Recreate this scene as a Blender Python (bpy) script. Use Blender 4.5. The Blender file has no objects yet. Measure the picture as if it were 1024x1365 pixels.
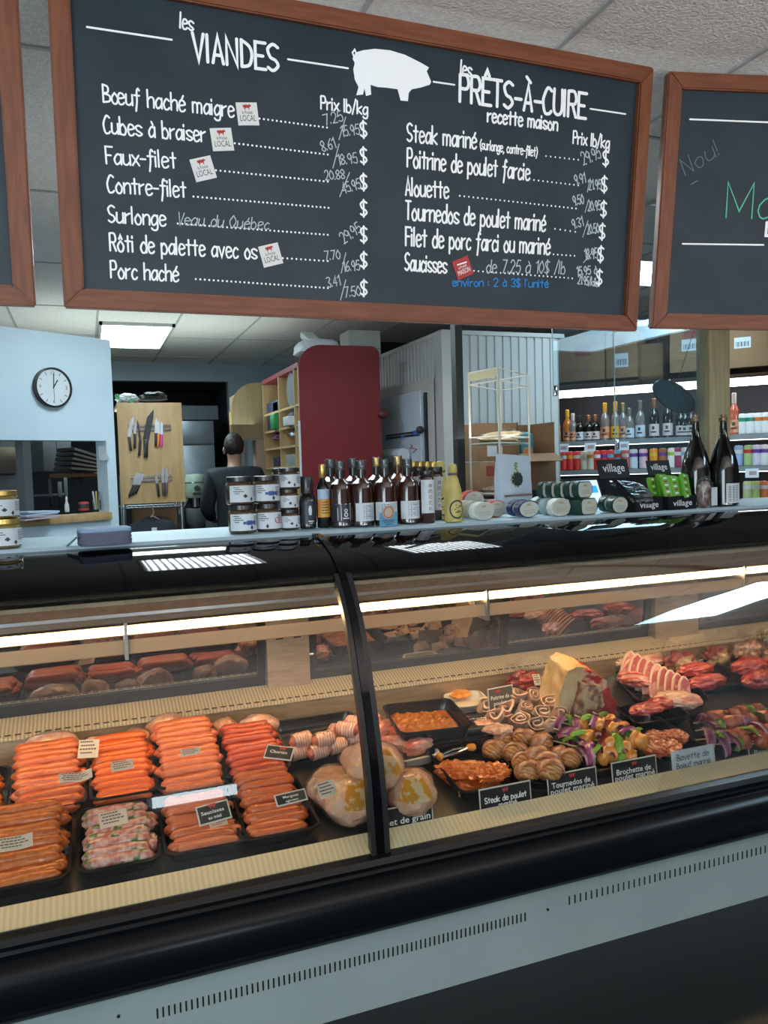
import bpy, bmesh, math, random
from mathutils import Vector, Matrix, noise, Euler
R_ = math.radians
PI = math.pi
S = bpy.context.scene
COL = S.collection
random.seed(7)

# ------------------------------------------------------------------ camera
FPX, CX, CY, EYE = 1050.0, 512.0, 682.5, 1.5
_xa = Vector((2788.0, -144.5, FPX)).normalized()
_d = Vector((.03, 1, (144.5 - .03 * 2788) / FPX)).normalized()
_ya = _xa.cross(_d)
if _ya.z < 0: _ya = -_ya
RM = Matrix((_xa, _ya, -_d))            # camera axes (right, down, forward) -> world
CAMP = Vector((0, 0, EYE))
def ray(px, py): return RM @ Vector((px - CX, py - CY, FPX))
def aY(px, py, Y): r = ray(px, py); return CAMP + r * (Y / r.y)
def aZ(px, py, Z): r = ray(px, py); return CAMP + r * ((Z - EYE) / r.z)
def aX(px, py, X): r = ray(px, py); return CAMP + r * (X / r.x)
def aP(px, py, P0, n): r = ray(px, py); return CAMP + r * ((P0 - CAMP).dot(n) / r.dot(n))
DS = .145
def deck(Y): return .47 + DS * (Y - 2.03)
DN = Vector((0, -DS, 1)).normalized()
def aD(px, py, dz=0.0): return aP(px, py, Vector((0, 2.03, .47 + dz)), DN)

cam = bpy.data.cameras.new('camera'); co = bpy.data.objects.new('camera', cam); COL.objects.link(co)
cam.sensor_fit = 'VERTICAL'; cam.sensor_height = 36; cam.sensor_width = 27
cam.lens = 36 * FPX / 1365
M = Matrix((RM @ Vector((1, 0, 0)), RM @ Vector((0, -1, 0)), RM @ Vector((0, 0, -1)))).transposed().to_4x4()
M.translation = CAMP
co.matrix_world = M; cam.clip_start = .02; cam.clip_end = 60
S.camera = co
S.view_settings.view_transform = 'Standard'; S.view_settings.look = 'None'
S.view_settings.exposure = 0.75; S.view_settings.gamma = 1; S.view_settings.use_curve_mapping = False
S.cycles.max_bounces = 8; S.cycles.transparent_max_bounces = 16; S.cycles.use_denoising = True
S.cycles.sample_clamp_indirect = 6.0; S.cycles.caustics_reflective = False; S.cycles.caustics_refractive = False

# ------------------------------------------------------------------ world: daylight coming in by the open shop front
W = bpy.data.worlds.new('daylight'); S.world = W; W.use_nodes = True
W.node_tree.nodes['Background'].inputs[0].default_value = (.70, .86, 1, 1)
W.node_tree.nodes['Background'].inputs[1].default_value = .10
def area(name, loc, rot, sx, sy, e, col):
    l = bpy.data.lights.new(name, 'AREA'); l.shape = 'RECTANGLE'; l.size = sx; l.size_y = sy; l.energy = e; l.color = col
    o = bpy.data.objects.new(name, l); o.location = loc; o.rotation_euler = rot; COL.objects.link(o); return o

area('shop_ceiling_fill', (2.0, -1.6, 1.0), (PI, 0, 0), 4.5, .8, 105, (1, .96, .92))  # unseen fill added to brighten the ceiling over the sales floor
area('kitchen_ceiling_fill', (.5, 6.6, 1.9), (PI, 0, 0), 1.8, 1.2, 9, (.80, 1, .95))  # added upward fill, no fixture there, lifts the kitchen ceiling
area('counter_ceiling_fill', (.9, 3.3, 1.62), (PI, 0, 0), 2.2, .3, 4, (.92, 1, .95))  # added fill above the worktop, brightens the ceiling behind the boards
# ------------------------------------------------------------------ materials
MATS = {}
def mat(name, col, rough=.5, metal=0, col2=None, scale=20, bump=0, bscale=None, coat=0, emis=None, estr=0, detail=4, lo=.4, hi=.6, spec=None, stretch=None, sss=0):
    if name in MATS: return MATS[name]
    m = bpy.data.materials.new(name); m.use_nodes = True; nt = m.node_tree; b = nt.nodes['Principled BSDF']
    b.inputs['Base Color'].default_value = (*col, 1); b.inputs['Roughness'].default_value = rough; b.inputs['Metallic'].default_value = metal
    if coat: b.inputs['Coat Weight'].default_value = coat; b.inputs['Coat Roughness'].default_value = .12
    if spec is not None: b.inputs['Specular IOR Level'].default_value = spec
    if sss:
        b.inputs['Subsurface Weight'].default_value = sss; b.inputs['Subsurface Radius'].default_value = (.012, .005, .003); b.inputs['Subsurface Scale'].default_value = 1
    if emis: b.inputs['Emission Color'].default_value = (*emis, 1); b.inputs['Emission Strength'].default_value = estr
    tc = None
    if col2 or bump:
        tc = nt.nodes.new('ShaderNodeTexCoord'); src = tc.outputs['Object']
        if stretch:
            mp = nt.nodes.new('ShaderNodeMapping'); mp.inputs['Scale'].default_value = stretch; nt.links.new(src, mp.inputs[0]); src = mp.outputs[0]
    if col2:
        n = nt.nodes.new('ShaderNodeTexNoise'); n.inputs['Scale'].default_value = scale; n.inputs['Detail'].default_value = detail
        nt.links.new(src, n.inputs['Vector'])
        r = nt.nodes.new('ShaderNodeValToRGB'); r.color_ramp.elements[0].position = lo; r.color_ramp.elements[1].position = hi
        r.color_ramp.elements[0].color = (*col, 1); r.color_ramp.elements[1].color = (*col2, 1)
        nt.links.new(n.outputs[0], r.inputs[0]); nt.links.new(r.outputs[0], b.inputs['Base Color'])
    if bump:
        n2 = nt.nodes.new('ShaderNodeTexNoise'); n2.inputs['Scale'].default_value = bscale or scale; n2.inputs['Detail'].default_value = 3
        nt.links.new(src, n2.inputs['Vector'])
        bp = nt.nodes.new('ShaderNodeBump'); bp.inputs['Strength'].default_value = bump; bp.inputs['Distance'].default_value = .01
        nt.links.new(n2.outputs[0], bp.inputs['Height']); nt.links.new(bp.outputs[0], b.inputs['Normal'])
    MATS[name] = m; return m
def wave(name, c1, c2, scale, axis='X', dist=0, rough=.5, bump=0, metal=0, lo=.3, hi=.7, dscale=1.5, coat=0):
    if name in MATS: return MATS[name]
    m = mat(name, c1, rough, metal, coat=coat); nt = m.node_tree; b = nt.nodes['Principled BSDF']
    tc = nt.nodes.new('ShaderNodeTexCoord'); w = nt.nodes.new('ShaderNodeTexWave'); w.wave_type = 'BANDS'; w.bands_direction = axis
    w.inputs['Scale'].default_value = scale; w.inputs['Distortion'].default_value = dist; w.inputs['Detail Scale'].default_value = dscale
    nt.links.new(tc.outputs['Object'], w.inputs['Vector'])
    r = nt.nodes.new('ShaderNodeValToRGB'); r.color_ramp.elements[0].color = (*c1, 1); r.color_ramp.elements[1].color = (*c2, 1)
    r.color_ramp.elements[0].position = lo; r.color_ramp.elements[1].position = hi
    nt.links.new(w.outputs[1], r.inputs[0]); nt.links.new(r.outputs[0], b.inputs['Base Color'])
    if bump:
        bp = nt.nodes.new('ShaderNodeBump'); bp.inputs['Strength'].default_value = bump; bp.inputs['Distance'].default_value = .004
        nt.links.new(w.outputs[1], bp.inputs['Height']); nt.links.new(bp.outputs[0], b.inputs['Normal'])
    return m
def glassy(name, tint=(1, 1, 1), refl=1.0, rough=.0, ior=1.5, film=0.0, filmcol=(.9, .92, .95), bump=0, bscale=30):
    """clear sheet: see-through body, fresnel mirror on top, optional milky film"""
    if name in MATS: return MATS[name]
    m = bpy.data.materials.new(name); m.use_nodes = True; nt = m.node_tree; nt.nodes.clear()
    o = nt.nodes.new('ShaderNodeOutputMaterial'); t = nt.nodes.new('ShaderNodeBsdfTransparent'); g = nt.nodes.new('ShaderNodeBsdfGlossy')
    t.inputs[0].default_value = (*tint, 1); g.inputs['Roughness'].default_value = rough
    f = nt.nodes.new('ShaderNodeFresnel'); f.inputs[0].default_value = ior
    mu = nt.nodes.new('ShaderNodeMath'); mu.operation = 'MULTIPLY'; mu.inputs[1].default_value = refl; nt.links.new(f.outputs[0], mu.inputs[0])
    mx = nt.nodes.new('ShaderNodeMixShader'); nt.links.new(mu.outputs[0], mx.inputs[0])
    if film:
        d = nt.nodes.new('ShaderNodeBsdfDiffuse'); d.inputs[0].default_value = (*filmcol, 1)
        m2 = nt.nodes.new('ShaderNodeMixShader'); m2.inputs[0].default_value = film
        nt.links.new(t.outputs[0], m2.inputs[1]); nt.links.new(d.outputs[0], m2.inputs[2]); nt.links.new(m2.outputs[0], mx.inputs[1])
    else: nt.links.new(t.outputs[0], mx.inputs[1])
    nt.links.new(g.outputs[0], mx.inputs[2]); nt.links.new(mx.outputs[0], o.inputs[0])
    if bump:
        tc = nt.nodes.new('ShaderNodeTexCoord'); n = nt.nodes.new('ShaderNodeTexNoise'); n.inputs['Scale'].default_value = bscale; n.inputs['Detail'].default_value = 2; n.inputs['Distortion'].default_value = 1.5
        bp = nt.nodes.new('ShaderNodeBump'); bp.inputs['Strength'].default_value = bump; bp.inputs['Distance'].default_value = .03
        nt.links.new(tc.outputs['Object'], n.inputs['Vector']); nt.links.new(n.outputs[0], bp.inputs['Height']); nt.links.new(bp.outputs[0], g.inputs['Normal']); nt.links.new(bp.outputs[0], f.inputs['Normal'])
    MATS[name] = m; return m
def mirror(name, g=.45, dark=(.02, .02, .022), rough=.02):
    if name in MATS: return MATS[name]
    m = bpy.data.materials.new(name); m.use_nodes = True; nt = m.node_tree; nt.nodes.clear()
    o = nt.nodes.new('ShaderNodeOutputMaterial'); d = nt.nodes.new('ShaderNodeBsdfDiffuse'); d.inputs[0].default_value = (*dark, 1)
    gl = nt.nodes.new('ShaderNodeBsdfGlossy'); gl.inputs['Roughness'].default_value = rough
    mx = nt.nodes.new('ShaderNodeMixShader'); mx.inputs[0].default_value = g
    nt.links.new(d.outputs[0], mx.inputs[1]); nt.links.new(gl.outputs[0], mx.inputs[2]); nt.links.new(mx.outputs[0], o.inputs[0])
    MATS[name] = m; return m
def glow(name, col, s):
    return mat(name, (.9, .9, .9), emis=col, estr=s)

# ------------------------------------------------------------------ mesh helpers
def BM(): return bmesh.new()
def xf(bm, geo, m):
    bmesh.ops.transform(bm, matrix=m, verts=[v for v in geo if isinstance(v, bmesh.types.BMVert)])
def TR(loc=(0, 0, 0), rot=(0, 0, 0), sc=(1, 1, 1)):
    return Matrix.LocRotScale(Vector(loc), Euler(rot), Vector(sc))
def box(bm, c, s, rot=(0, 0, 0), bev=0, seg=2):
    g = bmesh.ops.create_cube(bm, size=1)['verts']
    xf(bm, g, TR(c, rot, s))
    if bev:
        es = list({e for v in g for e in v.link_edges})
        bmesh.ops.bevel(bm, geom=es, offset=bev, segments=seg, affect='EDGES', profile=.5)
    return bm
def bx(bm, x0, x1, y0, y1, z0, z1, bev=0):
    return box(bm, ((x0 + x1) / 2, (y0 + y1) / 2, (z0 + z1) / 2), (x1 - x0, y1 - y0, z1 - z0), bev=bev)
def cyl(bm, c, r, h, rot=(0, 0, 0), n=20, r2=None):
    g = bmesh.ops.create_cone(bm, cap_ends=True, segments=n, radius1=r, radius2=r if r2 is None else r2, depth=h)['verts']
    xf(bm, g, TR(c, rot)); return bm
def lathe(bm, prof, n=24, m=None, caps=True):
    rings = []
    for r, z in prof:
        rings.append([bm.verts.new((r * math.cos(2 * PI * k / n), r * math.sin(2 * PI * k / n), z)) for k in range(n)])
    for a, b in zip(rings, rings[1:]):
        for k in range(n): bm.faces.new((a[k], a[(k + 1) % n], b[(k + 1) % n], b[k]))
    if caps:
        if prof[0][0] > 1e-5: bm.faces.new(rings[0][::-1])
        if prof[-1][0] > 1e-5: bm.faces.new(rings[-1])
    if m is not None: bmesh.ops.transform(bm, matrix=m, verts=[v for r in rings for v in r])
    return bm
def loft(bm, rings, closed=True, caps=True):
    vs = [[bm.verts.new(p) for p in r] for r in rings]; n = len(vs[0])
    for a, b in zip(vs, vs[1:]):
        for k in range(n if closed else n - 1):
            bm.faces.new((a[k], a[(k + 1) % n], b[(k + 1) % n], b[k]))
    if caps and closed: bm.faces.new(vs[0][::-1]); bm.faces.new(vs[-1])
    return bm
def smooth_path(pts, k=4):
    P = [Vector(p) for p in pts]; out = []
    for i in range(len(P) - 1):
        p0 = P[max(i - 1, 0)]; p1 = P[i]; p2 = P[i + 1]; p3 = P[min(i + 2, len(P) - 1)]
        for j in range(k):
            t = j / k
            out.append(.5 * ((2 * p1) + (p2 - p0) * t + (2 * p0 - 5 * p1 + 4 * p2 - p3) * t * t + (3 * p1 - p0 - 3 * p2 + p3) * t ** 3))
    out.append(P[-1]); return out
def tube(bm, pts, r, n=8, k=1, caps=True):
    P = smooth_path(pts, k) if k > 1 else [Vector(p) for p in pts]
    rings = []; up = Vector((0, 0, 1)); prev = None
    for i, p in enumerate(P):
        t = (P[min(i + 1, len(P) - 1)] - P[max(i - 1, 0)]).normalized()
        a = prev if prev is not None else (up if abs(t.dot(up)) < .9 else Vector((1, 0, 0)))
        s = (a - t * a.dot(t)).normalized(); prev = s; b = t.cross(s)
        rr = r[min(int(i * len(r) / len(P)), len(r) - 1)] if isinstance(r, (list, tuple)) else r
        rings.append([p + (s * math.cos(2 * PI * q / n) + b * math.sin(2 * PI * q / n)) * rr for q in range(n)])
    return loft(bm, rings, caps=caps)
def prism(bm, outline, y0, y1, axis='Y'):
    """outline in (x,z) extruded along y (axis Y), in (y,z) along x (axis X), in (x,y) along z (axis Z)"""
    f = {'Y': lambda a, b, t: (a, t, b), 'X': lambda a, b, t: (t, a, b), 'Z': lambda a, b, t: (a, b, t)}[axis]
    A = [bm.verts.new(f(a, b, y0)) for a, b in outline]; B = [bm.verts.new(f(a, b, y1)) for a, b in outline]
    n = len(A); bm.faces.new(A); bm.faces.new(B[::-1])
    for i in range(n): bm.faces.new((A[i], B[i], B[(i + 1) % n], A[(i + 1) % n]))
    return bm
def rrect(w, h, r, k=4, cx=0, cy=0):
    out = []
    for sx, sy, a0 in ((1, 1, 0), (-1, 1, 90), (-1, -1, 180), (1, -1, 270)):
        for j in range(k + 1):
            a = R_(a0 + 90 * j / k); out.append((cx + sx * (w / 2 - r) + r * math.cos(a), cy + sy * (h / 2 - r) + r * math.sin(a)))
    return out
def blob(bm, rad, loc=(0, 0, 0), rot=(0, 0, 0), amp=.1, freq=2.0, seed=0, bumps=(), sub=4, flat=None, box_=2.0, crease=0):
    """organic lump: superellipsoid + directional bumps + noise; flat = lowest local z"""
    g = bmesh.ops.create_icosphere(bm, subdivisions=sub, radius=1)['verts']
    so = Vector((seed * 3.17, seed * 1.31, seed * 2.73))
    m = TR(loc, rot); rd = Vector(rad)
    for v in g:
        d = v.co.normalized(); s = 1.0
        if box_ != 2.0: s = (abs(d.x) ** box_ + abs(d.y) ** box_ + abs(d.z) ** box_) ** (-1 / box_)
        for bd, ba, bw in bumps:
            q = 1 - d.dot(Vector(bd).normalized()); s += ba * math.exp(-q / bw)
        s += amp * noise.noise(d * freq + so) + amp * .4 * noise.noise(d * freq * 2.7 + so)
        if crease: s -= crease * (max(0, .35 - abs(noise.noise(d * 3.1 + so * 2))) * 1.6 + max(0, .25 - abs(noise.noise(d * 7.3 + so))) * .9)
        p = Vector((d.x * rd.x, d.y * rd.y, d.z * rd.z)) * s
        if flat is not None and p.z < flat: p.z = flat + (p.z - flat) * .12
        v.co = m @ p
    return bm
def quadgrid(bm, f, nu, nv, closed_u=False):
    vs = [[bm.verts.new(f(i / nu, j / nv)) for i in range(nu + 1)] for j in range(nv + 1)]
    for j in range(nv):
        for i in range(nu): bm.faces.new((vs[j][i], vs[j][i + 1], vs[j + 1][i + 1], vs[j + 1][i]))
    return bm
def solid(bm, t):
    bmesh.ops.solidify(bm, geom=bm.faces[:], thickness=t); return bm
def mk(name, bm, m, smooth=35):
    bmesh.ops.recalc_face_normals(bm, faces=bm.faces[:])
    me = bpy.data.meshes.new(name); bm.to_mesh(me); bm.free()
    me.materials.append(m)
    if smooth:
        me.polygons.foreach_set('use_smooth', [True] * len(me.polygons)); me.set_sharp_from_angle(angle=R_(smooth))
    return bpy.data.objects.new(name, me)
def part(name, bm, m, parent, smooth=35, label=None, loc=None, rot=None):
    o = mk(name, bm, m, smooth); COL.objects.link(o); o.parent = parent
    if label: o['label'] = label
    if loc is not None: o.location = loc
    if rot is not None: o.rotation_euler = rot
    return o
def tag(o, label, cat, group=None):
    o['label'] = label; o['category'] = cat
    if group: o['group'] = group
    return o
def solo(name, bm, m, label, cat, loc=(0, 0, 0), rot=(0, 0, 0), group=None, smooth=35, kind=None):
    o = mk(name, bm, m, smooth); COL.objects.link(o); o.location = loc; o.rotation_euler = rot
    if kind: o['kind'] = kind
    return tag(o, label, cat, group)
def struct(name, bm, m, smooth=35):
    o = mk(name, bm, m, smooth); COL.objects.link(o); o['kind'] = 'structure'; return o
def thing(name, label, cat, loc=(0, 0, 0), rot=(0, 0, 0), group=None):
    o = bpy.data.objects.new(name, None); COL.objects.link(o); o.location = loc; o.rotation_euler = rot
    o.empty_display_size = .05
    return tag(o, label, cat, group)
def kids(o): return [c for c in COL.objects if c.parent == o]
def dup(root, loc, rot=(0, 0, 0), label=None, group=None, scale=None):
    r = root.copy(); COL.objects.link(r); r.location = loc; r.rotation_euler = rot
    if scale: r.scale = scale
    if label: r['label'] = label
    if group: r['group'] = group
    for ch in list(root.children):
        c = ch.copy(); COL.objects.link(c); c.parent = r
        for g in list(ch.children):
            d = g.copy(); COL.objects.link(d); d.parent = c
    return r
DECKROT = (math.atan(DS), 0, 0)

# ------------------------------------------------------------------ lettering: a hand-drawn stroke alphabet and the plain sans
GL = {
'a': (4, '~4j2k0h1e3f4h 4k4e'), 'b': (4, '0o0e ~0i2k4h3e1e0f'), 'c': (3.6, '~4j2k0h1e3e4f'), 'd': (4, '4o4e ~4i2k0h1e3e4g'), 'e': (4, '~0h4i3k1k0h1e3e4f'),
'f': (3.4, '~4n3o2m2h1b 0k4k'), 'g': (4, '~4j2k0h1e3f4h ~4k4d3b1b0c'), 'h': (4, '0o0e ~0i2k4j4e'), 'i': (.6, '0k0e 0m0n'), 'k': (4, '0o0e 4k0h4e'), 'l': (.6, '0o0e'),
'm': (6.4, '0k0e ~0i1k3j3e ~3i4k6j6e'), 'n': (4, '0k0e ~0i2k4j4e'), 'o': (4, '~2k0h1e3e4h2k'), 'p': (4, '0k0b ~0i2k4h3e1e0f'), 'q': (4, '~4i2k0h1e3e4g 4k4b'), 'r': (3, '0k0e ~0i1j3k'),
's': (3.6, '~4j2k0j1h3g4f2e0f'), 't': (3.4, '2n2e 0k4k'), 'u': (4, '~0k0f2e4g 4k4e'), 'v': (4, '0k2e4k'), 'w': (6, '0k1e3j5e6k'), 'x': (3.6, '0k4e 4k0e'), 'y': (4, '0k2e 4k1b'),
'œ': (8, '~2k0h1e3e4h2k ~4h8i7k5k4h5e7e8f'),
'A': (4, '0e2o4e 1h3h'), 'B': (4, '0o0e ~0o3n3k0j ~0j4i4f0e'), 'C': (4, '~4n2o0k0h1e3e4f'), 'D': (4, '0o0e ~0o3m4j3f0e'), 'E': (3.6, '4o0o0e4e 0j3j'), 'F': (3.6, '4o0o0e 0j3j'),
'I': (.6, '0o0e'), 'L': (3.4, '0o0e4e'), 'M': (6, '0e0o3g6o6e'), 'N': (4.4, '0e0o4e4o'), 'O': (4.4, '~2o0k0h2e4h4k2o'), 'P': (4, '0e0o ~0o3o4l3j0j'), 'Q': (4.6, '~2o0k0h2e4h4k2o 3g5d'),
'R': (4, '0e0o ~0o3o4l3j0j 2j4e'), 'S': (4, '~4n2o0m1j3i4g2e0f'), 'T': (4, '0o4o 2o2e'), 'U': (4, '~0o0g2e4g4o'), 'V': (4, '0o2e4o'),
'0': (4, '~2o0k0h2e4h4k2o'), '1': (2, '0m2o2e'), '2': (4, '~0m1o3o4l2h0e 0e4e'), '3': (4, '~0n2o4m2j4h3e0f'), '4': (4, '3e3o0h4h'), '5': (4, '4o1o0j ~0j3k4h3e0f'), '6': (4, '~4o1k0g2e4g3j0h'),
'7': (4, '0o4o1e'), '8': (4, '~2j0l2o4l2j0g2e4g2j'), '9': (4, '~4l2o0l2i4l3e'),
'.': (.6, '0e0f'), ',': (1, '1e0c'), ':': (.6, '0f0g 0j0k'), '/': (3, '0d3p'), '$': (4, '~4n2o0m1j3i4g2e0f 2p2d'), '-': (3, '0i3i'), '(': (1.6, '~2o0j2c'), ')': (1.6, '~0o2j0c'), "'": (.8, '0o0m'), '!': (.6, '0o0h 0e0f'), ' ': (2.6, ''),
}
for ch, b_, acc in (('é', 'e', ' 2l3n'), ('è', 'e', ' 2l1n'), ('à', 'a', ' 3l2n'), ('ô', 'o', ' 1l2n3l'), ('À', 'A', ' 3p1r'), ('Ê', 'E', ' 1p2r3p')):
    GL[ch] = (GL[b_][0], GL[b_][1] + acc)
def strokes(txt, gap=1.35):
    x = 0; out = []
    for ch in txt:
        w, s = GL.get(ch, GL[' '])
        for st in s.split():
            sm = st[0] == '~'; st = st.lstrip('~')
            pts = [(x + int(st[i]) * (w / 4 if ch in 'ceft' else 1), (ord(st[i + 1]) - 101) / 10) for i in range(0, len(st), 2)]
            out.append([tuple(q[:2]) for q in smooth_path([(a, b, 0) for a, b in pts], 4)] if sm else pts)
        x += w + gap
    return out, x - gap
RC = [0]
def ribbon(bm, pts, w, z=0.0, n=8):
    """flat marker stroke in the xy plane: one mitred strip with round ends"""
    P = [Vector((p[0], p[1], 0)) for p in pts]; P = [p for k, p in enumerate(P) if k == 0 or (p - P[k - 1]).length > 1e-6]
    if len(P) < 2: return
    RC[0] += 1; z += (RC[0] % 9) * 2e-5; h = w / 2
    T = [(b - a).normalized() for a, b in zip(P, P[1:])]; L = []; R = []
    for k, p in enumerate(P):
        a = T[max(k - 1, 0)]; b = T[min(k, len(T) - 1)]; na = Vector((-a.y, a.x, 0)); nb = Vector((-b.y, b.x, 0)); m = na + nb
        m = na if m.length < .05 else m.normalized(); q = min(h / max(m.dot(na), .34), h * 2.9)
        L.append(bm.verts.new((p.x + m.x * q, p.y + m.y * q, z))); R.append(bm.verts.new((p.x - m.x * q, p.y - m.y * q, z)))
    for k in range(len(P) - 1): bm.faces.new((R[k], R[k + 1], L[k + 1], L[k]))
    for p, t, l, r in ((P[0], -T[0], R[0], L[0]), (P[-1], T[-1], L[-1], R[-1])):
        a0 = math.atan2(l.co.y - p.y, l.co.x - p.x); sg = -1
        arc = [bm.verts.new((p.x + h * math.cos(a0 + sg * PI * q / 5), p.y + h * math.sin(a0 + sg * PI * q / 5), z)) for q in range(1, 5)]
        bm.faces.new([r] + arc[::-1] + [l])
def write(bm, txt, x, y, width, height, w, ang=0.0, z=0.0, slant=0.0, jit=0.0):
    """stroke text from (x, y), baseline turned by ang"""
    st, tw = strokes(txt); sx = width / max(tw, .1); c, s = math.cos(ang), math.sin(ang)
    for pl in st:
        q = []
        for a, b in pl:
            a, b = a * sx + slant * b * height, b * height
            if jit: a += jit * height * noise.noise(Vector((a * 90, b * 90, 3))); b += jit * height * noise.noise(Vector((a * 80, b * 80, 9)))
            q.append((x + a * c - b * s, y + a * s + b * c))
        ribbon(bm, q, w, z)
def sans(bm, txt, x, y, width, z=0.0, ang=0.0, bold=0.0, height=None):
    """plain sans lettering from the built-in face, fitted to a width"""
    cu = bpy.data.curves.new('lettering', 'FONT'); cu.body = txt; cu.size = 1; cu.offset = bold; cu.resolution_u = 2
    o = bpy.data.objects.new('lettering', cu); COL.objects.link(o)
    dg = bpy.context.evaluated_depsgraph_get(); me = bpy.data.meshes.new_from_object(o.evaluated_get(dg))
    bpy.data.objects.remove(o); bpy.data.curves.remove(cu)
    xs = [v.co.x for v in me.vertices]; x0, x1 = min(xs), max(xs); k = width / (x1 - x0); ky = height or k
    m = Matrix.Translation((x, y, z)) @ Matrix.Rotation(ang, 4, 'Z') @ Matrix.Diagonal((k, ky, 1, 1)) @ Matrix.Translation((-x0, 0, 0))
    me.transform(m); bm.from_mesh(me); bpy.data.meshes.remove(me)
def poly(bm, pts, z=0.0):
    f = bm.faces.new([bm.verts.new((a, b, z)) for a, b in pts]); bmesh.ops.triangulate(bm, faces=[f])
BULL = [(-1, .25), (-.85, .5), (-.6, .45), (-.35, .55), (.2, .5), (.55, .55), (.75, .75), (.7, .5), (1, .35), (.95, .1), (.6, .1), (.55, -.15), (.5, -.5), (.35, -.5), (.3, -.15), (-.3, -.15), (-.4, -.5), (-.6, -.5), (-.6, -.1), (-.85, 0), (-.9, .3)]
def bull(bm, x, y, s, z=0.0, ang=0.0):
    c, n_ = math.cos(ang), math.sin(ang)
    poly(bm, [(x + s * (a * c - b * n_), y + s * (a * n_ + b * c)) for a, b in BULL], z)
# ------------------------------------------------------------------ room
CEIL = 2.72
m_tile = mat('ceiling_tile', (.86, .80, .77), .9, col2=(.76, .71, .68), scale=60, bump=.6, bscale=120, detail=6)
m_tbar = mat('ceiling_bar', (.42, .42, .40), .6)
m_floor = mat('speckled_vinyl', (.008, .010, .011), .45, col2=(.03, .034, .038), scale=260, detail=2, lo=.62, hi=.72)
m_wallb = mat('kitchen_wall', (.34, .42, .46), .7, col2=(.30, .38, .42), scale=3)
m_white = mat('white_paint', (.60, .76, .85), .55, col2=(.55, .71, .81), scale=2)
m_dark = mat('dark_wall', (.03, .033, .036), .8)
m_black = mat('black_plastic', (.012, .012, .013), .35)
m_gloss = mat('black_gloss', (.002, .002, .003), .05, spec=.28)
m_steel = mat('brushed_steel', (.55, .53, .50), .32, 1.0, col2=(.45, .43, .41), scale=14, stretch=(1, 30, 30))
m_tan = mat('warm_steel', (.56, .43, .29), .38, .7, col2=(.48, .36, .24), scale=10, stretch=(1, 1, 8))
m_chrome = mat('chrome', (.7, .7, .7), .15, 1.0)
struct('floor', bx(BM(), -5, 7, -6, 11, -.1, 0), m_floor)
struct('ceiling', bx(BM(), -5, 7, -3, 11, CEIL, CEIL + .1), m_tile)
bm = BM()
for k in range(-9, 11):
    x = .755 + .61 * k
    if x > -5: box(bm, (x, 4, CEIL - .002), (.014, 14, .010))
for k in range(-4, 8):
    box(bm, (1, 2.50 + 1.22 * k, CEIL - .001), (12, .014, .010))
struct('trim_1', bm, m_tbar)
# kitchen end wall with the dark recess
YB = 9.1
zt = aY(230, 508, YB).z; xr = aY(306, 560, YB).x
bm = BM(); bx(bm, -5, xr, YB, YB + .12, zt, CEIL); bx(bm, xr, 2.9, YB, YB + .12, 0, CEIL)
struct('wall_back', bm, m_wallb)
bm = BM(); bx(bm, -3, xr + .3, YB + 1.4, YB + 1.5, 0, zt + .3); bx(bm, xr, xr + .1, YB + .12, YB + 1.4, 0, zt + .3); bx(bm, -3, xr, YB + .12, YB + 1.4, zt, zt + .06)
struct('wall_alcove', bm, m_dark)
struct('wall_left', bx(BM(), -5.1, -5, -3, 11, 0, CEIL), m_wallb)
struct('wall_right', bx(BM(), 7, 7.1, -6, 11, 0, CEIL), m_dark)
struct('wall_side', bx(BM(), 2.35, 7, 7.3, 7.4, 0, CEIL), m_dark)
struct('wall_kitchen', bx(BM(), 2.8, 2.9, 7.4, 9.2, 0, CEIL), m_wallb)
# shop windows behind the customer
struct('window_1', bx(BM(), .36, 1.02, -2.62, -2.6, .80, 1.07), glow('daylight_pane', (.80, .93, 1), 14))
bm = BM(); bx(bm, -5, -4.9, -2.8, -2.7, 0, CEIL); bx(bm, -1.2, 7, -2.8, -2.7, 0, CEIL); bx(bm, -5, -1.2, -2.8, -2.7, 0, .8)
struct('wall_front', bm, mat('shop_wall', (.16, .17, .18), .8))
struct('window_2', bx(BM(), -4.9, -1.2, -2.76, -2.74, .8, 2.70), glow('daylight_shop_window', (.74, .90, 1), 5))

# ceiling lights
def ceiling_light(name, x0, x1, y0, y1, label, e, louver=True, col=(.86, .95, 1), group=None):
    t = thing(name, label, 'ceiling light', ((x0 + x1) / 2, (y0 + y1) / 2, CEIL), group=group)
    w, d = x1 - x0, y1 - y0
    bm = BM()
    for sx in (-1, 1): box(bm, (sx * (w / 2 - .012), 0, -.012), (.024, d, .028))
    for sy in (-1, 1): box(bm, (0, sy * (d / 2 - .012), -.012), (w, .024, .028))
    part('frame', bm, m_tbar, t)
    part('diffuser', bx(BM(), -w / 2 + .02, w / 2 - .02, -d / 2 + .02, d / 2 - .02, -.008, -.003), glow('tube_glow_%d' % int(e * 10), col, e), t)
    if louver:
        bm = BM()
        for k in range(1, 16): box(bm, (-w / 2 + w * k / 16, 0, -.022), (.013, d - .05, .026))
        part('louver', bm, mat('louver_metal', (.10, .11, .12), .4), t)
    return t
ceiling_light('ceiling_light', .16, .75, 6.72, 7.95, 'bright flat ceiling panel over the kitchen behind the white clock wall', 12, False, (.70, .92, 1))
G = 'louvered ceiling lights over the serving counter'
ceiling_light('ceiling_light', .24, .86, 3.02, 3.95, 'louvered ceiling light above the counter jars, mirrored as the left striped patch in the hood', 17, True, group=G)
ceiling_light('ceiling_light', 1.60, 2.21, 2.95, 3.75, 'louvered ceiling light above the counter bags, mirrored as the right striped patch in the hood', 17, True, group=G)
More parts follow.
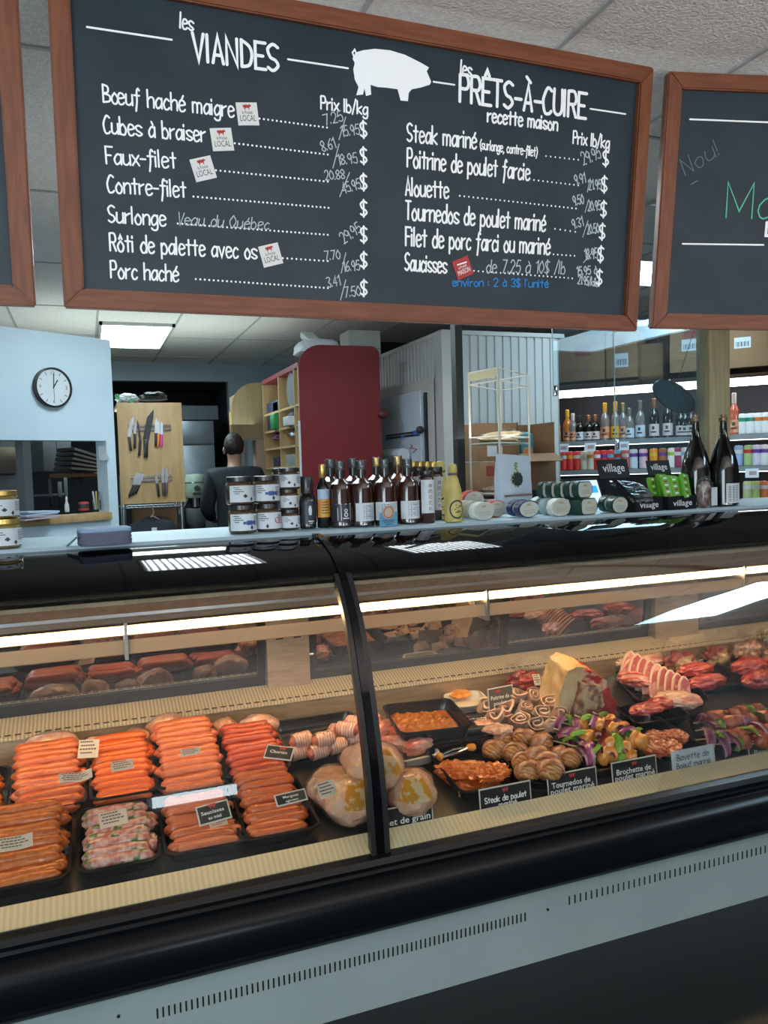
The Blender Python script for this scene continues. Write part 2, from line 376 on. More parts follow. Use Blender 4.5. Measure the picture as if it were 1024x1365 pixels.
ceiling_light('ceiling_light', .15, .85, 4.38, 4.92, 'plain ceiling light behind the louvered one, mirrored as a thin streak in the hood', 14, False, (.80, .94, 1))
ceiling_light('ceiling_light', 4.4, 5.4, -1.2, .7, 'wide ceiling light over the sales floor, mirrored in the case glass', 9, False, (.56, .84, 1))
ceiling_light('ceiling_light', 3.1, 4.3, 3.95, 4.55, 'added ceiling light before the drinks cooler, out of view, brightening the cartons', 9, False, (1, .97, .92))  # unseen light added so the cartons on the cooler are lit
ceiling_light('ceiling_light', aZ(848, 425, CEIL).x, aZ(874, 425, CEIL).x + .1, aZ(860, 410, CEIL).y, aZ(860, 432, CEIL).y, 'small pale blue ceiling panel showing in the gap between two chalkboards', 1.6, False, (.55, .86, 1))

# ------------------------------------------------------------------ chalkboards
m_wood = mat('cherry_frame', (.150, .040, .014), .5, col2=(.20, .060, .023), scale=9, stretch=(1, 9, 9), coat=.1)
m_slate = mat('chalkboard', (.018, .032, .042), .36, col2=(.024, .040, .052), scale=5, spec=.35)
m_ink = mat('white_vinyl', (.96, .97, .98), .6)
m_chalk = mat('chalk', (.48, .55, .60), .8)
P0 = aZ(868, 92, 2.68)
wd = (RM @ Vector((2755, -141, 1050))).normalized()
dn = (RM @ Vector((-.0164, 1, .166))).normalized(); dn = (dn - wd * dn.dot(wd)).normalized()
def frame_m(o, w_, d_):
    up = -d_; n_ = w_.cross(up)
    m = Matrix((w_, up, n_)).transposed().to_4x4(); m.translation = o; return m
def board(name, label, m4, x0, x1, y0, y1, fw=.048):
    t = thing(name, label, 'chalkboard'); t.matrix_world = m4
    part('slate_panel', bx(BM(), x0 + fw * .6, x1 - fw * .6, y0 + fw * .6, y1 - fw * .6, -.014, -.002), m_slate, t)
    for (a, b, c, d) in ((x0, x1, y1, -1), (x0, x1, y0, 1)):
        bm = BM(); prism(bm, [(a, c), (b, c), (b - fw, c + d * fw), (a + fw, c + d * fw)], -.02, .016, 'Z')
        bmesh.ops.bevel(bm, geom=bm.edges[:], offset=.004, segments=2, affect='EDGES'); part('frame_rail', bm, m_wood, t)
    mv = mat('cherry_stile', (.150, .040, .014), .5, col2=(.20, .060, .023), scale=9, stretch=(9, 1, 9), coat=.1)
    for (a, d) in ((x0, 1), (x1, -1)):
        bm = BM(); prism(bm, [(a, y0), (a, y1), (a + d * fw, y1 - fw), (a + d * fw, y0 + fw)], -.02, .016, 'Z')
        bmesh.ops.bevel(bm, geom=bm.edges[:], offset=.004, segments=2, affect='EDGES'); part('frame_rail', bm, mv, t)
    return t
M1 = frame_m(P0, wd, dn); M1i = M1.inverted()
def b1(px, py):
    q = M1i @ aP(px, py, P0, M1.col[2].xyz); return q.x, q.y
KB = 1.0 / 472   # metres per photo pixel on the board, refined below
_x0, _ = b1(75, 200); _x1, _ = b1(860, 200)
B1 = board('menu_chalkboard', 'large wood-framed chalkboard headed les viandes with a white pig', M1, -1.694, 0, -.779, 0)
CUR = ['menu_line', m_ink, None]
def own(bm): part(CUR[0], bm, CUR[1], B1, 0, CUR[2])
def bt(txt, p, q, hpx, wpx, **kw):
    bm = BM()
    a = b1(*p); b = b1(*q); L = math.hypot(b[0] - a[0], b[1] - a[1]); k = L / max(math.hypot(q[0] - p[0], q[1] - p[1]), 1)
    write(bm, txt, a[0], a[1], L, hpx * k, wpx * k, math.atan2(b[1] - a[1], b[0] - a[0]), .0, **kw); own(bm)
def bl(p, q, wpx=2.2):
    bm = BM()
    a = b1(*p); b = b1(*q); ribbon(bm, [a, b], wpx * .0021); own(bm)
def dots(p, q):
    bm = BM()
    a = b1(*p); b = b1(*q); n = int(math.hypot(q[0] - p[0], q[1] - p[1]) / 5.6)
    for i in range(n + 1):
        t = i / n; x, y = a[0] + (b[0] - a[0]) * t, a[1] + (b[1] - a[1]) * t
        poly(bm, [(x + .0027 * math.cos(k * PI / 4), y + .0027 * math.sin(k * PI / 4)) for k in range(8)])
    own(bm)
bt('VIANDES', (258, 80), (371, 95), 33, 4.2); bt('les', (240, 37), (257, 41), 20, 2.6)
bt('PRÊTS-À-CUIRE', (613, 135), (780, 158), 28, 3.7); bt('les', (614, 99), (628, 102), 16, 2.4); bt('recette maison', (650, 162), (743, 174), 15, 2.4)
bl((116, 36), (229, 53)); bl((384, 79), (464, 91)); bl((578, 109), (606, 113)); bl((787, 145), (834, 152))
for txt, p, q in (('Bœuf haché maigre', (138, 136), (312, 156)), ('Cubes à braiser', (139, 177), (274, 189)), ('Faux-filet', (142, 218), (235, 224)), ('Contre-filet', (144, 256), (248, 263)),
                  ('Surlonge', (145, 296), (221, 301)), ('Rôti de palette avec os', (147, 334), (342, 345)), ('Porc haché', (148, 370), (238, 375))):
    bt(txt, p, q, 22, 2.5)
for txt, p, q in (('Steak mariné', (543, 188), (635, 198)), ('Poitrine de poulet farcie', (543, 222), (706, 240)), ('Alouette', (541, 260), (598, 264)), ('Tournedos de poulet mariné', (541, 292), (727, 308)),
                  ('Filet de porc farci ou mariné', (541, 327), (733, 339)), ('Saucisses', (540, 360), (595, 364))):
    bt(txt, p, q, 20, 2.35)
bt('(surlonge, contre-filet)', (640, 198.5), (716, 208.5), 10.5, 1.5)
bt('Prix lb/kg', (428, 145), (490, 153), 15, 2.2); bt('Prix lb/kg', (764, 191), (812, 198), 13, 1.9)
for p, q in (((346, 158), (436, 170)), ((313, 191), (437, 206)), ((288, 227), (437, 242)), ((258, 262), (438, 277)), ((237, 298), (437, 313)), ((377, 344), (437, 348)), ((261, 372), (437, 384)),
             ((728, 208), (771, 213)), ((712, 240), (771, 247)), ((613, 261), (768, 278)), ((740, 305), (767, 309)), ((738, 339), (766, 341)), ((632, 361), (763, 371))):
    dots(p, q)
for y in (182, 217, 252, 287, 322, 356, 393): bt('$', (481, y), (489, y + .5), 17, 2.4)
for x, y in ((804, 220), (802, 255), (801, 288), (799, 318), (797, 348), (795, 379)): bt('$', (x, y), (x + 7, y + .5), 15, 2)
CUR[:] = ['chalk_price', m_chalk, 'thin pale chalk handwriting']
for txt, p, q, h in (('7.25', (434, 167), (458, 161), 12), ('15.95', (456, 182), (480, 179), 12), ('8.61', (430, 202), (448, 197), 12), ('18.95', (451, 220), (477, 217), 12), ('20.88', (434, 240), (460, 238), 11), ('45.95', (458, 258), (482, 251), 12),
                     ('29.95', (459, 325), (483, 308), 13), ('7.70', (434, 347), (454, 345), 11), ('16.95', (458, 362), (480, 360), 12), ('3.41', (437, 383), (454, 380), 12), ('7.50', (460, 396), (481, 394), 12),
                     ('29.95', (778, 220), (802, 210), 13), ('9.91', (767, 246), (781, 243), 10), ('21.95', (785, 253), (802, 252), 10), ('9.50', (765, 274), (779, 271), 10), ('20.95', (784, 281), (801, 280), 10),
                     ('9.31', (764, 305), (778, 301), 10), ('20.50', (783, 312), (799, 310), 10), ('18.95', (780, 346), (797, 344), 11), ('15.95 à', (769, 367), (796, 365), 9), ('21.95/kilo', (770, 378), (797, 382), 9)):
    bt(txt, p, q, h, 1.3, jit=.06)
for p, q in (((461, 156), (452, 186)), ((452, 192), (444, 224)), ((466, 230), (453, 262)), ((461, 337), (455, 364)), ((461, 373), (454, 400)), ((787, 238), (783, 256)), ((785, 266), (780, 283)), ((784, 294), (777, 316)), ((793, 332), (778, 350))):
    bl(p, q, 1.2)
bt('Veau du Québec', (236, 299), (358, 306), 15, 1.4, slant=.2, jit=.08); bt('de 7.25 à 10$ /lb', (648, 363), (753, 365), 14, 1.3, slant=.1, jit=.06)
CUR[:] = ['chalk_note', mat('blue_chalk', (.03, .22, .55), .8), 'blue chalk line']
bt("environ : 2 à 3$ l'unité", (603, 381), (731, 383), 9, 1.5, jit=.05)
# the pig
PIG = [(470, 78), (474, 70), (484, 67), (500, 65), (520, 67), (540, 73), (552, 79), (562, 84), (572, 90), (569, 95), (575, 109), (573, 113), (560, 117), (549, 119), (545, 124), (544, 135), (534, 134), (532, 126), (530, 119), (516, 117), (503, 116), (494, 113), (495, 126), (488, 128), (486, 118), (484, 126), (475, 127), (478, 116), (473, 106), (471, 92), (473, 84)]
bm = BM(); poly(bm, [b1(*p) for p in PIG]); ribbon(bm, [b1(474, 82), b1(470, 70), b1(473, 66), b1(475, 71)], .0042)
part('pig_silhouette', bm, m_ink, B1, 0, 'white pig silhouette')
m_red = mat('sticker_red', (.42, .03, .03), .5); m_tagink = mat('tag_black', (.02, .02, .02), .5)
def sticker(px, py, ang, red=False):
    x, y = b1(px, py); s = .027
    c, n_ = math.cos(ang), math.sin(ang)
    r = lambda a, b: (x + s * (a * c - b * n_), y + s * (a * n_ + b * c))
    bm = BM(); prism(bm, [r(-1, -1), r(1, -1), r(1, 1), r(-1, 1)], -.001, .001, 'Z')
    o = part('sticker', bm, m_red if red else mat('sticker_white', (.75, .74, .72), .5), B1, 0, 'small square red sticker' if red else 'small square white sticker')
    bm = BM(); q = r(-.75, -.62); sans(bm, 'MAISON' if red else 'LOCAL', q[0], q[1], s * 1.5, .0015, ang, height=s * .75)
    q = r(-.5, -.0); sans(bm, 'le Produit', q[0], q[1], s * 1.0, .0015, ang, height=s * .42)
    part('lettering', bm, m_ink if red else m_tagink, o, 0)
    bm = BM()
    if red: q = r(-.5, .5); q2 = r(.6, .4); ribbon(bm, [q, q2], s * .14, .0016)
    else: q = r(0, .58); bull(bm, q[0], q[1], s * .42, .0016, ang)
    part('emblem', bm, m_ink if red else m_red, o, 0)
sticker(330, 152, .12); sticker(296, 186, .14); sticker(271, 225, .30); sticker(361, 340, .28); sticker(617, 357, .42, True)
# left neighbour in the same plane, only its right end in the picture
lx, ly = b1(41.5, 200); lx2, _ = b1(48, 404)
board('menu_chalkboard', 'chalkboard at the left whose right frame edge alone shows', M1, lx2 - 1.6, lx2, -.779, 0)
# right neighbour turned towards the customer
wd2 = (RM @ Vector((13988, 5, 1050))).normalized(); dn2 = (RM @ Vector((72, 6325, 1050))).normalized(); dn2 = (dn2 - wd2 * dn2.dot(wd2)).normalized()
P2 = aZ(889, 97, 2.68); M2 = frame_m(P2, wd2, dn2); M2i = M2.inverted()
def b2(px, py):
    q = M2i @ aP(px, py, P2, M2.col[2].xyz); return q.x, q.y
_, yb = b2(874, 438)
B2 = board('menu_chalkboard', 'turned chalkboard at the right with green chalk letters', M2, 0, 1.3, yb, 0)
for q in ([b2(920, 159), b2(1100, 166)], [b2(910, 325), b2(1018, 326.5)]): bm = BM(); ribbon(bm, q, .005); part('ruled_line', bm, m_ink, B2, 0)
bm = BM(); write(bm, 'Le', *b2(1021, 314), .04, .04, .009)
part('printed_lettering', bm, m_ink, B2, 0)
bm = BM(); write(bm, 'Ma', *b2(968, 290), .16, .105, .0045, jit=.04); part('chalk_writing', bm, mat('green_chalk', (.12, .5, .34), .8), B2, 0, 'green chalk letters')
bm = BM(); write(bm, 'Nou!', *b2(914, 234), .125, .05, .0025, .55, slant=.1, jit=.1); ribbon(bm, [b2(921, 246), b2(930, 241)], .003); part('chalk_scrawl', bm, mat('faint_chalk', (.16, .20, .23), .8), B2, 0, 'faint half-wiped scrawl')
# ------------------------------------------------------------------ the refrigerated case
XL, XR, XM = -1.1, 3.5, .70
CASE = thing('meat_display_case', 'long black refrigerated butcher case with curved glass front', 'display case', ((XL + XR) / 2, 2.4, 0))
OX = CASE.location.copy()
def cpart(name, bm, m, smooth=35, label=None):
    bmesh.ops.translate(bm, vec=-OX, verts=bm.verts); return part(name, bm, m, CASE, smooth, label)
PR = [(1.96, .45), (1.976, .6), (2.003, .73), (2.046, .87), (2.104, 1.02), (2.164, 1.115), (2.227, 1.185), (2.306, 1.236), (2.424, 1.272), (2.53, 1.283)]
PS = [(p.x, p.y) for p in smooth_path([(a, b, 0) for a, b in PR], 5)]
iH = 30     # index in PS where the glass ends and the hood begins
def offs(pts, t):
    out = []
    for i, p in enumerate(pts):
        a = Vector(pts[max(i - 1, 0)]); b = Vector(pts[min(i + 1, len(pts) - 1)]); d = (b - a).normalized(); out.append((p[0] - d.y * t, p[1] + d.x * t))
    return out
def sheet(pts, t, x0, x1):
    return prism(BM(), list(pts) + offs(pts, -t)[::-1], x0, x1, 'X')
m_glass = glassy('case_glass', (.97, .985, .98), .45)
GAP = .022
for x0, x1 in ((XL, XM - GAP), (XM + GAP, XR)):
    cpart('glass_front', sheet(PS[:iH + 1], .005, x0, x1), m_glass, 40, 'curved clear glass')
    cpart('hood', sheet(PS[iH - 1:], .02, x0 if x0 < 0 else XM + .011, x1 if x1 > 1 else XM - .013), m_gloss, 40)
    cpart('seal_strip', prism(BM(), [(2.215, 1.150), (2.236, 1.172), (2.30, 1.20), (2.30, 1.15), (2.262, 1.118)], x0, x1, 'X'), mat('seal', (.42, .34, .22), .6, col2=(.34, .27, .18), scale=30))
cpart('mullion', sheet(offs(PS, .006), .034, XM - .012, XM + .010), m_gloss, 40)
cpart('mullion', sheet(offs(PS[:31], .003), .026, XM - .027, XM - .013), m_black, 40)
cpart('mullion', sheet(offs(PS[:31], .003), .026, XM + .011, XM + .027), m_black, 40)
# front mouldings
prof = [(1.968, .452), (1.938, .45), (1.930, .436), (1.934, .424), (1.950, .420), (1.944, .408), (1.918, .398), (1.900, .376), (1.892, .345), (1.898, .312), (1.912, .288), (1.938, .278), (1.936, .266), (1.946, .246), (1.972, .228), (2.01, .224), (2.03, .30), (2.03, .452)]
fr = prism(BM(), prof, XL, XR, 'X'); cpart('front_bumper', fr, mat('bumper_black', (.004, .005, .006), .25, spec=.2), 32)
cpart('kick_plate', bx(BM(), XL, XR, 1.99, 2.01, 0, .224), mat('kick_white', (.30, .36, .35), .5, col2=(.27, .33, .32), scale=3))
def slots(p, q, n):
    bm = BM(); a = aY(*p, 1.99); b = aY(*q, 1.99)
    for i in range(n):
        c = a.lerp(b, i / (n - 1)); box(bm, (c.x, 1.9895, .5 * (a.z + b.z)), (.0042, .002, .026))
    cpart('vent_grille', bm, m_black)
slots((210, 1352), (700, 1221), 76); slots((759, 1202), (1090, 1112), 52)
for px, py in ((730, 1212), (158, 1354)): p = aY(px, py, 1.99); cpart('screw', cyl(BM(), (p.x, 1.988, p.z), .004, .004, (PI / 2, 0, 0), 10), m_black)
# lip behind the glass, deck, back panel, vent ledge
cpart('front_lip', prism(BM(), [(1.970, .455), (2.026, .484), (2.026, .476), (1.972, .447)], XL, XR, 'X'), wave('lip_flutes', (.62, .49, .28), (.70, .58, .37), 22, 'X', .6, .4), label='beige fluted strip')
m_deck = mat('deck_steel', (.13, .12, .11), .3, .7, col2=(.10, .095, .09), scale=6)
cpart('deck_shelf', prism(BM(), [(1.995, deck(1.995) - .02), (2.80, deck(2.80) - .02), (2.80, deck(2.80)), (1.995, deck(1.995))], XL, XR, 'X'), m_deck)
cpart('back_panel', bx(BM(), XL, XR, 2.765, 2.80, deck(2.765), .662), m_tan)
cpart('vent_ledge', prism(BM(), [(2.758, .655), (2.758, .664), (2.87, .700), (2.87, .655)], XL, XR, 'X'), wave('ledge_flutes', (.34, .27, .17), (.56, .46, .30), 26, 'X', .5, .4))
bm = BM()
sl = math.atan(.036 / .112)
for i in range(150):
    x = XL + .03 * i
    if x < XR - .02: box(bm, (x + .015, 2.772, .6690), (.019, .0065, .0015), (sl, 0, 0))
cpart('vent_holes', bm, m_black)
# back doors
YD = 2.87; ZD0, ZD1 = .69, 1.06; TILT = Matrix.Translation((0, YD, ZD0)) @ Matrix.Rotation(.16, 4, 'X') @ Matrix.Translation((0, -YD, -ZD0))
m_doorg = mirror('door_glass', .44, (.015, .016, .017)); m_frm = mat('door_frame', (.012, .012, .013), .4, spec=.25)
def door(x0, x1, yo):
    f = BM(); w = .03
    bx(f, x0, x1, YD + yo, YD + yo + .02, ZD0, ZD0 + .042); bx(f, x0, x1, YD + yo, YD + yo + .02, ZD1 - .02, ZD1)
    bx(f, x0, x0 + w, YD + yo, YD + yo + .02, ZD0 + .042, ZD1 - .02); bx(f, x1 - w, x1, YD + yo, YD + yo + .02, ZD0 + .042, ZD1 - .02)
    g = bx(BM(), x0 + w, x1 - w, YD + yo + .008, YD + yo + .014, ZD0 + .042, ZD1 - .02)
    for q in (f, g): bmesh.ops.transform(q, matrix=TILT, verts=q.verts)
    cpart('sliding_door', f, m_frm); cpart('door_pane', g, m_doorg, label='mirror-dark glass')
Xp1a, Xp1b = aY(355, 900, YD).x, aY(411, 900, YD).x; Xp2a, Xp2b = aY(868, 830, YD).x, aY(925, 820, YD).x
xm1 = aY(672, 860, YD).x
door(XL, -.42, .0); door(-.44, Xp1a, .02); door(Xp1b, xm1 + .012, .0); door(xm1 - .012, Xp2a, .022); door(Xp2b, XR, .0)
for a, b in ((Xp1a, Xp1b), (Xp2a, Xp2b)):
    cpart('back_post', bx(BM(), a, b, YD - .03, YD + .03, .675, 1.2), m_tan)
    for z in (.885, 1.03):
        for fx in (.3, .72): cpart('post_hole', box(BM(), (a + (b - a) * fx, YD - .0305, z), (.028, .002, .026)), m_black)
    cpart('post_bolt', cyl(BM(), (b + .004, YD - .012, .80), .008, .03, (0, PI / 2, 0), 10), m_chrome)
cpart('back_fascia', bx(BM(), XL, XR, 2.50, 2.515, 1.035, 1.27), mat('fascia_steel', (.52, .53, .54), .28, .9, col2=(.46, .47, .48), scale=6, stretch=(1, 1, 12)), label='grey brushed steel strip')
cpart('back_casing', bx(BM(), XL, XR, 2.93, 2.96, .2, 1.255), m_black)
cpart('inner_roof', bx(BM(), XL, XR, 2.515, 2.95, 1.245, 1.255), m_steel)
cpart('case_body', bx(BM(), XL, XR, 2.03, 2.95, .03, .40), m_black)
# warm tubes under the fascia, with brackets
YT = 2.44; ZT = 1.037
m_tube = glow('warm_tube', (1, .64, .31), 32); brk = [aY(168, 860, YT).x, aY(645, 800, YT).x, aY(986, 765, YT).x]
ends = [XL] + brk + [XR]
for a, b in zip(ends, ends[1:]):
    cpart('light_tube', cyl(BM(), ((a + b) / 2, YT, ZT), .0115, b - a - .012, (0, PI / 2, 0), 14), m_tube)
cpart('tube_tray', prism(BM(), [(2.462, 1.020), (2.468, 1.016), (2.500, 1.060), (2.500, 1.068)], XL, XR, 'X'), mat('tube_tray', (.60, .50, .38), .4, .3))
cpart('tube_shield', prism(BM(), [(2.418, .972), (2.424, .968), (2.432, 1.008), (2.424, 1.012)], XL, XR, 'X'), glassy('shield_plastic', (.9, .8, .66), .5, .2, 1.45, .45, (.75, .58, .38)), label='translucent ribbed strip')
cpart('tube_shade_plate', prism(BM(), [(2.418, 1.056), (2.424, 1.062), (2.50, 1.066), (2.50, 1.060)], XL, XR, 'X'), m_steel)  # plate added to shade the fascia from the tube's glow
for x in brk: cpart('tube_bracket', bx(BM(), x - .005, x + .005, 2.408, 2.50, .955, 1.065), m_steel)
# ------------------------------------------------------------------ worktop along the back of the case
ZC = 1.292
m_top = mat('pale_worktop', (.44, .60, .68), .5, spec=.3)
bm = BM(); bx(bm, XL, .775, 2.50, 2.98, ZC - .03, ZC, .004); 
TOP = thing('counter_top', 'pale grey worktop along the rear of the black case', 'counter', (1.2, 2.75, ZC - .03))
for a, b in ((XL, .778), (.782, XR)):
    part('worktop_slab', box(BM(), ((a + b) / 2 - 1.2, 0, .014), (b - a, .47, .028), bev=.004), m_top, TOP)
bm.free()
part('edge_trim', bx(BM(), XL - 1.2, XR - 1.2, -.243, -.2355, -.014, .03), mat('edge_grey', (.36, .46, .52), .45), TOP)
def cz(px, py): return aZ(px, py, ZC)
# ------------------------------------------------------------------ what lies in the case
def DR(yaw=0, tilt=0): return (Matrix.Rotation(math.atan(DS), 3, 'X') @ Matrix.Rotation(yaw, 3, 'Z') @ Matrix.Rotation(tilt, 3, 'X')).to_euler()
def onD(X, Y, dz=0): return Vector((X, Y, deck(Y) + dz))
def clampY(p, d): p.y = min(max(p.y, 2.06 + d / 2), 2.755 - d / 2); return p
def DM(X, Y, yaw=0): return Matrix.LocRotScale(onD(X, Y), DR(yaw), None)
m_tray = mat('tray_black', (.014, .014, .015), .18); m_trayw = mat('tray_white', (.62, .58, .50), .35)
m_paper = mat('label_paper', (.86, .81, .68), .6); m_print = mat('label_print', (.10, .09, .08), .7)
m_card = mat('card_black', (.018, .018, .018), .35); m_rim = mat('card_rim', (.60, .56, .48), .3); m_let = mat('card_letters', (.82, .80, .74), .5)
def tray_bm(w, d, h=.036):
    rg = lambda e, z: [(x, y, z) for x, y in rrect(w - e, d - e, .028)]
    return loft(BM(), [rg(.034, 0), rg(.018, h * .6), rg(.012, h - .004), rg(0, h - .004), rg(0, h), rg(.016, h), rg(.022, h * .6), rg(.040, .004)])
TRAYS = {}
def tray(X, Y, w, d, label, yaw=0, m=None, h=.036, group=None, dz=0.001):
    return solo('meat_tray', tray_bm(w, d, h), m or m_tray, label, 'tray', onD(X, Y, dz), DR(yaw), group)
def saus_bm(L, r, bend, seed):
    rs = random.Random(seed); bm = BM(); pts = []; rr = []; n = 12
    for i in range(n + 1):
        t = i / n; x = (t - .5) * L; pts.append((x, bend * (1 - (2 * t - 1) ** 2) + .002 * noise.noise(Vector((x * 30, seed, 0))), .0015 * noise.noise(Vector((x * 40, seed, 5)))))
        e = min(t, 1 - t) * L; rr.append(max(.0035, r * math.sqrt(max(0, 1 - (1 - min(e / (r * 1.15), 1)) ** 2))) * (1 + .05 * noise.noise(Vector((x * 45, seed * 2.1, 1)))))
    tube_r(bm, pts, rr, 12); return bm
def tube_r(bm, pts, rr, n):
    P = [Vector(p) for p in pts]; rings = []; up = Vector((0, 0, 1))
    for i, p in enumerate(P):
        t = (P[min(i + 1, len(P) - 1)] - P[max(i - 1, 0)]).normalized(); s = (up - t * up.dot(t)).normalized(); b = t.cross(s)
        rings.append([p + (s * math.cos(2 * PI * q / n) + b * math.sin(2 * PI * q / n)) * rr[i] for q in range(n)])
    return loft(bm, rings)
def heap(key, m, T, L, r, n, y0, pitch, z0, rise, label, bend=.006, layers=2, shift=.016, curve=0.0, lean=0.0, x0=0.0, name='sausage', skip=()):
    """parallel links shingled up towards the back of a tray"""
    if key not in MESHES: MESHES[key] = [mk(name, saus_bm(L, r, bend * (1 + .3 * (k - 1)), k + len(MESHES) * 7), m, 60).data for k in range(4)]
    rs = random.Random(hash_(key)); out = []
    for lay in range(layers):
        for i in range(n - (1 if lay else 0)):
            if (lay, i) in skip: continue
            y = y0 + pitch * (i + .5 * lay); z = z0 * .8 + rise * .6 * (i + .5 * lay) - lay * r * 1.35 + r - curve * (i - n * .6) ** 2
            z = max(z, r + .006)
            loc = T @ Vector((x0 + lay * shift * (1 if (i % 3) else -.6) + rs.uniform(-.007, .007) + lean * i, y, z))
            o = bpy.data.objects.new(name, MESHES[key][rs.randrange(4)]); COL.objects.link(o)
            o.matrix_world = Matrix.Translation(loc) @ (T.to_3x3().to_4x4()) @ Matrix.Rotation(rs.uniform(-.05, .05), 4, 'Z') @ Matrix.Rotation(rs.uniform(-.03, .03), 4, 'Y') @ Matrix.Rotation(rs.choice((0, 0, PI)), 4, 'Z')
            tag(o, label, 'sausage', label.replace('sausage ', 'sausages ', 1) if 'sausage ' in label else label); out.append(o)
    return out
MESHES = {}
def hash_(s): return sum(ord(c) * (i + 3) for i, c in enumerate(s))
def sm(name, a, b, **k): return mat(name, a, .32, 0, col2=b, scale=k.get('s', 160), bump=.25, bscale=k.get('bs', 90), coat=.25, detail=3, lo=k.get('lo', .35), hi=k.get('hi', .7))
m_coral = sm('sausage_coral', (.46, .085, .022), (.54, .13, .04)); m_orange = sm('sausage_orange', (.56, .078, .004), (.62, .115, .009)); m_pink = sm('sausage_pink', (.49, .105, .034), (.56, .15, .058))
m_amber = sm('sausage_amber', (.42, .08, .01), (.56, .17, .035), s=70); m_chor = sm('sausage_chorizo', (.36, .035, .008), (.46, .06, .014)); m_merg = sm('sausage_merguez', (.48, .085, .02), (.56, .13, .035))
m_herb = sm('sausage_herb', (.42, .10, .075), (.66, .42, .34), s=55, lo=.38, hi=.6)
def green_flecks(m):
    nt = m.node_tree; b = nt.nodes['Principled BSDF']; l = b.inputs['Base Color'].links[0].from_socket
    tc = nt.nodes.new('ShaderNodeTexCoord'); n = nt.nodes.new('ShaderNodeTexNoise'); n.inputs['Scale'].default_value = 34; nt.links.new(tc.outputs['Object'], n.inputs['Vector'])
    r = nt.nodes.new('ShaderNodeValToRGB'); r.color_ramp.elements[0].position = .62; r.color_ramp.elements[1].position = .68; nt.links.new(n.outputs[0], r.inputs[0])
    mx = nt.nodes.new('ShaderNodeMixRGB'); mx.inputs[2].default_value = (.05, .14, .02, 1); nt.links.new(r.outputs[0], mx.inputs[0]); nt.links.new(l, mx.inputs[1]); nt.links.new(mx.outputs[0], b.inputs['Base Color'])
green_flecks(m_herb)
def xc(px, py, dz=.03): return aD(px, py, dz).x
FY, BY = 2.215, 2.545
# front row
for i, (pa, pb, key, m, lab, tl, kw) in enumerate((
    (-30, 96, 'amber', m_amber, 'amber mottled sausage in the front tray at the far left', 'black tray of amber mottled sausages at the front left', dict(L=.185, r=.0175, n=10, y0=-.125, pitch=.026, z0=.022, rise=.0105)),
    (102, 214, 'herb', m_herb, 'pink and white sausage flecked with green herbs', 'black tray holding pink sausages with green herbs', dict(L=.172, r=.019, n=7, y0=-.118, pitch=.028, z0=.020, rise=.0085)),
    (219, 334, 'plain', m_pink, 'salmon sausage under the large card in the front row', 'black tray beneath the white window reflection, front row', dict(L=.176, r=.0165, n=8, y0=-.120, pitch=.029, z0=.014, rise=.006)),
    (326, 442, 'merg', m_merg, 'reddish orange sausage in the tray beside the chickens', 'black tray of reddish sausages beside the wrapped chickens', dict(L=.165, r=.0175, n=9, y0=-.112, pitch=.028, z0=.020, rise=.0095)))):
    x0, x1 = aD(pa, 1140, .03).x, aD(pb, 1128, .03).x; X = (x0 + x1) / 2; w = min(x1 - x0, .232)
    tray(X, FY, w, .305, tl)
    heap(key, m, DM(X, FY), label=lab, curve=.0005, **kw)
for i, (pa, pb, key, m, lab, tl, kw) in enumerate((
    (-95, 14, 'amberb', m_amber, 'amber sausage cut off by the left picture edge, back row', 'black tray cut off by the left picture edge, back row', dict(L=.165, r=.0175, n=7, y0=-.10, pitch=.028, z0=.020, rise=.009)),
    (14, 116, 'coral', m_coral, 'coral sausage heaped in the second back-row tray', 'black tray of coral sausages behind the amber ones', dict(L=.185, r=.0175, n=11, y0=-.145, pitch=.025, z0=.028, rise=.0115)),
    (119, 209, 'orange', m_orange, 'bright orange sausage behind the herb sausages', 'black tray of bright orange sausages behind the herb ones', dict(L=.165, r=.0155, n=11, y0=-.140, pitch=.024, z0=.026, rise=.0105)),
    (208, 304, 'pinkb', m_pink, 'pale coral sausage heaped highest in the middle of the back row', 'black tray under the highest heap of pale coral sausages', dict(L=.185, r=.0175, n=11, y0=-.140, pitch=.0245, z0=.030, rise=.0125)),
    (303, 398, 'chor', m_chor, 'dark red chorizo sausage behind the tray of reddish sausages', 'black tray of dark red sausages under the tilted card', dict(L=.17, r=.0155, n=10, y0=-.140, pitch=.024, z0=.028, rise=.010)))):
    x0, x1 = aD(pa, 1050, .03).x, aD(pb, 1040, .03).x; X = (x0 + x1) / 2; w = min(x1 - x0, .225)
    tray(X, BY, w, .30, tl)
    heap(key, m, DM(X, BY), label=lab, curve=.0004, **kw)
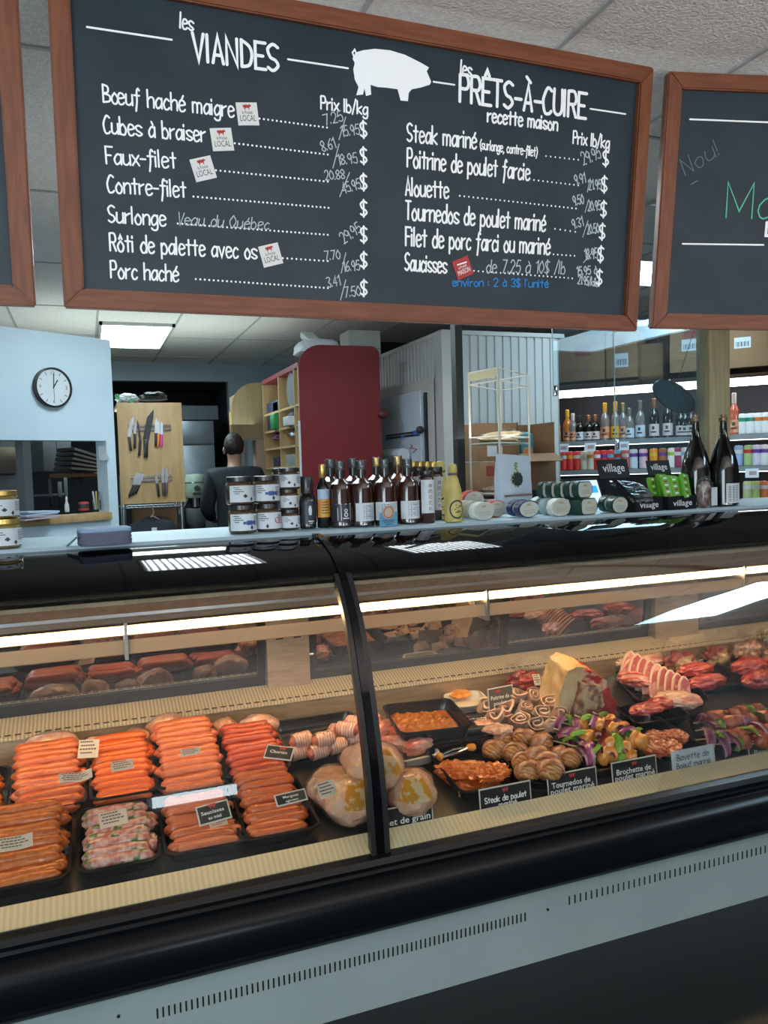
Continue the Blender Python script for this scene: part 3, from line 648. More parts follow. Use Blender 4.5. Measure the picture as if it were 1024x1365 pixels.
# ------------------------------------------------------------------ paper price labels and chalk cards
def label_paper(px, py, dz, w, h, yaw, tilt, label, cyl_=0.0, rot=0.0):
    p = aD(px, py, dz)
    bm = quadgrid(BM(), lambda u, v: ((u - .5) * w, (v - .5) * h, cyl_ * ((2 * u - 1) ** 2 + .4 * math.sin(7 * u))), 10, 2); solid(bm, .0006)
    t = solo('price_label', bm, m_paper, label, 'label', p, DR(yaw, tilt), 'paper price labels on the meat')
    bm = BM()
    for k in range(4):
        a = -.42 + .05 * (k % 2); b = .2 + .2 * ((k * 7) % 3) / 2; y = (.34 - .2 * k) * h
        z = lambda u: cyl_ * ((2 * (u + .5) - 1) ** 2 + .4 * math.sin(7 * (u + .5))) + .0009
        n = 6
        for j in range(n):
            u0 = a + (b - a) * j / n; u1 = u0 + (b - a) / n * .8
            bm.faces.new([bm.verts.new(q) for q in ((u0 * w, y, z(u0)), (u1 * w, y, z(u1)), (u1 * w, y + h * .08, z(u1)), (u0 * w, y + h * .08, z(u0)))])
    part('print', bm, m_print, t, 0, 'tiny printed lines'); return t
label_paper(101, 1036, .17, .085, .030, .05, .5, 'curled blank strip of paper label on the coral sausages', .008)
label_paper(20, 1124, .13, .08, .036, .06, .55, 'price label on the amber sausages at the front left', .004)
label_paper(163, 1020, .17, .060, .034, .06, .5, 'price label on the bright orange sausages')
label_paper(151, 1091, .12, .070, .044, .10, .5, 'price label on the herb sausages')
label_paper(254, 1002, .20, .055, .026, .03, .45, 'price label on the highest heap of pale coral sausages')
label_paper(118, 998, .12, .060, .056, -.2, .8, 'price label on the bag behind the coral sausages')
label_paper(291, 1096, .06, .05, .025, .1, .5, 'small price label below the card on the salmon sausages')
def card(label, X, Y, Z, w, h, yaw, lean, lines, back=None, letter=None, emb=True, rim=True, hand=False, group='chalk style product cards'):
    t = thing('product_card', label, 'sign', (X, Y, Z), (Matrix.Rotation(yaw, 3, 'Z') @ Matrix.Rotation(lean, 3, 'X')).to_euler(), group)
    t.rotation_euler = (Matrix.Rotation(yaw, 3, 'Z') @ Matrix.Rotation(PI / 2 + lean, 3, 'X')).to_euler()
    part('card_holder', box(BM(), (0, 0, -.0012), (w, h, .002), bev=.0006, seg=1), m_rim if rim else m_paper, t)
    b = .004 if rim else .0
    part('card_face', box(BM(), (0, 0, .0003), (w - 2 * b, h - 2 * b, .001)), back or m_card, t)
    bm = BM()
    for txt, x, y, tw, th in lines:
        if hand: write(bm, txt, (x - .5) * w, (y - .5) * h, tw * w, th * h, .0030, .0, .0011, jit=.05)
        else: sans(bm, txt, (x - .5) * w, (y - .5) * h, tw * w, .0011, 0, .012, height=th * h)
    part('lettering', bm, letter or m_let, t, 0)
    if emb:
        bm = BM(); bull(bm, 0 if not isinstance(emb, tuple) else emb[0] * w, (.33 if not isinstance(emb, tuple) else emb[1]) * h, .012, .0011)
        part('emblem', bm, mat('bull_red', (.45, .04, .035), .5), t, 0)
    return t
YF = 2.034
def front_card(label, pl, pr, lines, hb=.075, **kw):
    a = aY(*pl, YF); b = aY(*pr, YF); w = (b.x - a.x); top = (a.z + b.z) / 2
    return card(label, (a.x + b.x) / 2, YF + .004, top - hb / 2, w, hb, 0, -.12, lines, **kw)
front_card('black chalk card reading Poulet de grain before the chickens', (492, 1083), (578, 1069), [('Poulet de grain', .05, .42, .90, .30)], hb=.085, emb=(.18, .34))
front_card('black card with Steak de poulet mariné handwritten in white', (640, 1055), (709, 1040), [('Steak de poulet', .10, .50, .80, .18), ('mariné', .36, .31, .34, .15), ('Prix', .2, .10, .6, .12)], hb=.088, hand=True)
front_card('black card printed Tournedos de poulet mariné', (731, 1034), (797, 1023), [('Tournedos de', .08, .52, .78, .27), ('poulet mariné', .05, .32, .88, .27)], hb=.090)
front_card('black card printed Brochette de poulet mariné', (817, 1018), (877, 1007), [('Brochette de', .10, .53, .76, .28), ('poulet mariné', .06, .33, .88, .28)], hb=.090)
front_card('white card with Bavette de boeuf mariné handwritten in pen', (897, 1002), (954, 994), [('Bavette de', .12, .60, .74, .24), ('Boeuf mariné', .10, .30, .78, .2)], hb=.082, back=mat('card_white', (.62, .68, .72), .5), letter=mat('pen_ink', (.06, .08, .10), .6), emb=False, rim=False, hand=True, group=None)
front_card('black card at the right picture edge starting with Brochette', (1000, 992), (1058, 983), [('Brochette', .12, .55, .70, .26), ('au filet', .2, .34, .5, .26)], hb=.090)
def lay_card(label, px, py, dz, w, h, yaw, tilt, lines, **kw):
    p = aD(px, py, dz); c = card(label, p.x, p.y, p.z, w, h, 0, 0, lines, **kw); c.rotation_euler = DR(yaw, tilt); return c
lay_card('black card reading Chorizo tilted on the dark red sausages', 372, 1003, .17, .085, .046, -.55, .5, [('Chorizo', .18, .42, .62, .3)], emb=(.1, .28))
lay_card('black card on the reddish sausages beside the chickens', 388, 1063, .15, .088, .034, .10, .6, [('Merguez', .25, .52, .5, .3), ('agneau', .3, .2, .4, .26)], emb=False)
lay_card('large black card standing on the salmon sausages', 285, 1083, .10, .090, .052, .16, .75, [('Saucisses', .12, .48, .7, .26), ('au miel', .3, .2, .4, .24)], emb=(.0, .34))
p = aD(668, 930, .08)
card('see-through card reading Poitrine de poulet before the beef rib', p.x, p.y, p.z, .115, .082, .12, -.1, [('Poitrine de', .10, .46, .72, .26), ('poulet', .2, .2, .5, .26)], back=mat('card_brown', (.10, .085, .065), .3), emb=(-.1, .3))
# ------------------------------------------------------------------ minced-meat bags along the back panel
m_mince = mat('mince_bag', (.46, .17, .08), .28, col2=(.62, .33, .20), scale=50, bump=.5, bscale=40, coat=.7, lo=.4, hi=.65)
m_mincew = mat('mince_bag_pale', (.56, .27, .19), .28, col2=(.68, .42, .33), scale=40, bump=.5, bscale=30, coat=.7, lo=.4, hi=.65)
m_film = glassy('plastic_film', (.985, .98, .97), .45, .16, 1.35, .02, bump=.3, bscale=30)
def bag(px, py, dz, rx, ry, rz, m, label, seed, yaw=0, name='meat_bag'):
    p = aD(px, py, dz); t = thing(name, label, 'bag of meat', p, DR(yaw), None)
    part('filling', blob(BM(), (rx, ry, rz), (0, 0, rz * .2), amp=.16, freq=1.6, seed=seed, sub=4, flat=-rz * .8), m, t, 60)
    bm = blob(BM(), (rx * 1.05, ry * 1.05, rz * 1.06), (0, 0, rz * .2), amp=.17, freq=1.9, seed=seed, sub=4, flat=-rz * .86); nn = seed
    for v in bm.verts: v.co *= 1 + .05 * noise.noise(v.co * 60 + Vector((nn, 0, 0)))
    part('film', bm, m_film, t, 40, 'clear crinkled film'); return t
for a in ((68, 1000, .05, .085, .05, .05, m_mincew, 'pale bag of mince behind the coral sausages', 1), (130, 1003, .04, .05, .045, .045, m_mincew, 'small bag of mince with a paper label behind the orange sausages', 2),
          (183, 990, .04, .055, .045, .042, m_mince, 'orange bag of mince low behind the bright orange sausages', 3), (222, 975, .06, .068, .05, .05, m_mince, 'round bag of mince tallest along the back', 4),
          (300, 975, .05, .045, .04, .04, m_mince, 'small bag of mince left of the dark red sausages', 5), (345, 972, .06, .065, .045, .045, m_mincew, 'pale crinkled bag behind the dark red sausages', 6)):
    bag(*a)
# ------------------------------------------------------------------ bacon-wrapped rolls
m_bacon = wave('bacon', (.66, .45, .36), (.60, .24, .16), 34, 'X', 3, .4, .4, coat=.3); m_roll = sm('roll_meat', (.48, .09, .04), (.55, .16, .08))
def bacon_roll(X, Y, dz, yaw, label, L=.062, r=.024):
    t = thing('bacon_roll', label, 'bacon roll', onD(X, Y, dz), DR(yaw), 'rolls wrapped in bacon')
    part('meat', saus_bm(L + .026, r * .86, .0, 3), m_roll, t, 60)
    bm = BM(); lathe(bm, [(r * .9, -L / 2), (r * 1.06, -L / 2 + .004), (r * 1.09, -.01), (r * 1.04, 0), (r * 1.09, .01), (r * 1.06, L / 2 - .004), (r * .9, L / 2)], 18, TR((0, 0, 0), (0, PI / 2, 0)), caps=False)
    for v in bm.verts: v.co += Vector((0, v.co.y, v.co.z)) * .12 * noise.noise(v.co * 40)
    part('bacon', bm, m_bacon, t, 60); return t
for i, (px, py, dz, yw) in enumerate(((402, 986, .085, .25), (432, 985, .085, .15), (398, 1002, .05, .3), (425, 1001, .05, .3), (449, 994, .05, .3), (462, 972, .09, -.6), (474, 964, .095, -.6), (452, 975, .055, -.7), (470, 985, .05, -.5), (486, 975, .06, -.5))):
    p = aD(px, py, dz)
    bacon_roll(p.x, p.y, dz, yw, ['bacon roll on top at the left end of the heap', 'bacon roll on top, second in the heap', 'bacon roll at the front left, over the dark tray', 'bacon roll in the middle of the front of the heap', 'bacon roll at the right end of the front', 'bacon roll turned aside beside the mullion', 'bacon roll standing behind the mullion', 'bacon roll lying lower at the turn', 'bacon roll tucked above the chickens', 'bacon roll half hidden by the mullion'][i])
p = aD(425, 1003, 0); tray(p.x + .03, 2.60, .30, .26, 'dark tray beneath the bacon rolls')
# ------------------------------------------------------------------ wrapped chickens
m_chick = mat('chicken_skin', (.72, .36, .22), .28, col2=(.80, .54, .38), scale=22, bump=.7, bscale=38, coat=.6, lo=.35, hi=.65)
m_chl = mat('chicken_label', (.72, .36, .03), .4, col2=(.80, .66, .40), scale=28, lo=.5, hi=.55)
def chicken(px, py, dz, s, yaw, label, tilt=0, seed=0, lab=True):
    p = aD(px, py, dz); t = thing('whole_chicken', label, 'chicken', p, DR(yaw, tilt), 'wrapped whole chickens')
    bmps = (((.0, -.9, .5), .18, .18), ((.8, .5, .1), .22, .08), ((-.8, .5, .1), .22, .08), ((.9, -.35, .0), .12, .05), ((-.9, -.35, .0), .12, .05), ((0, 0, 1), -.04, .05))
    body = part('body', blob(BM(), (.078 * s, .098 * s, .066 * s), amp=.08, freq=1.5, seed=seed, bumps=bmps, sub=5, flat=-.05 * s, crease=.05), m_chick, t, 70)
    bm = blob(BM(), (.081 * s, .101 * s, .069 * s), amp=.08, freq=1.5, seed=seed, bumps=bmps, sub=5, flat=-.052 * s)
    for v in bm.verts: v.co *= 1 + .06 * abs(noise.noise(v.co * 26 + Vector((seed, 2, 1)))) + .03 * abs(noise.noise(v.co * 60))
    part('film', bm, m_film, t, 40, 'clear crinkled film')
    if lab:
        f = lambda u, v: (lambda a, e: (.100 * s * math.cos(e) * math.sin(a), -.124 * s * math.cos(e) * math.cos(a), .084 * s * math.sin(e)))((u - .5) * 1.2, .75 + (v - .5) * .8)
        o = part('label', solid(quadgrid(BM(), f, 8, 6), .0008), m_chl, t, 60, 'orange and white sticker')
    return t
chicken(452, 1052, .055, .95, .5, 'wrapped chicken at the left rear with a white price sticker', seed=1)
chicken(498, 1022, .115, 1.08, -.1, 'largest wrapped chicken lying on top, crossed by the mullion', seed=2)
chicken(464, 1064, .062, 1.0, .1, 'wrapped chicken at the front left of the mullion', seed=3)
chicken(546, 1055, .062, .95, -.2, 'wrapped chicken behind the card reading poulet de grain', seed=4)
label_paper(436, 1052, .12, .055, .045, .2, .8, 'white price sticker on the left rear chicken')
# cut chicken pieces on a tray right of the mullion
m_cut = mat('raw_cut', (.52, .12, .09), .3, col2=(.66, .36, .28), scale=22, bump=.3, coat=.5, lo=.4, hi=.62)
p = aD(536, 1003, 0); tray(p.x, p.y, .18, .24, 'white tray of wrapped red and pink cuts right of the mullion', .06, m_trayw)
for i, (dx, dy, dz, rx, ry, yw) in enumerate(((-.03, .08, .05, .055, .03, .3), (.02, .03, .05, .06, .032, -.5), (-.04, -.03, .05, .06, .03, -.4), (.03, -.07, .05, .055, .03, .2), (-.05, .12, .055, .045, .03, .9))):
    solo('pink_cut', blob(BM(), (rx, ry, .028), amp=.25, freq=2, seed=20 + i, sub=4), m_cut, 'raw pink cut on the white tray, ' + ['near its back', 'in its middle', 'at its left side', 'at its front', 'topmost at the back left'][i], 'meat', p + Vector((dx, dy, dz + DS * dy)), DR(yw), 'raw pink cuts on the white tray')
# ------------------------------------------------------------------ marinated meat, right-hand half of the case
def sauce(name, a, b, s=40): return mat(name, a, .22, 0, col2=b, scale=s, bump=.4, bscale=60, coat=.6, lo=.35, hi=.7)
m_or = sauce('orange_marinade', (.62, .17, .012), (.78, .34, .05)); m_rd = sauce('red_marinade', (.60, .09, .008), (.72, .22, .03)); m_bav = sauce('red_rub', (.36, .045, .02), (.62, .17, .06), 70)
def pile(w, d, h, lump, seed, m, name, label, cat, loc, yaw=0):
    """a heap of small chunks in sauce that nobody could count"""
    so = Vector((seed, seed * 2, 0))
    def f(u, v):
        x, y = (u - .5) * w, (v - .5) * d; e = max(0, 1 - max(abs(2 * u - 1), abs(2 * v - 1)) ** 6)
        c = noise.cell_vector; dist = noise.voronoi(Vector((x * lump, y * lump, 0)) + so)[0][0]
        k = .55 + .45 * noise.noise(Vector((x * 9, y * 9, 1)) + so)
        return (x, y, .004 + e * (h * k + .012 * (1 - min(dist * 1.6, 1))))
    return solo(name, solid(quadgrid(BM(), f, 56, 56), -.003), m, label, cat, loc, DR(yaw), kind='stuff', smooth=70)
p = aD(568, 971, .05); tray(p.x, p.y, .265, .235, 'black tray of diced meat in orange marinade at the back', -.08, h=.05, dz=.05)
pile(.215, .185, .035, 55, 1, m_or, 'diced_marinade', 'diced meat in orange marinade in the back black tray', 'marinated meat', onD(p.x, p.y, .060), -.08)
p = aD(612, 940, .0); tray(p.x + .02, 2.685, .16, .13, 'white tray with an orange cutlet behind the diced meat', -.05, m_trayw)
solo('breaded_cutlet', blob(BM(), (.05, .035, .012), amp=.15, freq=2, seed=4, sub=3), m_or, 'flat orange cutlet in the small white tray', 'meat', onD(p.x + .02, p.y + .03, .03), DR(.1))
p = aD(634, 966, .045); c = solo('black_package', box(BM(), (0, 0, 0), (.13, .12, .03), bev=.008), m_card, 'black lidded package lying beside the diced orange meat', 'package', onD(p.x + .01, p.y, .045), DR(-.1))
bm = BM(); sans(bm, 'Steak de Porc', -.035, .01, .075, .0156, .0, .012, height=.014); sans(bm, 'mariné', -.02, -.012, .045, .0156, .0, .01, height=.013); part('lettering', bm, m_let, c, 0)
bm = BM(); bull(bm, -.03, .034, .012, .0157); part('emblem', bm, MATS['bull_red'], c, 0); part('price_sticker', box(BM(), (.035, -.038, .0156), (.035, .012, .001)), m_paper, c)
p = aD(650, 1045, .0); p.y = 2.222; tray(p.x - .005, p.y, .265, .30, 'large black tray of steak in red-orange sauce at the front', -.03, h=.045)
pile(.15, .17, .026, 26, 5, m_rd, 'steak_marinade', 'steaks in red-orange sauce in the large front tray', 'marinated meat', onD(p.x - .055, p.y - .02, .008), .15)
for k in range(3): solo('chicken_steak', blob(BM(), (.06, .042, .018), amp=.45, freq=3.5, seed=60 + k, sub=5), m_rd, 'flat chicken steak in red-orange sauce, ' + ['left one of the front tray', 'middle one of the front tray', 'right one of the front tray'][k], 'meat', onD(p.x - .085 + .05 * k, p.y - .01 - .025 * k, .040), DR(-.4 + .3 * k), 'chicken steaks in the front tray')
# serving tongs across the two trays
t = thing('serving_tongs', 'small clear tongs with orange tips between the two orange trays', 'tongs', aD(606, 1003, .05), DR(.1))
part('arm', tube(BM(), [(-.055, 0, 0), (0, .008, .006), (.06, .004, .004)], .0035, 8, 4), m_chrome, t); part('arm', tube(BM(), [(-.055, -.012, 0), (0, -.014, .006), (.06, .0, .004)], .0035, 8, 4), m_chrome, t)
part('tip', blob(BM(), (.011, .013, .014), (-.058, -.004, 0), amp=.1, sub=3), m_or, t); part('tip', blob(BM(), (.018, .016, .012), (.066, .002, .004), amp=.15, sub=3), m_or, t)
# rolled chicken breasts
m_pale = mat('pale_roll', (.62, .37, .25), .35, 0, col2=(.70, .50, .37), scale=30, bump=.2, coat=.35)
def curl_bm(seed, R=.042, w=.034):
    rs = random.Random(seed); bm = BM(); th = .006; n = 44; a1 = rs.uniform(3.4, 4.4) * PI; ro = []; rings = []
    for i in range(n + 1):
        t = i / n; a = a1 * t; r = .006 + (R - .006) * t * (1 + .08 * math.sin(a * 3)); x, y = r * math.cos(a), r * math.sin(a) * .72
        nx, ny = math.cos(a), math.sin(a); e = th * (.5 + .5 * math.sin(PI * min(1, .15 + t)))
        rings.append([(x - nx * e / 2, y - ny * e / 2, -w / 2), (x + nx * e / 2, y + ny * e / 2, -w / 2), (x + nx * e / 2, y + ny * e / 2, w / 2), (x - nx * e / 2, y - ny * e / 2, w / 2)])
    loft(bm, rings)
    for v in bm.verts: v.co += Vector((noise.noise(v.co * 30 + Vector((seed, 0, 0))), noise.noise(v.co * 30 + Vector((0, seed, 0))), noise.noise(v.co * 25 + Vector((0, 0, seed))))) * .016
    return bm
CURLS = [mk('rolled_breast', curl_bm(k), m_pale, 50).data for k in range(4)]
spots = [(668, 932), (690, 927), (712, 930), (734, 936), (650, 940), (676, 946), (700, 946), (724, 950), (748, 952), (662, 956), (692, 962), (716, 966), (738, 966)]
for i, (px, py) in enumerate(spots):
    p = aD(px, py, .05 + .02 * (i % 2)); o = bpy.data.objects.new('rolled_breast', CURLS[i % 4]); COL.objects.link(o); o.location = p
    o.rotation_euler = (Matrix.Rotation(math.atan(DS) + .5, 3, 'X') @ Matrix.Rotation(random.Random(i).uniform(-1, 1), 3, 'Z') @ Matrix.Rotation(random.Random(i + 40).uniform(-.5, .5), 3, 'Y')).to_euler()
    tag(o, 'pale rolled chicken breast heaped before the beef rib', 'meat', 'pale rolled chicken breasts')
for k, (px, py) in enumerate(((646, 966), (664, 972))):
    solo('raw_patty', blob(BM(), (.052, .032, .016), amp=.2, freq=2.5, seed=80 + k, sub=4), mat('raw_pink', (.55, .22, .13), .35, 0, col2=(.70, .46, .32), scale=60, coat=.4), ['flat raw pink piece left of the brown bundles, nearer the black package', 'flat raw pink piece beside the skewer ends'][k], 'meat', aD(px, py, .05 + .02 * k), DR(-.2))
# brown tournedos bundles
m_tourn = wave('tournedos_brown', (.42, .14, .03), (.54, .27, .09), 28, 'DIAGONAL', 4, .22, .6, coat=.6); m_band = mat('tournedos_band', (.42, .14, .07), .25, 0, col2=(.58, .30, .17), scale=40, coat=.6)
def tourn(i, px, py, dz):
    rs = random.Random(i); t = thing('tournedos', 'shiny brown tied chicken bundle heaped behind the tournedos card', 'meat bundle', aD(px, py, dz), DR(rs.uniform(-.8, .8), rs.uniform(-.3, .3)), 'brown tied chicken bundles')
    bm = blob(BM(), (.043, .038, .032), amp=.08, freq=2, seed=i, sub=3); part('meat', bm, m_tourn, t, 70)
    for a, q in ((.0, .0), (1.2, .5)):
        bm = BM(); lathe(bm, [(.0415, -.011), (.045, -.007), (.045, .007), (.0415, .011)], 20, TR((0, 0, 0), (PI / 2 + q, a, 0), (1, 1, 1)), caps=False)
        for v in bm.verts: v.co.z *= .84
        part('wrap', bm, m_band, t, 70)
for i, (px, py) in enumerate(((672, 985), (700, 984), (722, 990), (660, 1000), (688, 1004), (716, 1008), (744, 1008), (700, 1016), (730, 1016), (758, 1012), (704, 1028), (734, 1026))):
    tourn(i, px, py, .035 + .018 * (i % 3))
p = aD(712, 1012, 0); tray(p.x, 2.235, .24, .34, 'black tray under the brown chicken bundles', -.02)
# skewers
m_stick = mat('skewer_wood', (.66, .48, .26), .6); m_onion = wave('red_onion', (.40, .06, .20), (.70, .42, .54), 14, 'X', 2, .25, .2, coat=.4); m_gpep = mat('green_pepper', (.16, .36, .02), .2, 0, col2=(.30, .52, .06), scale=12, coat=.5); m_opep = mat('orange_chicken', (.62, .20, .02), .25, 0, col2=(.72, .30, .06), scale=25, bump=.3, coat=.5); m_rpep = mat('red_pepper', (.56, .05, .02), .2, 0, col2=(.66, .14, .04), scale=14, coat=.5)
def wedge_bm(seed, R=.025):
    """curved petal, as of an onion or a pepper"""
    rs = random.Random(seed); k = rs.uniform(.9, 1.3)
    f = lambda u, v: ((v - .5) * .024 * (1 - .5 * abs(2 * u - 1)) + .010 * math.cos((u - .5) * 2.6) - .008, R * k * math.sin((u - .5) * 2.9), R * math.cos((u - .5) * 2.9) * .9 - .006 + .006 * math.sin(v * PI))
    return solid(quadgrid(BM(), f, 12, 4), .007)
WD = {n: [mk(n, wedge_bm(k + s), m, 50).data for k in range(3)] for s, (n, m) in enumerate((('onion_piece', m_onion), ('green_pepper_piece', m_gpep), ('red_pepper_piece', m_rpep)))}
WD['chicken_piece'] = [mk('chicken_piece', blob(BM(), (.014, .021, .018), amp=.2, freq=2, seed=k, sub=3, box_=3), m_opep, 60).data for k in range(3)]
m_beef = mat('skewer_beef', (.40, .06, .03), .25, 0, col2=(.60, .20, .08), scale=50, bump=.4, coat=.5); WD['beef_piece'] = [mk('beef_piece', blob(BM(), (.016, .021, .018), amp=.25, freq=2.4, seed=k + 9, sub=3, box_=3), m_beef, 60).data for k in range(3)]
def skewer(label, p, q, seq, group, seed):
    a, b = Vector(p), Vector(q); L = (b - a).length; t = thing('skewer', label, 'skewer', a, (b - a).to_track_quat('X', 'Z').to_euler(), group)
    part('stick', tube(BM(), [(-.035, 0, 0), (L + .01, 0, 0)], .0026, 8), m_stick, t)
    rs = random.Random(seed); n = len(seq)
    for i, s in enumerate(seq):
        nm = {'o': 'onion_piece', 'g': 'green_pepper_piece', 'r': 'red_pepper_piece', 'c': 'chicken_piece', 'b': 'beef_piece'}[s]
        o = bpy.data.objects.new(nm, rs.choice(WD[nm])); COL.objects.link(o); o.parent = t; o.location = (.012 + (L - .02) * i / n, 0, -.004 if s in 'ogr' else 0); o.rotation_euler = (rs.uniform(-.9, .9), rs.uniform(-.3, .3), rs.uniform(-.7, .7)); o.scale = [rs.uniform(1.25, 1.6)] * 3
sk = (((744, 962), (838, 985), .08, 'og ocr gcoc'), ((752, 975), (845, 1000), .085, 'oogcorcgc'), ((748, 990), (842, 1012), .06, 'ogocorcg'), ((772, 996), (852, 1012), .06, 'oogcgoc'), ((778, 958), (858, 990), .10, 'gocrcogc'), ((770, 1006), (850, 1014), .05, 'oogcogc'), ((800, 955), (868, 996), .10, 'gcocogc'))
nmz = ['uppermost at the left', 'second from the top at the left', 'in the middle of the heap', 'second from the front', 'behind the heap at the middle', 'lowest at the front', 'farthest back at the right']
for i, (pa, pb, dz, seq) in enumerate(sk):
    skewer('chicken skewer with red onion and green pepper, ' + nmz[i], aD(*pa, dz), aD(*pb, dz - .01), seq.replace(' ', ''), 'chicken brochettes', i)
p = aD(800, 1005, 0); tray(p.x, 2.235, .27, .34, 'black tray under the chicken brochettes', -.02)
p = aD(890, 1000, 0); tray(p.x + .01, 2.225, .17, .30, 'black tray of red rubbed steak behind the white card', -.02)
for k, (px, py) in enumerate(((876, 984), (900, 982), (872, 998), (892, 996))):
    solo('rubbed_steak', blob(BM(), (.050, .040, .020), amp=.3, freq=3, seed=90 + k, sub=5), m_bav, 'red rubbed steak behind the white card, ' + ['back left', 'back right', 'front left', 'front right'][k] + ' in its tray', 'meat', aD(px, py, .035 + .006 * k), DR(.3 * k), 'red rubbed steaks')
p = aD(985, 985, 0); tray(p.x + .03, p.y + .02, .33, .24, 'black tray of beef brochettes at the right edge', -.02, h=.045)
for i, (pa, pb, dz, seq) in enumerate((((938, 972), (1030, 955), .06, 'oogbbobgb'), ((940, 985), (1035, 975), .06, 'ogobbgbob'), ((935, 962), (1020, 945), .05, 'obbrbbgb'), ((958, 992), (1045, 985), .045, 'oogbrbbo'))):
    skewer('beef skewer with red onion at the right edge, ' + ['upper middle', 'lower middle', 'farthest back', 'nearest the glass'][i], aD(*pa, dz), aD(*pb, dz), seq, 'beef brochettes', 50 + i)
pile(.20, .15, .035, 45, 12, m_bav, 'rubbed_mince', 'loose red rubbed meat heaped on the beef brochette tray', 'marinated meat', onD(p.x + .05, p.y + .05, .012), 0)
# ------------------------------------------------------------------ big cuts
m_red = mat('raw_beef', (.34, .022, .022), .28, 0, col2=(.50, .075, .06), scale=26, bump=.25, bscale=40, coat=.5, lo=.35, hi=.7)
m_rmarb = mat('marbled_beef', (.38, .035, .03), .3, 0, col2=(.68, .42, .28), scale=24, bump=.3, bscale=30, coat=.4, lo=.46, hi=.56, detail=7)
m_fat = mat('beef_fat', (.66, .50, .28), .4, 0, col2=(.56, .38, .18), scale=16, bump=.4, bscale=30, coat=.2)
m_bone = mat('bone_face', (.60, .40, .24), .4, 0, col2=(.26, .10, .07), scale=30, bump=.5, detail=7, lo=.44, hi=.58)
p = aD(774, 922, .10); t = thing('beef_rib', 'big standing beef rib with a thick cream fat cap', 'beef', p, DR(-.1))
def slab(bm, outline, y0, y1, seed, amp=.010, cuts=5):
    prism(bm, outline, y0, y1, 'Y'); bmesh.ops.triangulate(bm, faces=bm.faces[:]); bmesh.ops.subdivide_edges(bm, edges=bm.edges[:], cuts=cuts, use_grid_fill=True); bmesh.ops.smooth_vert(bm, verts=bm.verts[:], factor=.5); bmesh.ops.smooth_vert(bm, verts=bm.verts[:], factor=.5)
    for v in bm.verts: v.co += Vector((noise.noise(v.co * 22 + Vector((seed, 0, 0))), noise.noise(v.co * 22 + Vector((0, seed, 0))), noise.noise(v.co * 22 + Vector((0, 0, seed))))) * amp
    return bm
part('fat_cap', slab(BM(), [(-.135, -.075), (-.075, -.10), (-.045, .02), (-.02, .115), (-.055, .125), (-.09, .11), (-.105, .02)], -.05, .10, 3), m_fat, t, 70, 'thick cream fat')
part('marbled_face', slab(BM(), [(-.06, -.085), (-.035, .10), (.0, .105), (.08, .055), (.095, .0), (.02, -.06)], -.045, .10, 5), m_rmarb, t, 70, 'marbled red and cream meat')
part('bone_face', slab(BM(), [(-.055, -.08), (-.04, .065), (.05, .045), (.062, -.02), (.025, -.09)], -.068, -.02, 6, .008), m_bone, t, 70, 'pale bone side')
part('lean_meat', slab(BM(), [(.03, -.10), (.06, .01), (.085, .03), (.118, -.03), (.125, -.10)], -.055, .09, 7), m_red, t, 70, 'dark red lean end')
part('lean_edge', slab(BM(), [(-.10, -.10), (-.05, -.075), (.03, -.09), (.03, -.11), (-.09, -.112)], -.06, .08, 8, .006), m_red, t, 70)
FB_EXTRA = (700, 905, .06, .15, .12, 6, 'vacuum bag of dark red meat left of the beef rib', m_red)
label_paper(716, 906, .10, .030, .045, -.1, .9, 'white sticker on the bag of dark red meat')
# sliced chops fanned out beside the rib
m_pork = wave('chop_stripes', (.62, .30, .24), (.44, .07, .06), 11, 'Y', 5, .3, .3, coat=.5, lo=.45, hi=.65)
m_porkfat = mat('chop_fat', (.70, .44, .33), .35, 0, col2=(.60, .22, .17), scale=18, bump=.3, coat=.4, lo=.5, hi=.62)
for k in range(9):
    px, py = 838 + 9.5 * k, 893 + 4.6 * k; pt = aD(px, py, .062 - .003 * k)
    t = thing('rib_chop', 'pink sliced rib chop in the fan right of the beef rib', 'chop', pt, DR(-.75 + .05 * k, -.55), 'fanned pink rib chops')
    part('meat', slab(BM(), [(-.02, -.06), (-.026, -.02), (-.018, .05), (.0, .075), (.016, .06), (.026, -.01), (.018, -.06)], -.008, .008, k, .006, 3), m_pork, t, 70)
    part('fat_edge', tube(BM(), [(-.022, -.009, -.06), (-.028, -.009, -.02), (-.02, -.006, .05), (.0, 0, .078), (.017, 0, .062)], .006, 8, 3), m_porkfat, t)
for k, (px, py, yw) in enumerate(((835, 882, -.4), (862, 878, -.3), (905, 932, -.5), (850, 905, -.5))):
    solo('pork_piece', blob(BM(), (.085, .05, .028), amp=.22, freq=2, seed=110 + k, sub=5), m_porkfat if k != 3 else m_pork, 'pink and white pork piece ' + ['behind the fan at the left', 'behind the fan at the right', 'at the near end of the fan', 'under the fan'][k], 'meat', aD(px, py, .05), DR(yw), 'pink pork pieces by the fan')
p = aD(880, 925, 0); tray(p.x, 2.56, .30, .30, 'black tray under the fanned rib chops', -.3)
for k, (px, py, rx, ry, rz, yw) in enumerate(((927, 893, .095, .038, .032, .05), (942, 909, .10, .036, .032, .06), (1000, 888, .10, .045, .036, .1), (1012, 905, .09, .045, .036, .15), (862, 945, .075, .035, .022, .05), (880, 938, .055, .03, .022, -.2))):
    solo('red_fillet', blob(BM(), (rx, ry, rz), amp=.2, freq=2.2, seed=130 + k, sub=5, flat=-rz * .7), m_red, 'long red beef fillet ' + ['behind, right of the fanned chops', 'in front of the pair right of the chops', 'upper one at the right edge', 'lower one at the right edge', 'in the dark tray under the fanned chops, nearer', 'in the dark tray under the fanned chops, farther'][k], 'beef', aD(px, py, .05), DR(yw), 'long red beef fillets')
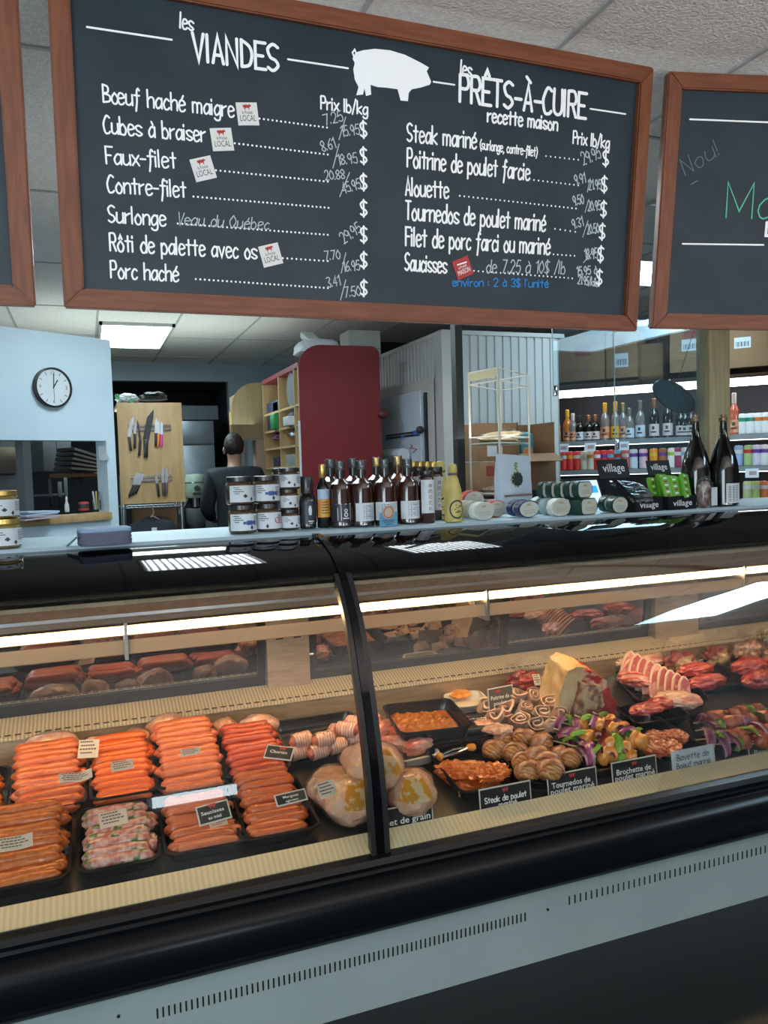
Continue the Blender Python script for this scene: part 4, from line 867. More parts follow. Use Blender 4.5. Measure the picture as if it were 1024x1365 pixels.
p = aD(975, 935, 0); tray(p.x - .03, 2.60, .42, .26, 'wide black tray under the long red fillets', -.05)
p = aD(872, 962, 0); tray(p.x, p.y + .01, .25, .15, 'empty-fronted black tray before the fanned chops', -.05)
# bagged meat with standing bag tops along the back right
def film_bag(px, py, dz, w, h, seed, label, m=None):
    t = thing('meat_bag', label, 'bag of meat', aD(px, py, dz), DR(.1 * ((seed % 5) - 2)))
    part('filling', blob(BM(), (w * .46, .040, h * .34), (0, 0, -h * .08), amp=.45, freq=2.6, seed=seed, sub=4), m or m_red, t, 70)
    f = lambda u, v: ((u - .5) * w * (1.05 + .25 * v) + .012 * noise.noise(Vector((u * 5, v * 5, seed))), -.048 + .03 * v + .022 * noise.noise(Vector((u * 6 + seed, v * 4, 3))), -h * .4 + h * 1.15 * v + .03 * noise.noise(Vector((u * 4, 7, seed))) * v)
    g = lambda u, v: (lambda q: (q[0], q[1] + .06 - .05 * v, q[2]))(f(1 - u, v))
    bm = solid(quadgrid(BM(), f, 18, 14), .0005); solid_ = quadgrid(bm, g, 18, 14)
    part('film', bm, m_film, t, 25, 'clear crumpled bag top'); return t
m_bf = mat('bag_beef', (.34, .05, .05), .3, 0, col2=(.66, .46, .22), scale=9, bump=.2, coat=.4, lo=.52, hi=.6)
for a in (FB_EXTRA, (905, 880, .05, .17, .13, 1, 'open clear bag of dark beef with yellow fat', m_bf), (955, 872, .06, .15, .15, 2, 'tall clear bag of beef standing at the back right', m_bf), (1000, 865, .06, .16, .13, 3, 'clear tied bag of pale pink meat at the right edge', m_mincew), (880, 872, .04, .12, .10, 4, 'small clear bag corner rising behind the pork', m_porkfat), (1040, 870, .05, .16, .13, 5, 'bag of meat half outside the picture', m_mincew)):
    film_bag(*a)
# ------------------------------------------------------------------ goods on the worktop
FWD = RM @ Vector((0, 0, 1))
def mpp(p): return (p - CAMP).dot(FWD) / FPX          # metres per photo pixel at a point
def face_yaw(p): return math.atan2(-(CAMP.x - p.x), (CAMP.y - p.y)) + PI   # turn a front (-y) towards the customer
m_bglass = mat('bottle_liquor', (.035, .008, .004), .06, spec=.6, coat=.4); m_clear = glassy('clear_glass', (.93, .95, .95), 1.0, .03, 1.45, .03); m_amber_l = mat('bottle_amber', (.16, .035, .006), .06, coat=.4)
m_dglass = mat('bottle_dark', (.006, .007, .005), .05, coat=.5); m_lab = mat('white_label', (.62, .66, .70), .5); m_lid = mat('lid_black', (.02, .02, .02), .25); m_gold = mat('lid_gold', (.55, .38, .12), .28, .8)
m_food = mat('jar_food', (.05, .032, .018), .12, 0, col2=(.10, .06, .03), scale=40, coat=.5); m_blue = mat('print_blue', (.05, .10, .30), .5); m_redp = mat('print_red', (.55, .10, .06), .5); m_dk = mat('print_dark', (.03, .03, .035), .5)
def wrap(bm, r, a0, a1, z0, z1, n=14):
    """a patch wound on a cylinder; angle 0 faces the front (-y)"""
    f = lambda u, v: (r * math.sin(a0 + (a1 - a0) * u), -r * math.cos(a0 + (a1 - a0) * u), z0 + (z1 - z0) * v)
    return quadgrid(bm, f, n, 1)
def scribble(bm, r, items):
    for a0, a1, z0, z1 in items: wrap(bm, r, a0, a1, z0, z1, 4)
def diamond(bm, r, a, z, s):
    f = lambda da, dz: (r * math.sin(a + da), -r * math.cos(a + da), z + dz)
    bm.faces.new([bm.verts.new(f(*q)) for q in ((0, s), (s / r * .7, 0), (0, -s), (-s / r * .7, 0))])
def jar(label, px, base, r, h, yaw, art, lid=None, z=None, group='food jars on the worktop', food=None, lm=None):
    p = cz(px, base)
    if z: p.z += z
    t = thing('food_jar', label, 'jar', p, (0, 0, yaw), group)
    part('glass_body', lathe(BM(), [(r * .86, 0), (r * .98, .004), (r, .012), (r, h * .70), (r * .94, h * .78), (r * .86, h * .82)], 28), food or m_food, t)
    part('lid', lathe(BM(), [(r * .90, h * .82), (r * .93, h * .83), (r * .93, h * .985), (r * .88, h)], 28), lid or m_lid, t)
    part('label', wrap(BM(), r * 1.006, -1.5, 1.5, h * .10, h * .68), m_lab, t)
    bm = BM(); scribble(bm, r * 1.012, [(-1.2 + .1 * (k % 2), -.75 + .15 * (k % 3), h * (.60 - .07 * k), h * (.625 - .07 * k)) for k in range(4)] + [(.35, .95 - .1 * (k % 2), h * (.58 - .05 * k), h * (.60 - .05 * k)) for k in range(7)]); part('print', bm, m_dk, t, 0, 'small printed lines')
    bm = BM()
    if art == 'fish':
        for a, s in ((-.35, .12), (-.1, .2), (.1, .2), (.3, .12), (.42, .16)): wrap(bm, r * 1.014, a - .14, a + .10, h * (.37 - s * .4), h * (.37 + s * .4), 2)
    elif art == 'round':
        f = [(r * 1.014 * math.sin(.3 + .26 * math.cos(k * PI / 8)), -r * 1.014 * math.cos(.3 + .26 * math.cos(k * PI / 8)), h * .40 + r * .26 * math.sin(k * PI / 8)) for k in range(16)]; bm.faces.new([bm.verts.new(q) for q in f])
    else: wrap(bm, r * 1.014, -.5, -.2, h * .28, h * .34, 2); wrap(bm, r * 1.014, -.42, -.28, h * .25, h * .38, 2)
    part('picture', bm, {'fish': m_blue, 'round': m_redp}.get(art, m_dk), t, 0, 'printed picture')
    bm = BM(); diamond(bm, r * 1.013, -.55 if art == 'round' else .15, h * .20, h * .09); part('emblem', bm, m_dk, t, 0); return t
k_ = mpp(cz(322, 708)); R1, H1 = 18.3 * k_, 36.5 * k_
jar('white-labelled jar at the lower left of the double stack', 324, 710, R1, H1, .35, 'fish'); jar('white-labelled jar on top at the left of the double stack', 322, 710, R1, H1, .55, 'tick', z=H1)
jar('white-labelled jar with a red round picture, lower right of the double stack', 358.5, 707.5, R1 * .92, H1, .25, 'round'); jar('white-labelled jar with a fish picture on top of the red one', 357, 707.5, R1 * .95, H1, .2, 'fish', z=H1)
jar('small jar lowest in the stack of three', 387, 705.5, R1 * .74, H1 * .74, .3, 'tick'); jar('small jar in the middle of the stack of three', 386, 705.5, R1 * .74, H1 * .74, .3, 'tick', z=H1 * .74); jar('small jar on top of the stack of three', 388, 705.5, R1 * .80, H1 * .78, .1, 'tick', z=H1 * 1.48)
for k in range(3): jar('small jar in the column behind the stack of three, ' + ['lowest', 'middle', 'topmost'][k], 377, 701, R1 * .72, H1 * .75, .5, 'tick', z=H1 * .75 * k)
m_pick = mat('pickles', (.10, .085, .02), .12, 0, col2=(.22, .16, .05), scale=30, coat=.6)
k_ = mpp(cz(8, 730)); jar('gold-lidded pickle jar below at the left picture edge', 7, 730, 21 * k_, 39 * k_, .6, 'tick', m_gold, food=m_pick); jar('gold-lidded pickle jar on top at the left picture edge', 5, 730, 21.5 * k_, 37 * k_, .6, 'tick', m_gold, z=39.2 * k_, food=m_pick)
# folded cloths
p = cz(140, 726); k_ = mpp(p); t = thing('paper_stack', 'stack of folded blue and grey cloths on the worktop before the knife board', 'cloths', p, (0, 0, .1))
for k in range(5):
    bm = blob(BM(), (33 * k_, .045, 3.4 * k_), (0, 0, 3 * k_ + 4.3 * k_ * k), amp=.06, freq=3, seed=k, sub=4, box_=6); part('folded_cloth', bm, mat('cloth_blue', (.28, .40, .55), .8) if k > 3 else mat('cloth_grey', (.12, .13, .19), .85), t, 60)
bm = solid(quadgrid(BM(), lambda u, v: (-34 * k_ - u * .03, -.02 + v * .05, 12 * k_ * (1 - u) + .001), 4, 2), .001); part('loose_corner', bm, MATS['cloth_blue'], t)
# bottles
def bottle(name, label, px, base, top, prof, m, parts=(), yaw=0, group=None, back=0.0, wpx=None):
    """prof: (radius, height) in photo pixels; parts: (name, prof or wrap tuple, material)"""
    p = cz(px, base); k = mpp(p); H = base - top; p.y += back
    t = thing(name, label, 'bottle', p, (0, 0, yaw), group)
    part('glass_body', lathe(BM(), [(r * k, z * k) for r, z in prof], 24), m, t)
    for nm, q, mm in parts:
        if isinstance(q, tuple): part(nm, wrap(BM(), q[0] * k, q[1], q[2], q[3] * k, q[4] * k), mm, t, 35)
        elif callable(q): bm = BM(); q(bm, k); part(nm, bm, mm, t, 0)
        else: part(nm, lathe(BM(), [(r * k, z * k) for r, z in q], 20), mm, t)
    return t
def lines(r, spec):
    return lambda bm, k: scribble(bm, r * k, [(a, b, c * k, d * k) for a, b, c, d in spec])
rows = lambda r, a0, a1, z0, z1, n: lines(r, [(a0, a1 - .25 * ((j * 5) % 3) / 3, z0 + (z1 - z0) * (j + .3) / n, z0 + (z1 - z0) * (j + .62) / n) for j in range(n)])
bottle('sauce_bottle', 'short dark bottle with a black cap beside the small jars', 411, 704, 635, [(10, 0), (11.3, 1), (11.3, 36), (9, 44), (7.5, 46)], m_dglass, (('cap', [(8.2, 46), (8.4, 47), (8.4, 68), (8, 69)], m_lid), ('label', (11.4, -1.3, 1.3, 6, 36), mat('label_slate', (.02, .025, .035), .4)), ('emblem', lines(11.5, [(-.25, .05, 18, 30), (-.3, .1, 21, 27), (-.35, .35, 9, 10.5), (-.2, .2, 6.8, 7.6)]), m_lab)), .15)
bottle('oil_bottle', 'slim dark oil bottle with a yellow label and gold neck', 432, 703, 619, [(8.3, 0), (9, 1), (9, 50), (7.5, 57), (3.6, 64), (3.2, 70), (3.2, 80)], m_dglass, (('capsule', [(3.7, 66), (4.6, 68), (4.6, 82), (4.2, 84)], m_gold), ('label', (9.1, -1.4, 1.4, 14, 41), mat('label_amber', (.62, .33, .03), .4, col2=(.60, .22, .04), scale=25)), ('top_label', (9.15, -1.4, 1.4, 38, 51), mat('label_blue', (.36, .48, .62), .4)), ('print', rows(9.2, -.7, .5, 18, 36, 5), m_dk)), .2)
LQ = [(14, 0), (15.2, 1.2), (15.2, 50), (13.4, 57), (8.4, 61), (5.4, 64), (5.2, 70), (5.2, 84)]
def liquor(label, px, base, s, labm, inkm, yaw, back=0.0, m=None, cap=None, art=None):
    q = lambda pr: [(a * s, b * s) for a, b in pr]
    ps = [('neck', q([(5.9, 66), (6.6, 67), (6.6, 87), (6.4, 88)]), m_clear), ('stopper', q([(5.4, 75), (5.6, 76), (5.6, 86.5), (5.2, 87)]), cap or mat('stopper_grey', (.08, .08, .09), .4)), ('base_glass', q([(14.6, 0), (15.4, .8), (15.4, 5), (15.3, 6)]), m_clear)]
    if labm: ps += [('label', (15.35 * s, -1.5, 1.5, 7 * s, 31 * s), labm), ('print', art or rows(15.45 * s, -.8, .5, 10 * s, 29 * s, 9), inkm)]
    return bottle('liquor_bottle', label, px, base, base - 88 * s, q(LQ), m or m_bglass, ps, yaw, 'brown liquor bottles on the worktop', back)
m_labd = mat('label_black', (.02, .018, .03), .4)
def eight(bm, k):
    for z, R in ((16.5, 3.0), (22.0, 2.5)):
        for j in range(12):
            a = j * PI / 6; q = lambda rr, aa: (lambda x, y: (15.5 * k * math.sin(x / 15.5), -15.5 * k * math.cos(x / 15.5), (z + y) * k))(rr * math.cos(aa), rr * math.sin(aa))
            bm.faces.new([bm.verts.new(v) for v in (q(R, a), q(R, a + PI / 6), q(R * .5, a + PI / 6), q(R * .5, a))])
    scribble(bm, 15.5 * k, [(-.45, -.4, 9 * k, 29 * k), (.4, .45, 9 * k, 29 * k), (-.75, -.7, 9 * k, 26 * k), (.7, .75, 9 * k, 26 * k), (-.3, .3, 11 * k, 12.6 * k), (-.9, .9, 30 * k, 31 * k)])
liquor('brown liquor bottle with a black label showing a white 8', 456, 702, 1, m_labd, m_lab, .1, art=eight)
liquor('brown liquor bottle with a pale text label, right of the black-labelled one', 484, 701, 1, m_lab, m_dk, .55)
liquor('brown liquor bottle standing behind the small blue card', 515, 699.5, 1.0, m_lab, m_dk, .1)
liquor('brown liquor bottle with a striped text label right of the blue card', 545, 697.5, .98, m_lab, m_dk, .4)
for i, (px, b) in enumerate(((443, 697), (473, 696), (504, 694.5), (532, 693))):
    liquor('brown liquor bottle in the second row, ' + ['behind the oil bottle', 'behind the black-labelled bottle', 'behind the blue card at the left', 'behind the striped label'][i], px, b, .97, None, None, 0, 0, m_amber_l if i == 3 else None, m_gold if i > 1 else None)
JP = [(9.5, 0), (10.2, 1), (10.2, 60), (8.8, 63), (8, 64)]
def japan(bm, k):
    for j, ch in enumerate('焼肉のたれ'):
        b2_ = BM(); sans(b2_, ch, 0, 0, 5.5); me = bpy.data.meshes.new('x'); b2_.to_mesh(me); b2_.free()
        for v in me.vertices: x, y = v.co.x - 2.8, v.co.y; v.co = (10.45 * k * math.sin(x / 10.45), -10.45 * k * math.cos(x / 10.45), (y + 47 - 7.6 * j) * k)
        bm.from_mesh(me); bpy.data.meshes.remove(me)
for px, b, lab in ((570, 696.5, 'dark sauce bottle with black lettering down a tall white label'), (560, 692, 'dark sauce bottle half behind the tall white label'), (582, 692.5, 'dark sauce bottle between the white label and the yellow paper bottles')):
    bottle('sauce_bottle', lab, px, b, b - 70, JP, m_bglass, (('cap', [(9.2, 62), (9.6, 63), (9.6, 69), (9.2, 70)], m_lid), ('label', (10.3, -1.3, 1.3, 13, 57), m_lab), ('print', japan, m_dk)), .1, 'dark sauce bottles')
for i, px in enumerate((553, 562, 571, 579)): bottle('gold_capped_bottle', 'slim bottle behind the sauce bottles whose gold cap alone shows', px, 689, 614, [(7, 0), (7.6, 1), (7.6, 55), (4, 62)], m_amber_l, (('cap', [(4.6, 62), (5, 63), (5, 73), (4.6, 74)], m_gold),), 0, 'gold-capped bottles')
m_yel = mat('yellow_paper', (.60, .50, .17), .6, 0, col2=(.48, .38, .11), scale=20, bump=.5, bscale=30)
YP = [(11, 0), (12, 1), (12, 34), (11.2, 42), (7.6, 56), (5.2, 63), (6, 66), (6.2, 70), (5.4, 76), (2, 77.5)]
def ring(bm, k):
    q = lambda rr, a: (12.2 * k * math.sin(rr * math.cos(a) / 12.2), -12.2 * k * math.cos(rr * math.cos(a) / 12.2), (17 + rr * 1.15 * math.sin(a)) * k)
    for j in range(28):
        a, b = j * PI / 14, (j + 1) * PI / 14; bm.faces.new([bm.verts.new(v) for v in (q(11, a), q(11, b), q(9, b), q(9, a))])
    rs = random.Random(4)
    for j in range(16):
        x, y = rs.uniform(-5, 5), rs.uniform(-5, 5); bm.faces.new([bm.verts.new(q(math.hypot(x + dx, y + dy), math.atan2(y + dy, x + dx))) for dx, dy in ((0, 0), (2.4, .4), (2.6, 1.3), (.2, .9))])
for px, b, lab in ((605, 695.5, 'yellow paper-wrapped bottle with a dark ring mark at the end of the row'), (589, 692, 'yellow paper-wrapped bottle half hidden behind the dark sauce bottle')):
    bottle('paper_wrapped_bottle', lab, px, b, b - 77, YP, m_yel, (('neck_band', [(6.1, 62), (6.4, 62.5), (6.4, 64.5), (6.1, 65)], mat('band_purple', (.12, .07, .10), .5)), ('ring_mark', ring, m_dk)), 0, 'yellow paper-wrapped bottles')
p = cz(518, 701.5); k_ = mpp(p); t = thing('blue_card', 'small blue card with a round medal leaning on the liquor bottles', 'card', (p.x, p.y, p.z), (.06, 0, .25))
part('card_panel', bx(BM(), -14.5 * k_, 14.5 * k_, -.001, .001, 0, 19 * k_), mat('card_blue', (.13, .34, .50), .5), t); part('medal', cyl(BM(), (-1 * k_, -.0015, 19 * k_), 9 * k_, .003, (PI / 2, 0, 0), 28), mat('medal_cream', (.62, .50, .36), .4), t)
bm = BM()
for j in range(24):
    a, b = j * PI / 12, (j + .75) * PI / 12; q = lambda rr, an: ((-1 + rr * math.cos(an)) * k_, -.0035, (19 + rr * math.sin(an)) * k_); bm.faces.new([bm.verts.new(v) for v in (q(8.4, a), q(8.4, b), q(6.2, b), q(6.2, a))])
part('medal_ring', bm, mat('medal_red', (.40, .10, .09), .5), t, 0); bm = BM()
for j, (w, z) in enumerate(((10, 7.5), (8, 5.2), (5, 2.4))): bx(bm, -w * k_, w * k_, -.0018, -.0012, z * k_, (z + .9) * k_)
part('print', bm, m_dk, t, 0)
# oval packs standing on edge
m_ovl = mat('pack_label', (.52, .53, .46), .5, 0, col2=(.48, .49, .43), scale=8)
WR = {'white': mat('wrap_white', (.62, .66, .62), .5), 'cream': mat('wrap_cream', (.56, .54, .42), .5), 'red': mat('wrap_red', (.55, .09, .05), .45), 'navy': mat('wrap_navy', (.02, .03, .09), .4), 'green': mat('wrap_green', (.012, .05, .04), .35), 'pale': mat('wrap_pale_blue', (.40, .52, .56), .5)}
def oval_pack(label, px, base, w, h, wr, yaw, z=0, depth=.03, sq=False, front=True, dy=0.0, dx=0.0):
    p = cz(px, base); k = mpp(p); p += Vector((dx, dy, z)); t = thing('oval_pack', label, 'pack', p, (0, 0, yaw), 'oval packs standing on the worktop')
    ol = rrect(w * k, h * k, min(w, h) * k * (.30 if sq else .499), 8, 0, h * k / 2) if sq else [(w * k / 2 * math.cos(a * PI / 18), h * k / 2 + h * k / 2 * math.sin(a * PI / 18)) for a in range(36)]
    bm = prism(BM(), ol, 0, depth, 'Y'); bmesh.ops.bevel(bm, geom=[e for e in bm.edges if abs(e.verts[0].co.y - e.verts[1].co.y) < 1e-6], offset=.004, segments=2, affect='EDGES'); part('wrapper', bm, WR[wr], t)
    sc = .9; part('label', prism(BM(), [(a * sc, h * k / 2 + (b - h * k / 2) * sc) for a, b in ol], -.0012, .0005, 'Y'), m_ovl, t)
    bm = BM()
    for j in range(3): bx(bm, -w * k * (.30 - .03 * j), w * k * (.30 - .05 * (j % 2)), -.0017, -.0012, h * k * (.42 - .09 * j), h * k * (.45 - .09 * j))
    part('print', bm, mat('pack_print', (.30, .30, .26), .6), t, 0, 'faint printed lines'); bm = BM()
    for j in range(5): a = .4 + j * .55; box(bm, (w * k * .09 * math.cos(a) - .02 * w * k, -.0015, h * k * (.66 + .11 * math.sin(a))), (h * k * .10, .0006, h * k * .05), (0, -a, 0))
    part('emblem', bm, mat('pack_gold', (.45, .30, .12), .5), t, 0); return t
YW = .32
oval_pack('white oval pack frontmost beside the yellow paper bottle', 646, 693, 41, 24, 'white', YW); oval_pack('cream oval pack second from the front beside the yellow paper bottle', 640, 692, 40, 24, 'cream', YW, dy=.035); oval_pack('white oval pack third from the front beside the yellow paper bottle', 634, 690.5, 39, 23, 'white', YW, dy=.055)
oval_pack('pale oval pack with red edge behind the white frontmost pack', 670, 690, 36, 23, 'red', YW, dy=.04); oval_pack('red-edged oval pack rising highest behind the white packs', 650, 689, 42, 25, 'red', YW, z=.028, dy=.11)
oval_pack('navy-edged oval pack before the white paper bag', 706, 690, 42, 23, 'navy', YW); oval_pack('navy oval pack directly behind the navy-edged one', 702, 689, 42, 23, 'navy', YW, dy=.033)
oval_pack('white oval pack right of the navy one', 749, 688, 41, 24, 'white', YW); oval_pack('pale blue oval pack behind the white one right of the navy pack', 744, 686.5, 41, 24, 'pale', YW, dy=.033); oval_pack('pale oval pack third in the row right of the navy pack', 738, 685, 41, 23, 'white', YW, dy=.066)
g0 = cz(785, 686); kg = mpp(g0)
oval_pack('green block pack at the bottom of the green pile', 786, 686, 36, 22, 'green', YW, depth=.06, sq=True)
for j in range(5): oval_pack('green block pack in the upper row, ' + ['frontmost with its label showing', 'second', 'third', 'fourth', 'farthest back'][j], 781, 686, 32, 22, 'green', YW, z=22.5 * kg, depth=.028, sq=True, dx=-.030 * j * math.sin(YW) - .012 * j, dy=.030 * j * math.cos(YW))
for j in range(2): oval_pack('green block pack under the upper row, ' + ['behind the bottom one', 'farthest back'][j], 781, 686, 32, 22, 'green', YW, depth=.04, sq=True, dx=-.02 - .03 * j, dy=.075 + .045 * j)
oval_pack('green oval pack beside the black village boxes', 827, 684.5, 37, 23, 'green', YW); oval_pack('green oval pack hidden behind the one by the village boxes', 823, 683, 37, 23, 'green', YW, dy=.034)
# white paper bag
p = cz(702, 684); p.y = 2.90; k_ = mpp(p); t = thing('paper_bag', 'white paper bag with a round dark emblem behind the oval packs', 'bag', p, (0, 0, .3))
H = 78 * k_; w0, w1 = 26 * k_, 31 * k_
rings = []
for j in range(13):
    f = j / 12; w = w0 + (w1 - w0) * min(1, f * 1.6); d = .03 * (1 - f) + .004; n1 = .004 * noise.noise(Vector((f * 6, 0, 0)))
    rings.append([(x + .003 * noise.noise(Vector((x * 40, f * 8, 2))), y + .004 * noise.noise(Vector((x * 30, f * 7, 5))) + n1, H * f - (.012 * f ** 8 if x > w * .5 else 0)) for x, y in rrect(2 * w, 2 * d, .003, 2)])
part('paper_body', loft(BM(), rings), mat('paper_white', (.50, .57, .66), .75, bump=.15, bscale=40), t, 30)
yf = -.034
part('emblem_disc', cyl(BM(), (0, -.023, H * .56), 8.6 * k_, .012, (PI / 2, 0, 0), 28), m_dk, t); bm = BM()
b2_ = BM(); sans(b2_, 'arjo', -6 * k_, -1.5 * k_, 11.5 * k_); bmesh.ops.transform(b2_, matrix=Matrix.Translation((0, -.0285, H * .57)) @ Matrix.Rotation(PI / 2, 4, 'X'), verts=b2_.verts); part('lettering', b2_, m_lab, t, 0)
bm = BM()
for j in range(11):
    a = j * 2 * PI / 11 + .3; box(bm, (9.6 * k_ * math.cos(a), -.022, H * .56 + 9.6 * k_ * math.sin(a)), (2.2 * k_, .0115, 1.0 * k_), (0, -a + .6 * (-1) ** j, 0))
for j in range(5): box(bm, ((-1) ** j * .9 * k_, -.016, H * (.72 + .028 * j)), (2.6 * k_, .012, 1.0 * k_), (0, .7 * (-1) ** j, 0))
part('leaf_wreath', bm, mat('leaf_print', (.30, .38, .12), .6), t); part('brown_stripe', bx(BM(), -w0 * .98, w0 * .98, -.0335, -.02, H * .275, H * .305), mat('stripe_brown', (.30, .15, .10), .6), t)
bm = BM()
for j in range(3): bx(bm, -w0 * .6, w0 * (.6 - .1 * j), -.0345, -.02, H * (.17 - .045 * j), H * (.178 - .045 * j))
part('print', bm, mat('bag_print', (.28, .33, .40), .6), t)
# point-of-sale screen
p = cz(772, 676); p.y = 2.92; k_ = mpp(p); t = thing('pos_screen', 'black-framed screen tilted behind the green packs', 'screen', p, (-.35, 0, .25))
part('housing', box(BM(), (0, 0, 20 * k_), (70 * k_, .02, 42 * k_), bev=.004), m_black, t); part('display', box(BM(), (0, -.0105, 20 * k_), (62 * k_, .001, 34 * k_)), mat('display_glow', (.4, .5, .6), .2, emis=(.55, .78, .95), estr=.75), t); part('blue_window', box(BM(), (14 * k_, -.0112, 24 * k_), (26 * k_, .001, 10 * k_)), mat('display_blue', (.05, .2, .5), .2, emis=(.03, .30, .85), estr=.8), t)
part('stand', cyl(BM(), (0, .03, .01), .05, .02), m_black, t)
# village boxes
m_vb = mat('box_black', (.008, .008, .009), .45, spec=.2); m_foil = mat('foil_black', (.02, .02, .022), .2, 0, col2=(.10, .10, .11), scale=30, bump=.6, coat=.6, lo=.5, hi=.6); m_vgreen = mat('packet_green', (.12, .38, .02), .4)
def village(label, pl, pr, base, hfront, lid, kind):
    a = cz(pl, base); b = cz(pr, base - (pr - pl) * .055); p = (a + b) / 2; k = mpp(p); w = (b - a).length; t = thing('display_box', label, 'display box', p, (0, 0, .10), 'black village snack boxes')
    D = .16; h = hfront * k
    part('front_panel', bx(BM(), -w / 2, w / 2, 0, .003, 0, h), m_vb, t); part('tray_floor', bx(BM(), -w / 2, w / 2, .003, D, 0, .004), m_vb, t); part('back_panel', bx(BM(), -w / 2, w / 2, D, D + .003, 0, h * (2.0 if kind == 'black' else 1.6)), m_vb, t)
    for s in (-1, 1): part('side_panel', prism(BM(), [(0, 0), (D, 0), (D, h * (2.4 if kind == 'black' and s < 0 else 1.0)), (D * .7, h * (2.4 if kind == 'black' and s < 0 else 1.0)), (0, h)], s * w / 2 - .0015, s * w / 2 + .0015, 'X'), m_vb, t)
    lw, lh, lx, lz = [q * k for q in lid]
    L = part('lid_flap', box(BM(), (0, 0, 0), (lw, .004, lh)), m_vb, t, loc=(lx, D * .75, lz), rot=(-.25, 0, .0))
    b_ = BM(); sans(b_, 'village', -lw * .36, -lh * .16, lw * .72, bold=.01, height=lh * .62); bmesh.ops.transform(b_, matrix=Matrix.Translation((0, -.003, 0)) @ Matrix.Rotation(PI / 2, 4, 'X'), verts=b_.verts); part('lettering', b_, m_lab, L, 0)
    b_ = BM(); sans(b_, 'village', -w * .34, 0, w * .68, bold=.01, height=h * .62); bmesh.ops.transform(b_, matrix=Matrix.Translation((0, -.0008, h * .28)) @ Matrix.Rotation(PI / 2, 4, 'X'), verts=b_.verts); part('lettering', b_, m_lab, t, 0, 'white lettering')
    rs = random.Random(pl)
    for j in range(7):
        z = h * (.9 + .16 * j); g = kind == 'green'
        c = Matrix.Translation(p) @ Matrix.Rotation(.10, 4, 'Z')
        pos = c @ Vector((w * (-.36 + .12 * j) if g else rs.uniform(-.2, .2) * w, (.10 - .05 * (j % 2) - .006 * j) if g else .02 + .018 * j, h * (1.45 + .12 * (j % 3)) if g else z))
        s = thing('snack_packet', 'green and red patterned snack packet standing in the right village box' if g else 'black foil snack packet lying in the left village box', 'packet', pos, (-.25, rs.uniform(-.15, .15), .1 + rs.uniform(-.2, .2)) if g else (.5, rs.uniform(-.2, .2), rs.uniform(-.5, .5)), 'green snack packets' if g else 'black foil packets')
        if g:
            part('pouch', box(BM(), (0, 0, 0), (w * .34, .016, h * 1.9), bev=.005), m_vgreen, s)
            b_ = BM(); b3 = BM()
            for q in range(7): box(b_ if q % 2 else b3, (-w * .04, -.0085, h * (-.8 + .26 * q)), (w * .10, .001, h * .13))
            part('red_pattern', b_, mat('packet_red', (.22, .03, .03), .5), s); part('white_pattern', b3, m_lab, s)
        else:
            part('pouch', blob(BM(), (w * .36, .03, .012), amp=.12, freq=3, seed=j, sub=3, box_=4), m_foil, s)
            b_ = BM(); sans(b_, 'jerky', -w * .2, -.008, w * .4); bmesh.ops.transform(b_, matrix=Matrix.Translation((0, 0, .014)), verts=b_.verts); bm_ = b_; bm_.free()
    return t
village('black village box with a tall open lid and dark foil packets', 845, 886, 683, 19, (54, 26, -24, 58), 'black')
village('black village box holding green patterned packets', 889, 931, 680, 18, (42, 20, -2, 56), 'green')
p = cz(944, 677); p.y += .015; k_ = mpp(p); t = thing('snack_bag', 'clear snack bag with a white label between the village boxes and the bottles', 'bag', p, (0, 0, .2))
part('filling', blob(BM(), (10 * k_, .02, 18 * k_), (-2 * k_, 0, 17 * k_), amp=.15, freq=3, seed=3, sub=4, box_=3), mat('snack_brown', (.14, .06, .05), .3, 0, col2=(.40, .34, .32), scale=40, coat=.5), t, 60); part('film', blob(BM(), (12 * k_, .026, 21 * k_), (-1 * k_, 0, 20 * k_), amp=.2, freq=4, seed=5, sub=4, box_=3), m_film, t, 30); part('label', bx(BM(), 0, 12 * k_, -.030, -.028, 3 * k_, 27 * k_), m_lab, t)
MG = [(17, 0), (19.2, 2), (19.4, 44), (18, 56), (14, 72), (8, 86), (5.2, 95), (4.2, 112), (4.4, 113), (5.4, 114), (5.4, 117), (4.2, 118), (4.2, 121)]
for px, b, lab, lm in ((972, 674, 'large dark bottle with a white text label, right of the pair', True), (935, 675, 'large dark bottle half behind the snack bag, left of the pair', False)):
    ps = [('foil_top', [(4.5, 112), (5.7, 113.5), (5.7, 117.5), (4.6, 118.5), (4.6, 121.5), (2, 122)], mat('foil_bronze', (.20, .13, .07), .35, .6))]
    if lm: ps += [('label', (19.5, -.75, .95, 4, 30), m_lab), ('print', lines(19.6, [(-.6 + .28 * q, -.4 + .28 * q, 6 + j * 2.2, 6.9 + j * 2.2) for q in range(3) for j in range(10)] + [(.62, .72, 14, 22), (.62, .72, 24, 28)]), m_dk)]
    bottle('magnum_bottle', lab, px, b, b - 122, MG, m_dglass, ps, .15, 'large dark bottles by the wood post', 0.03)
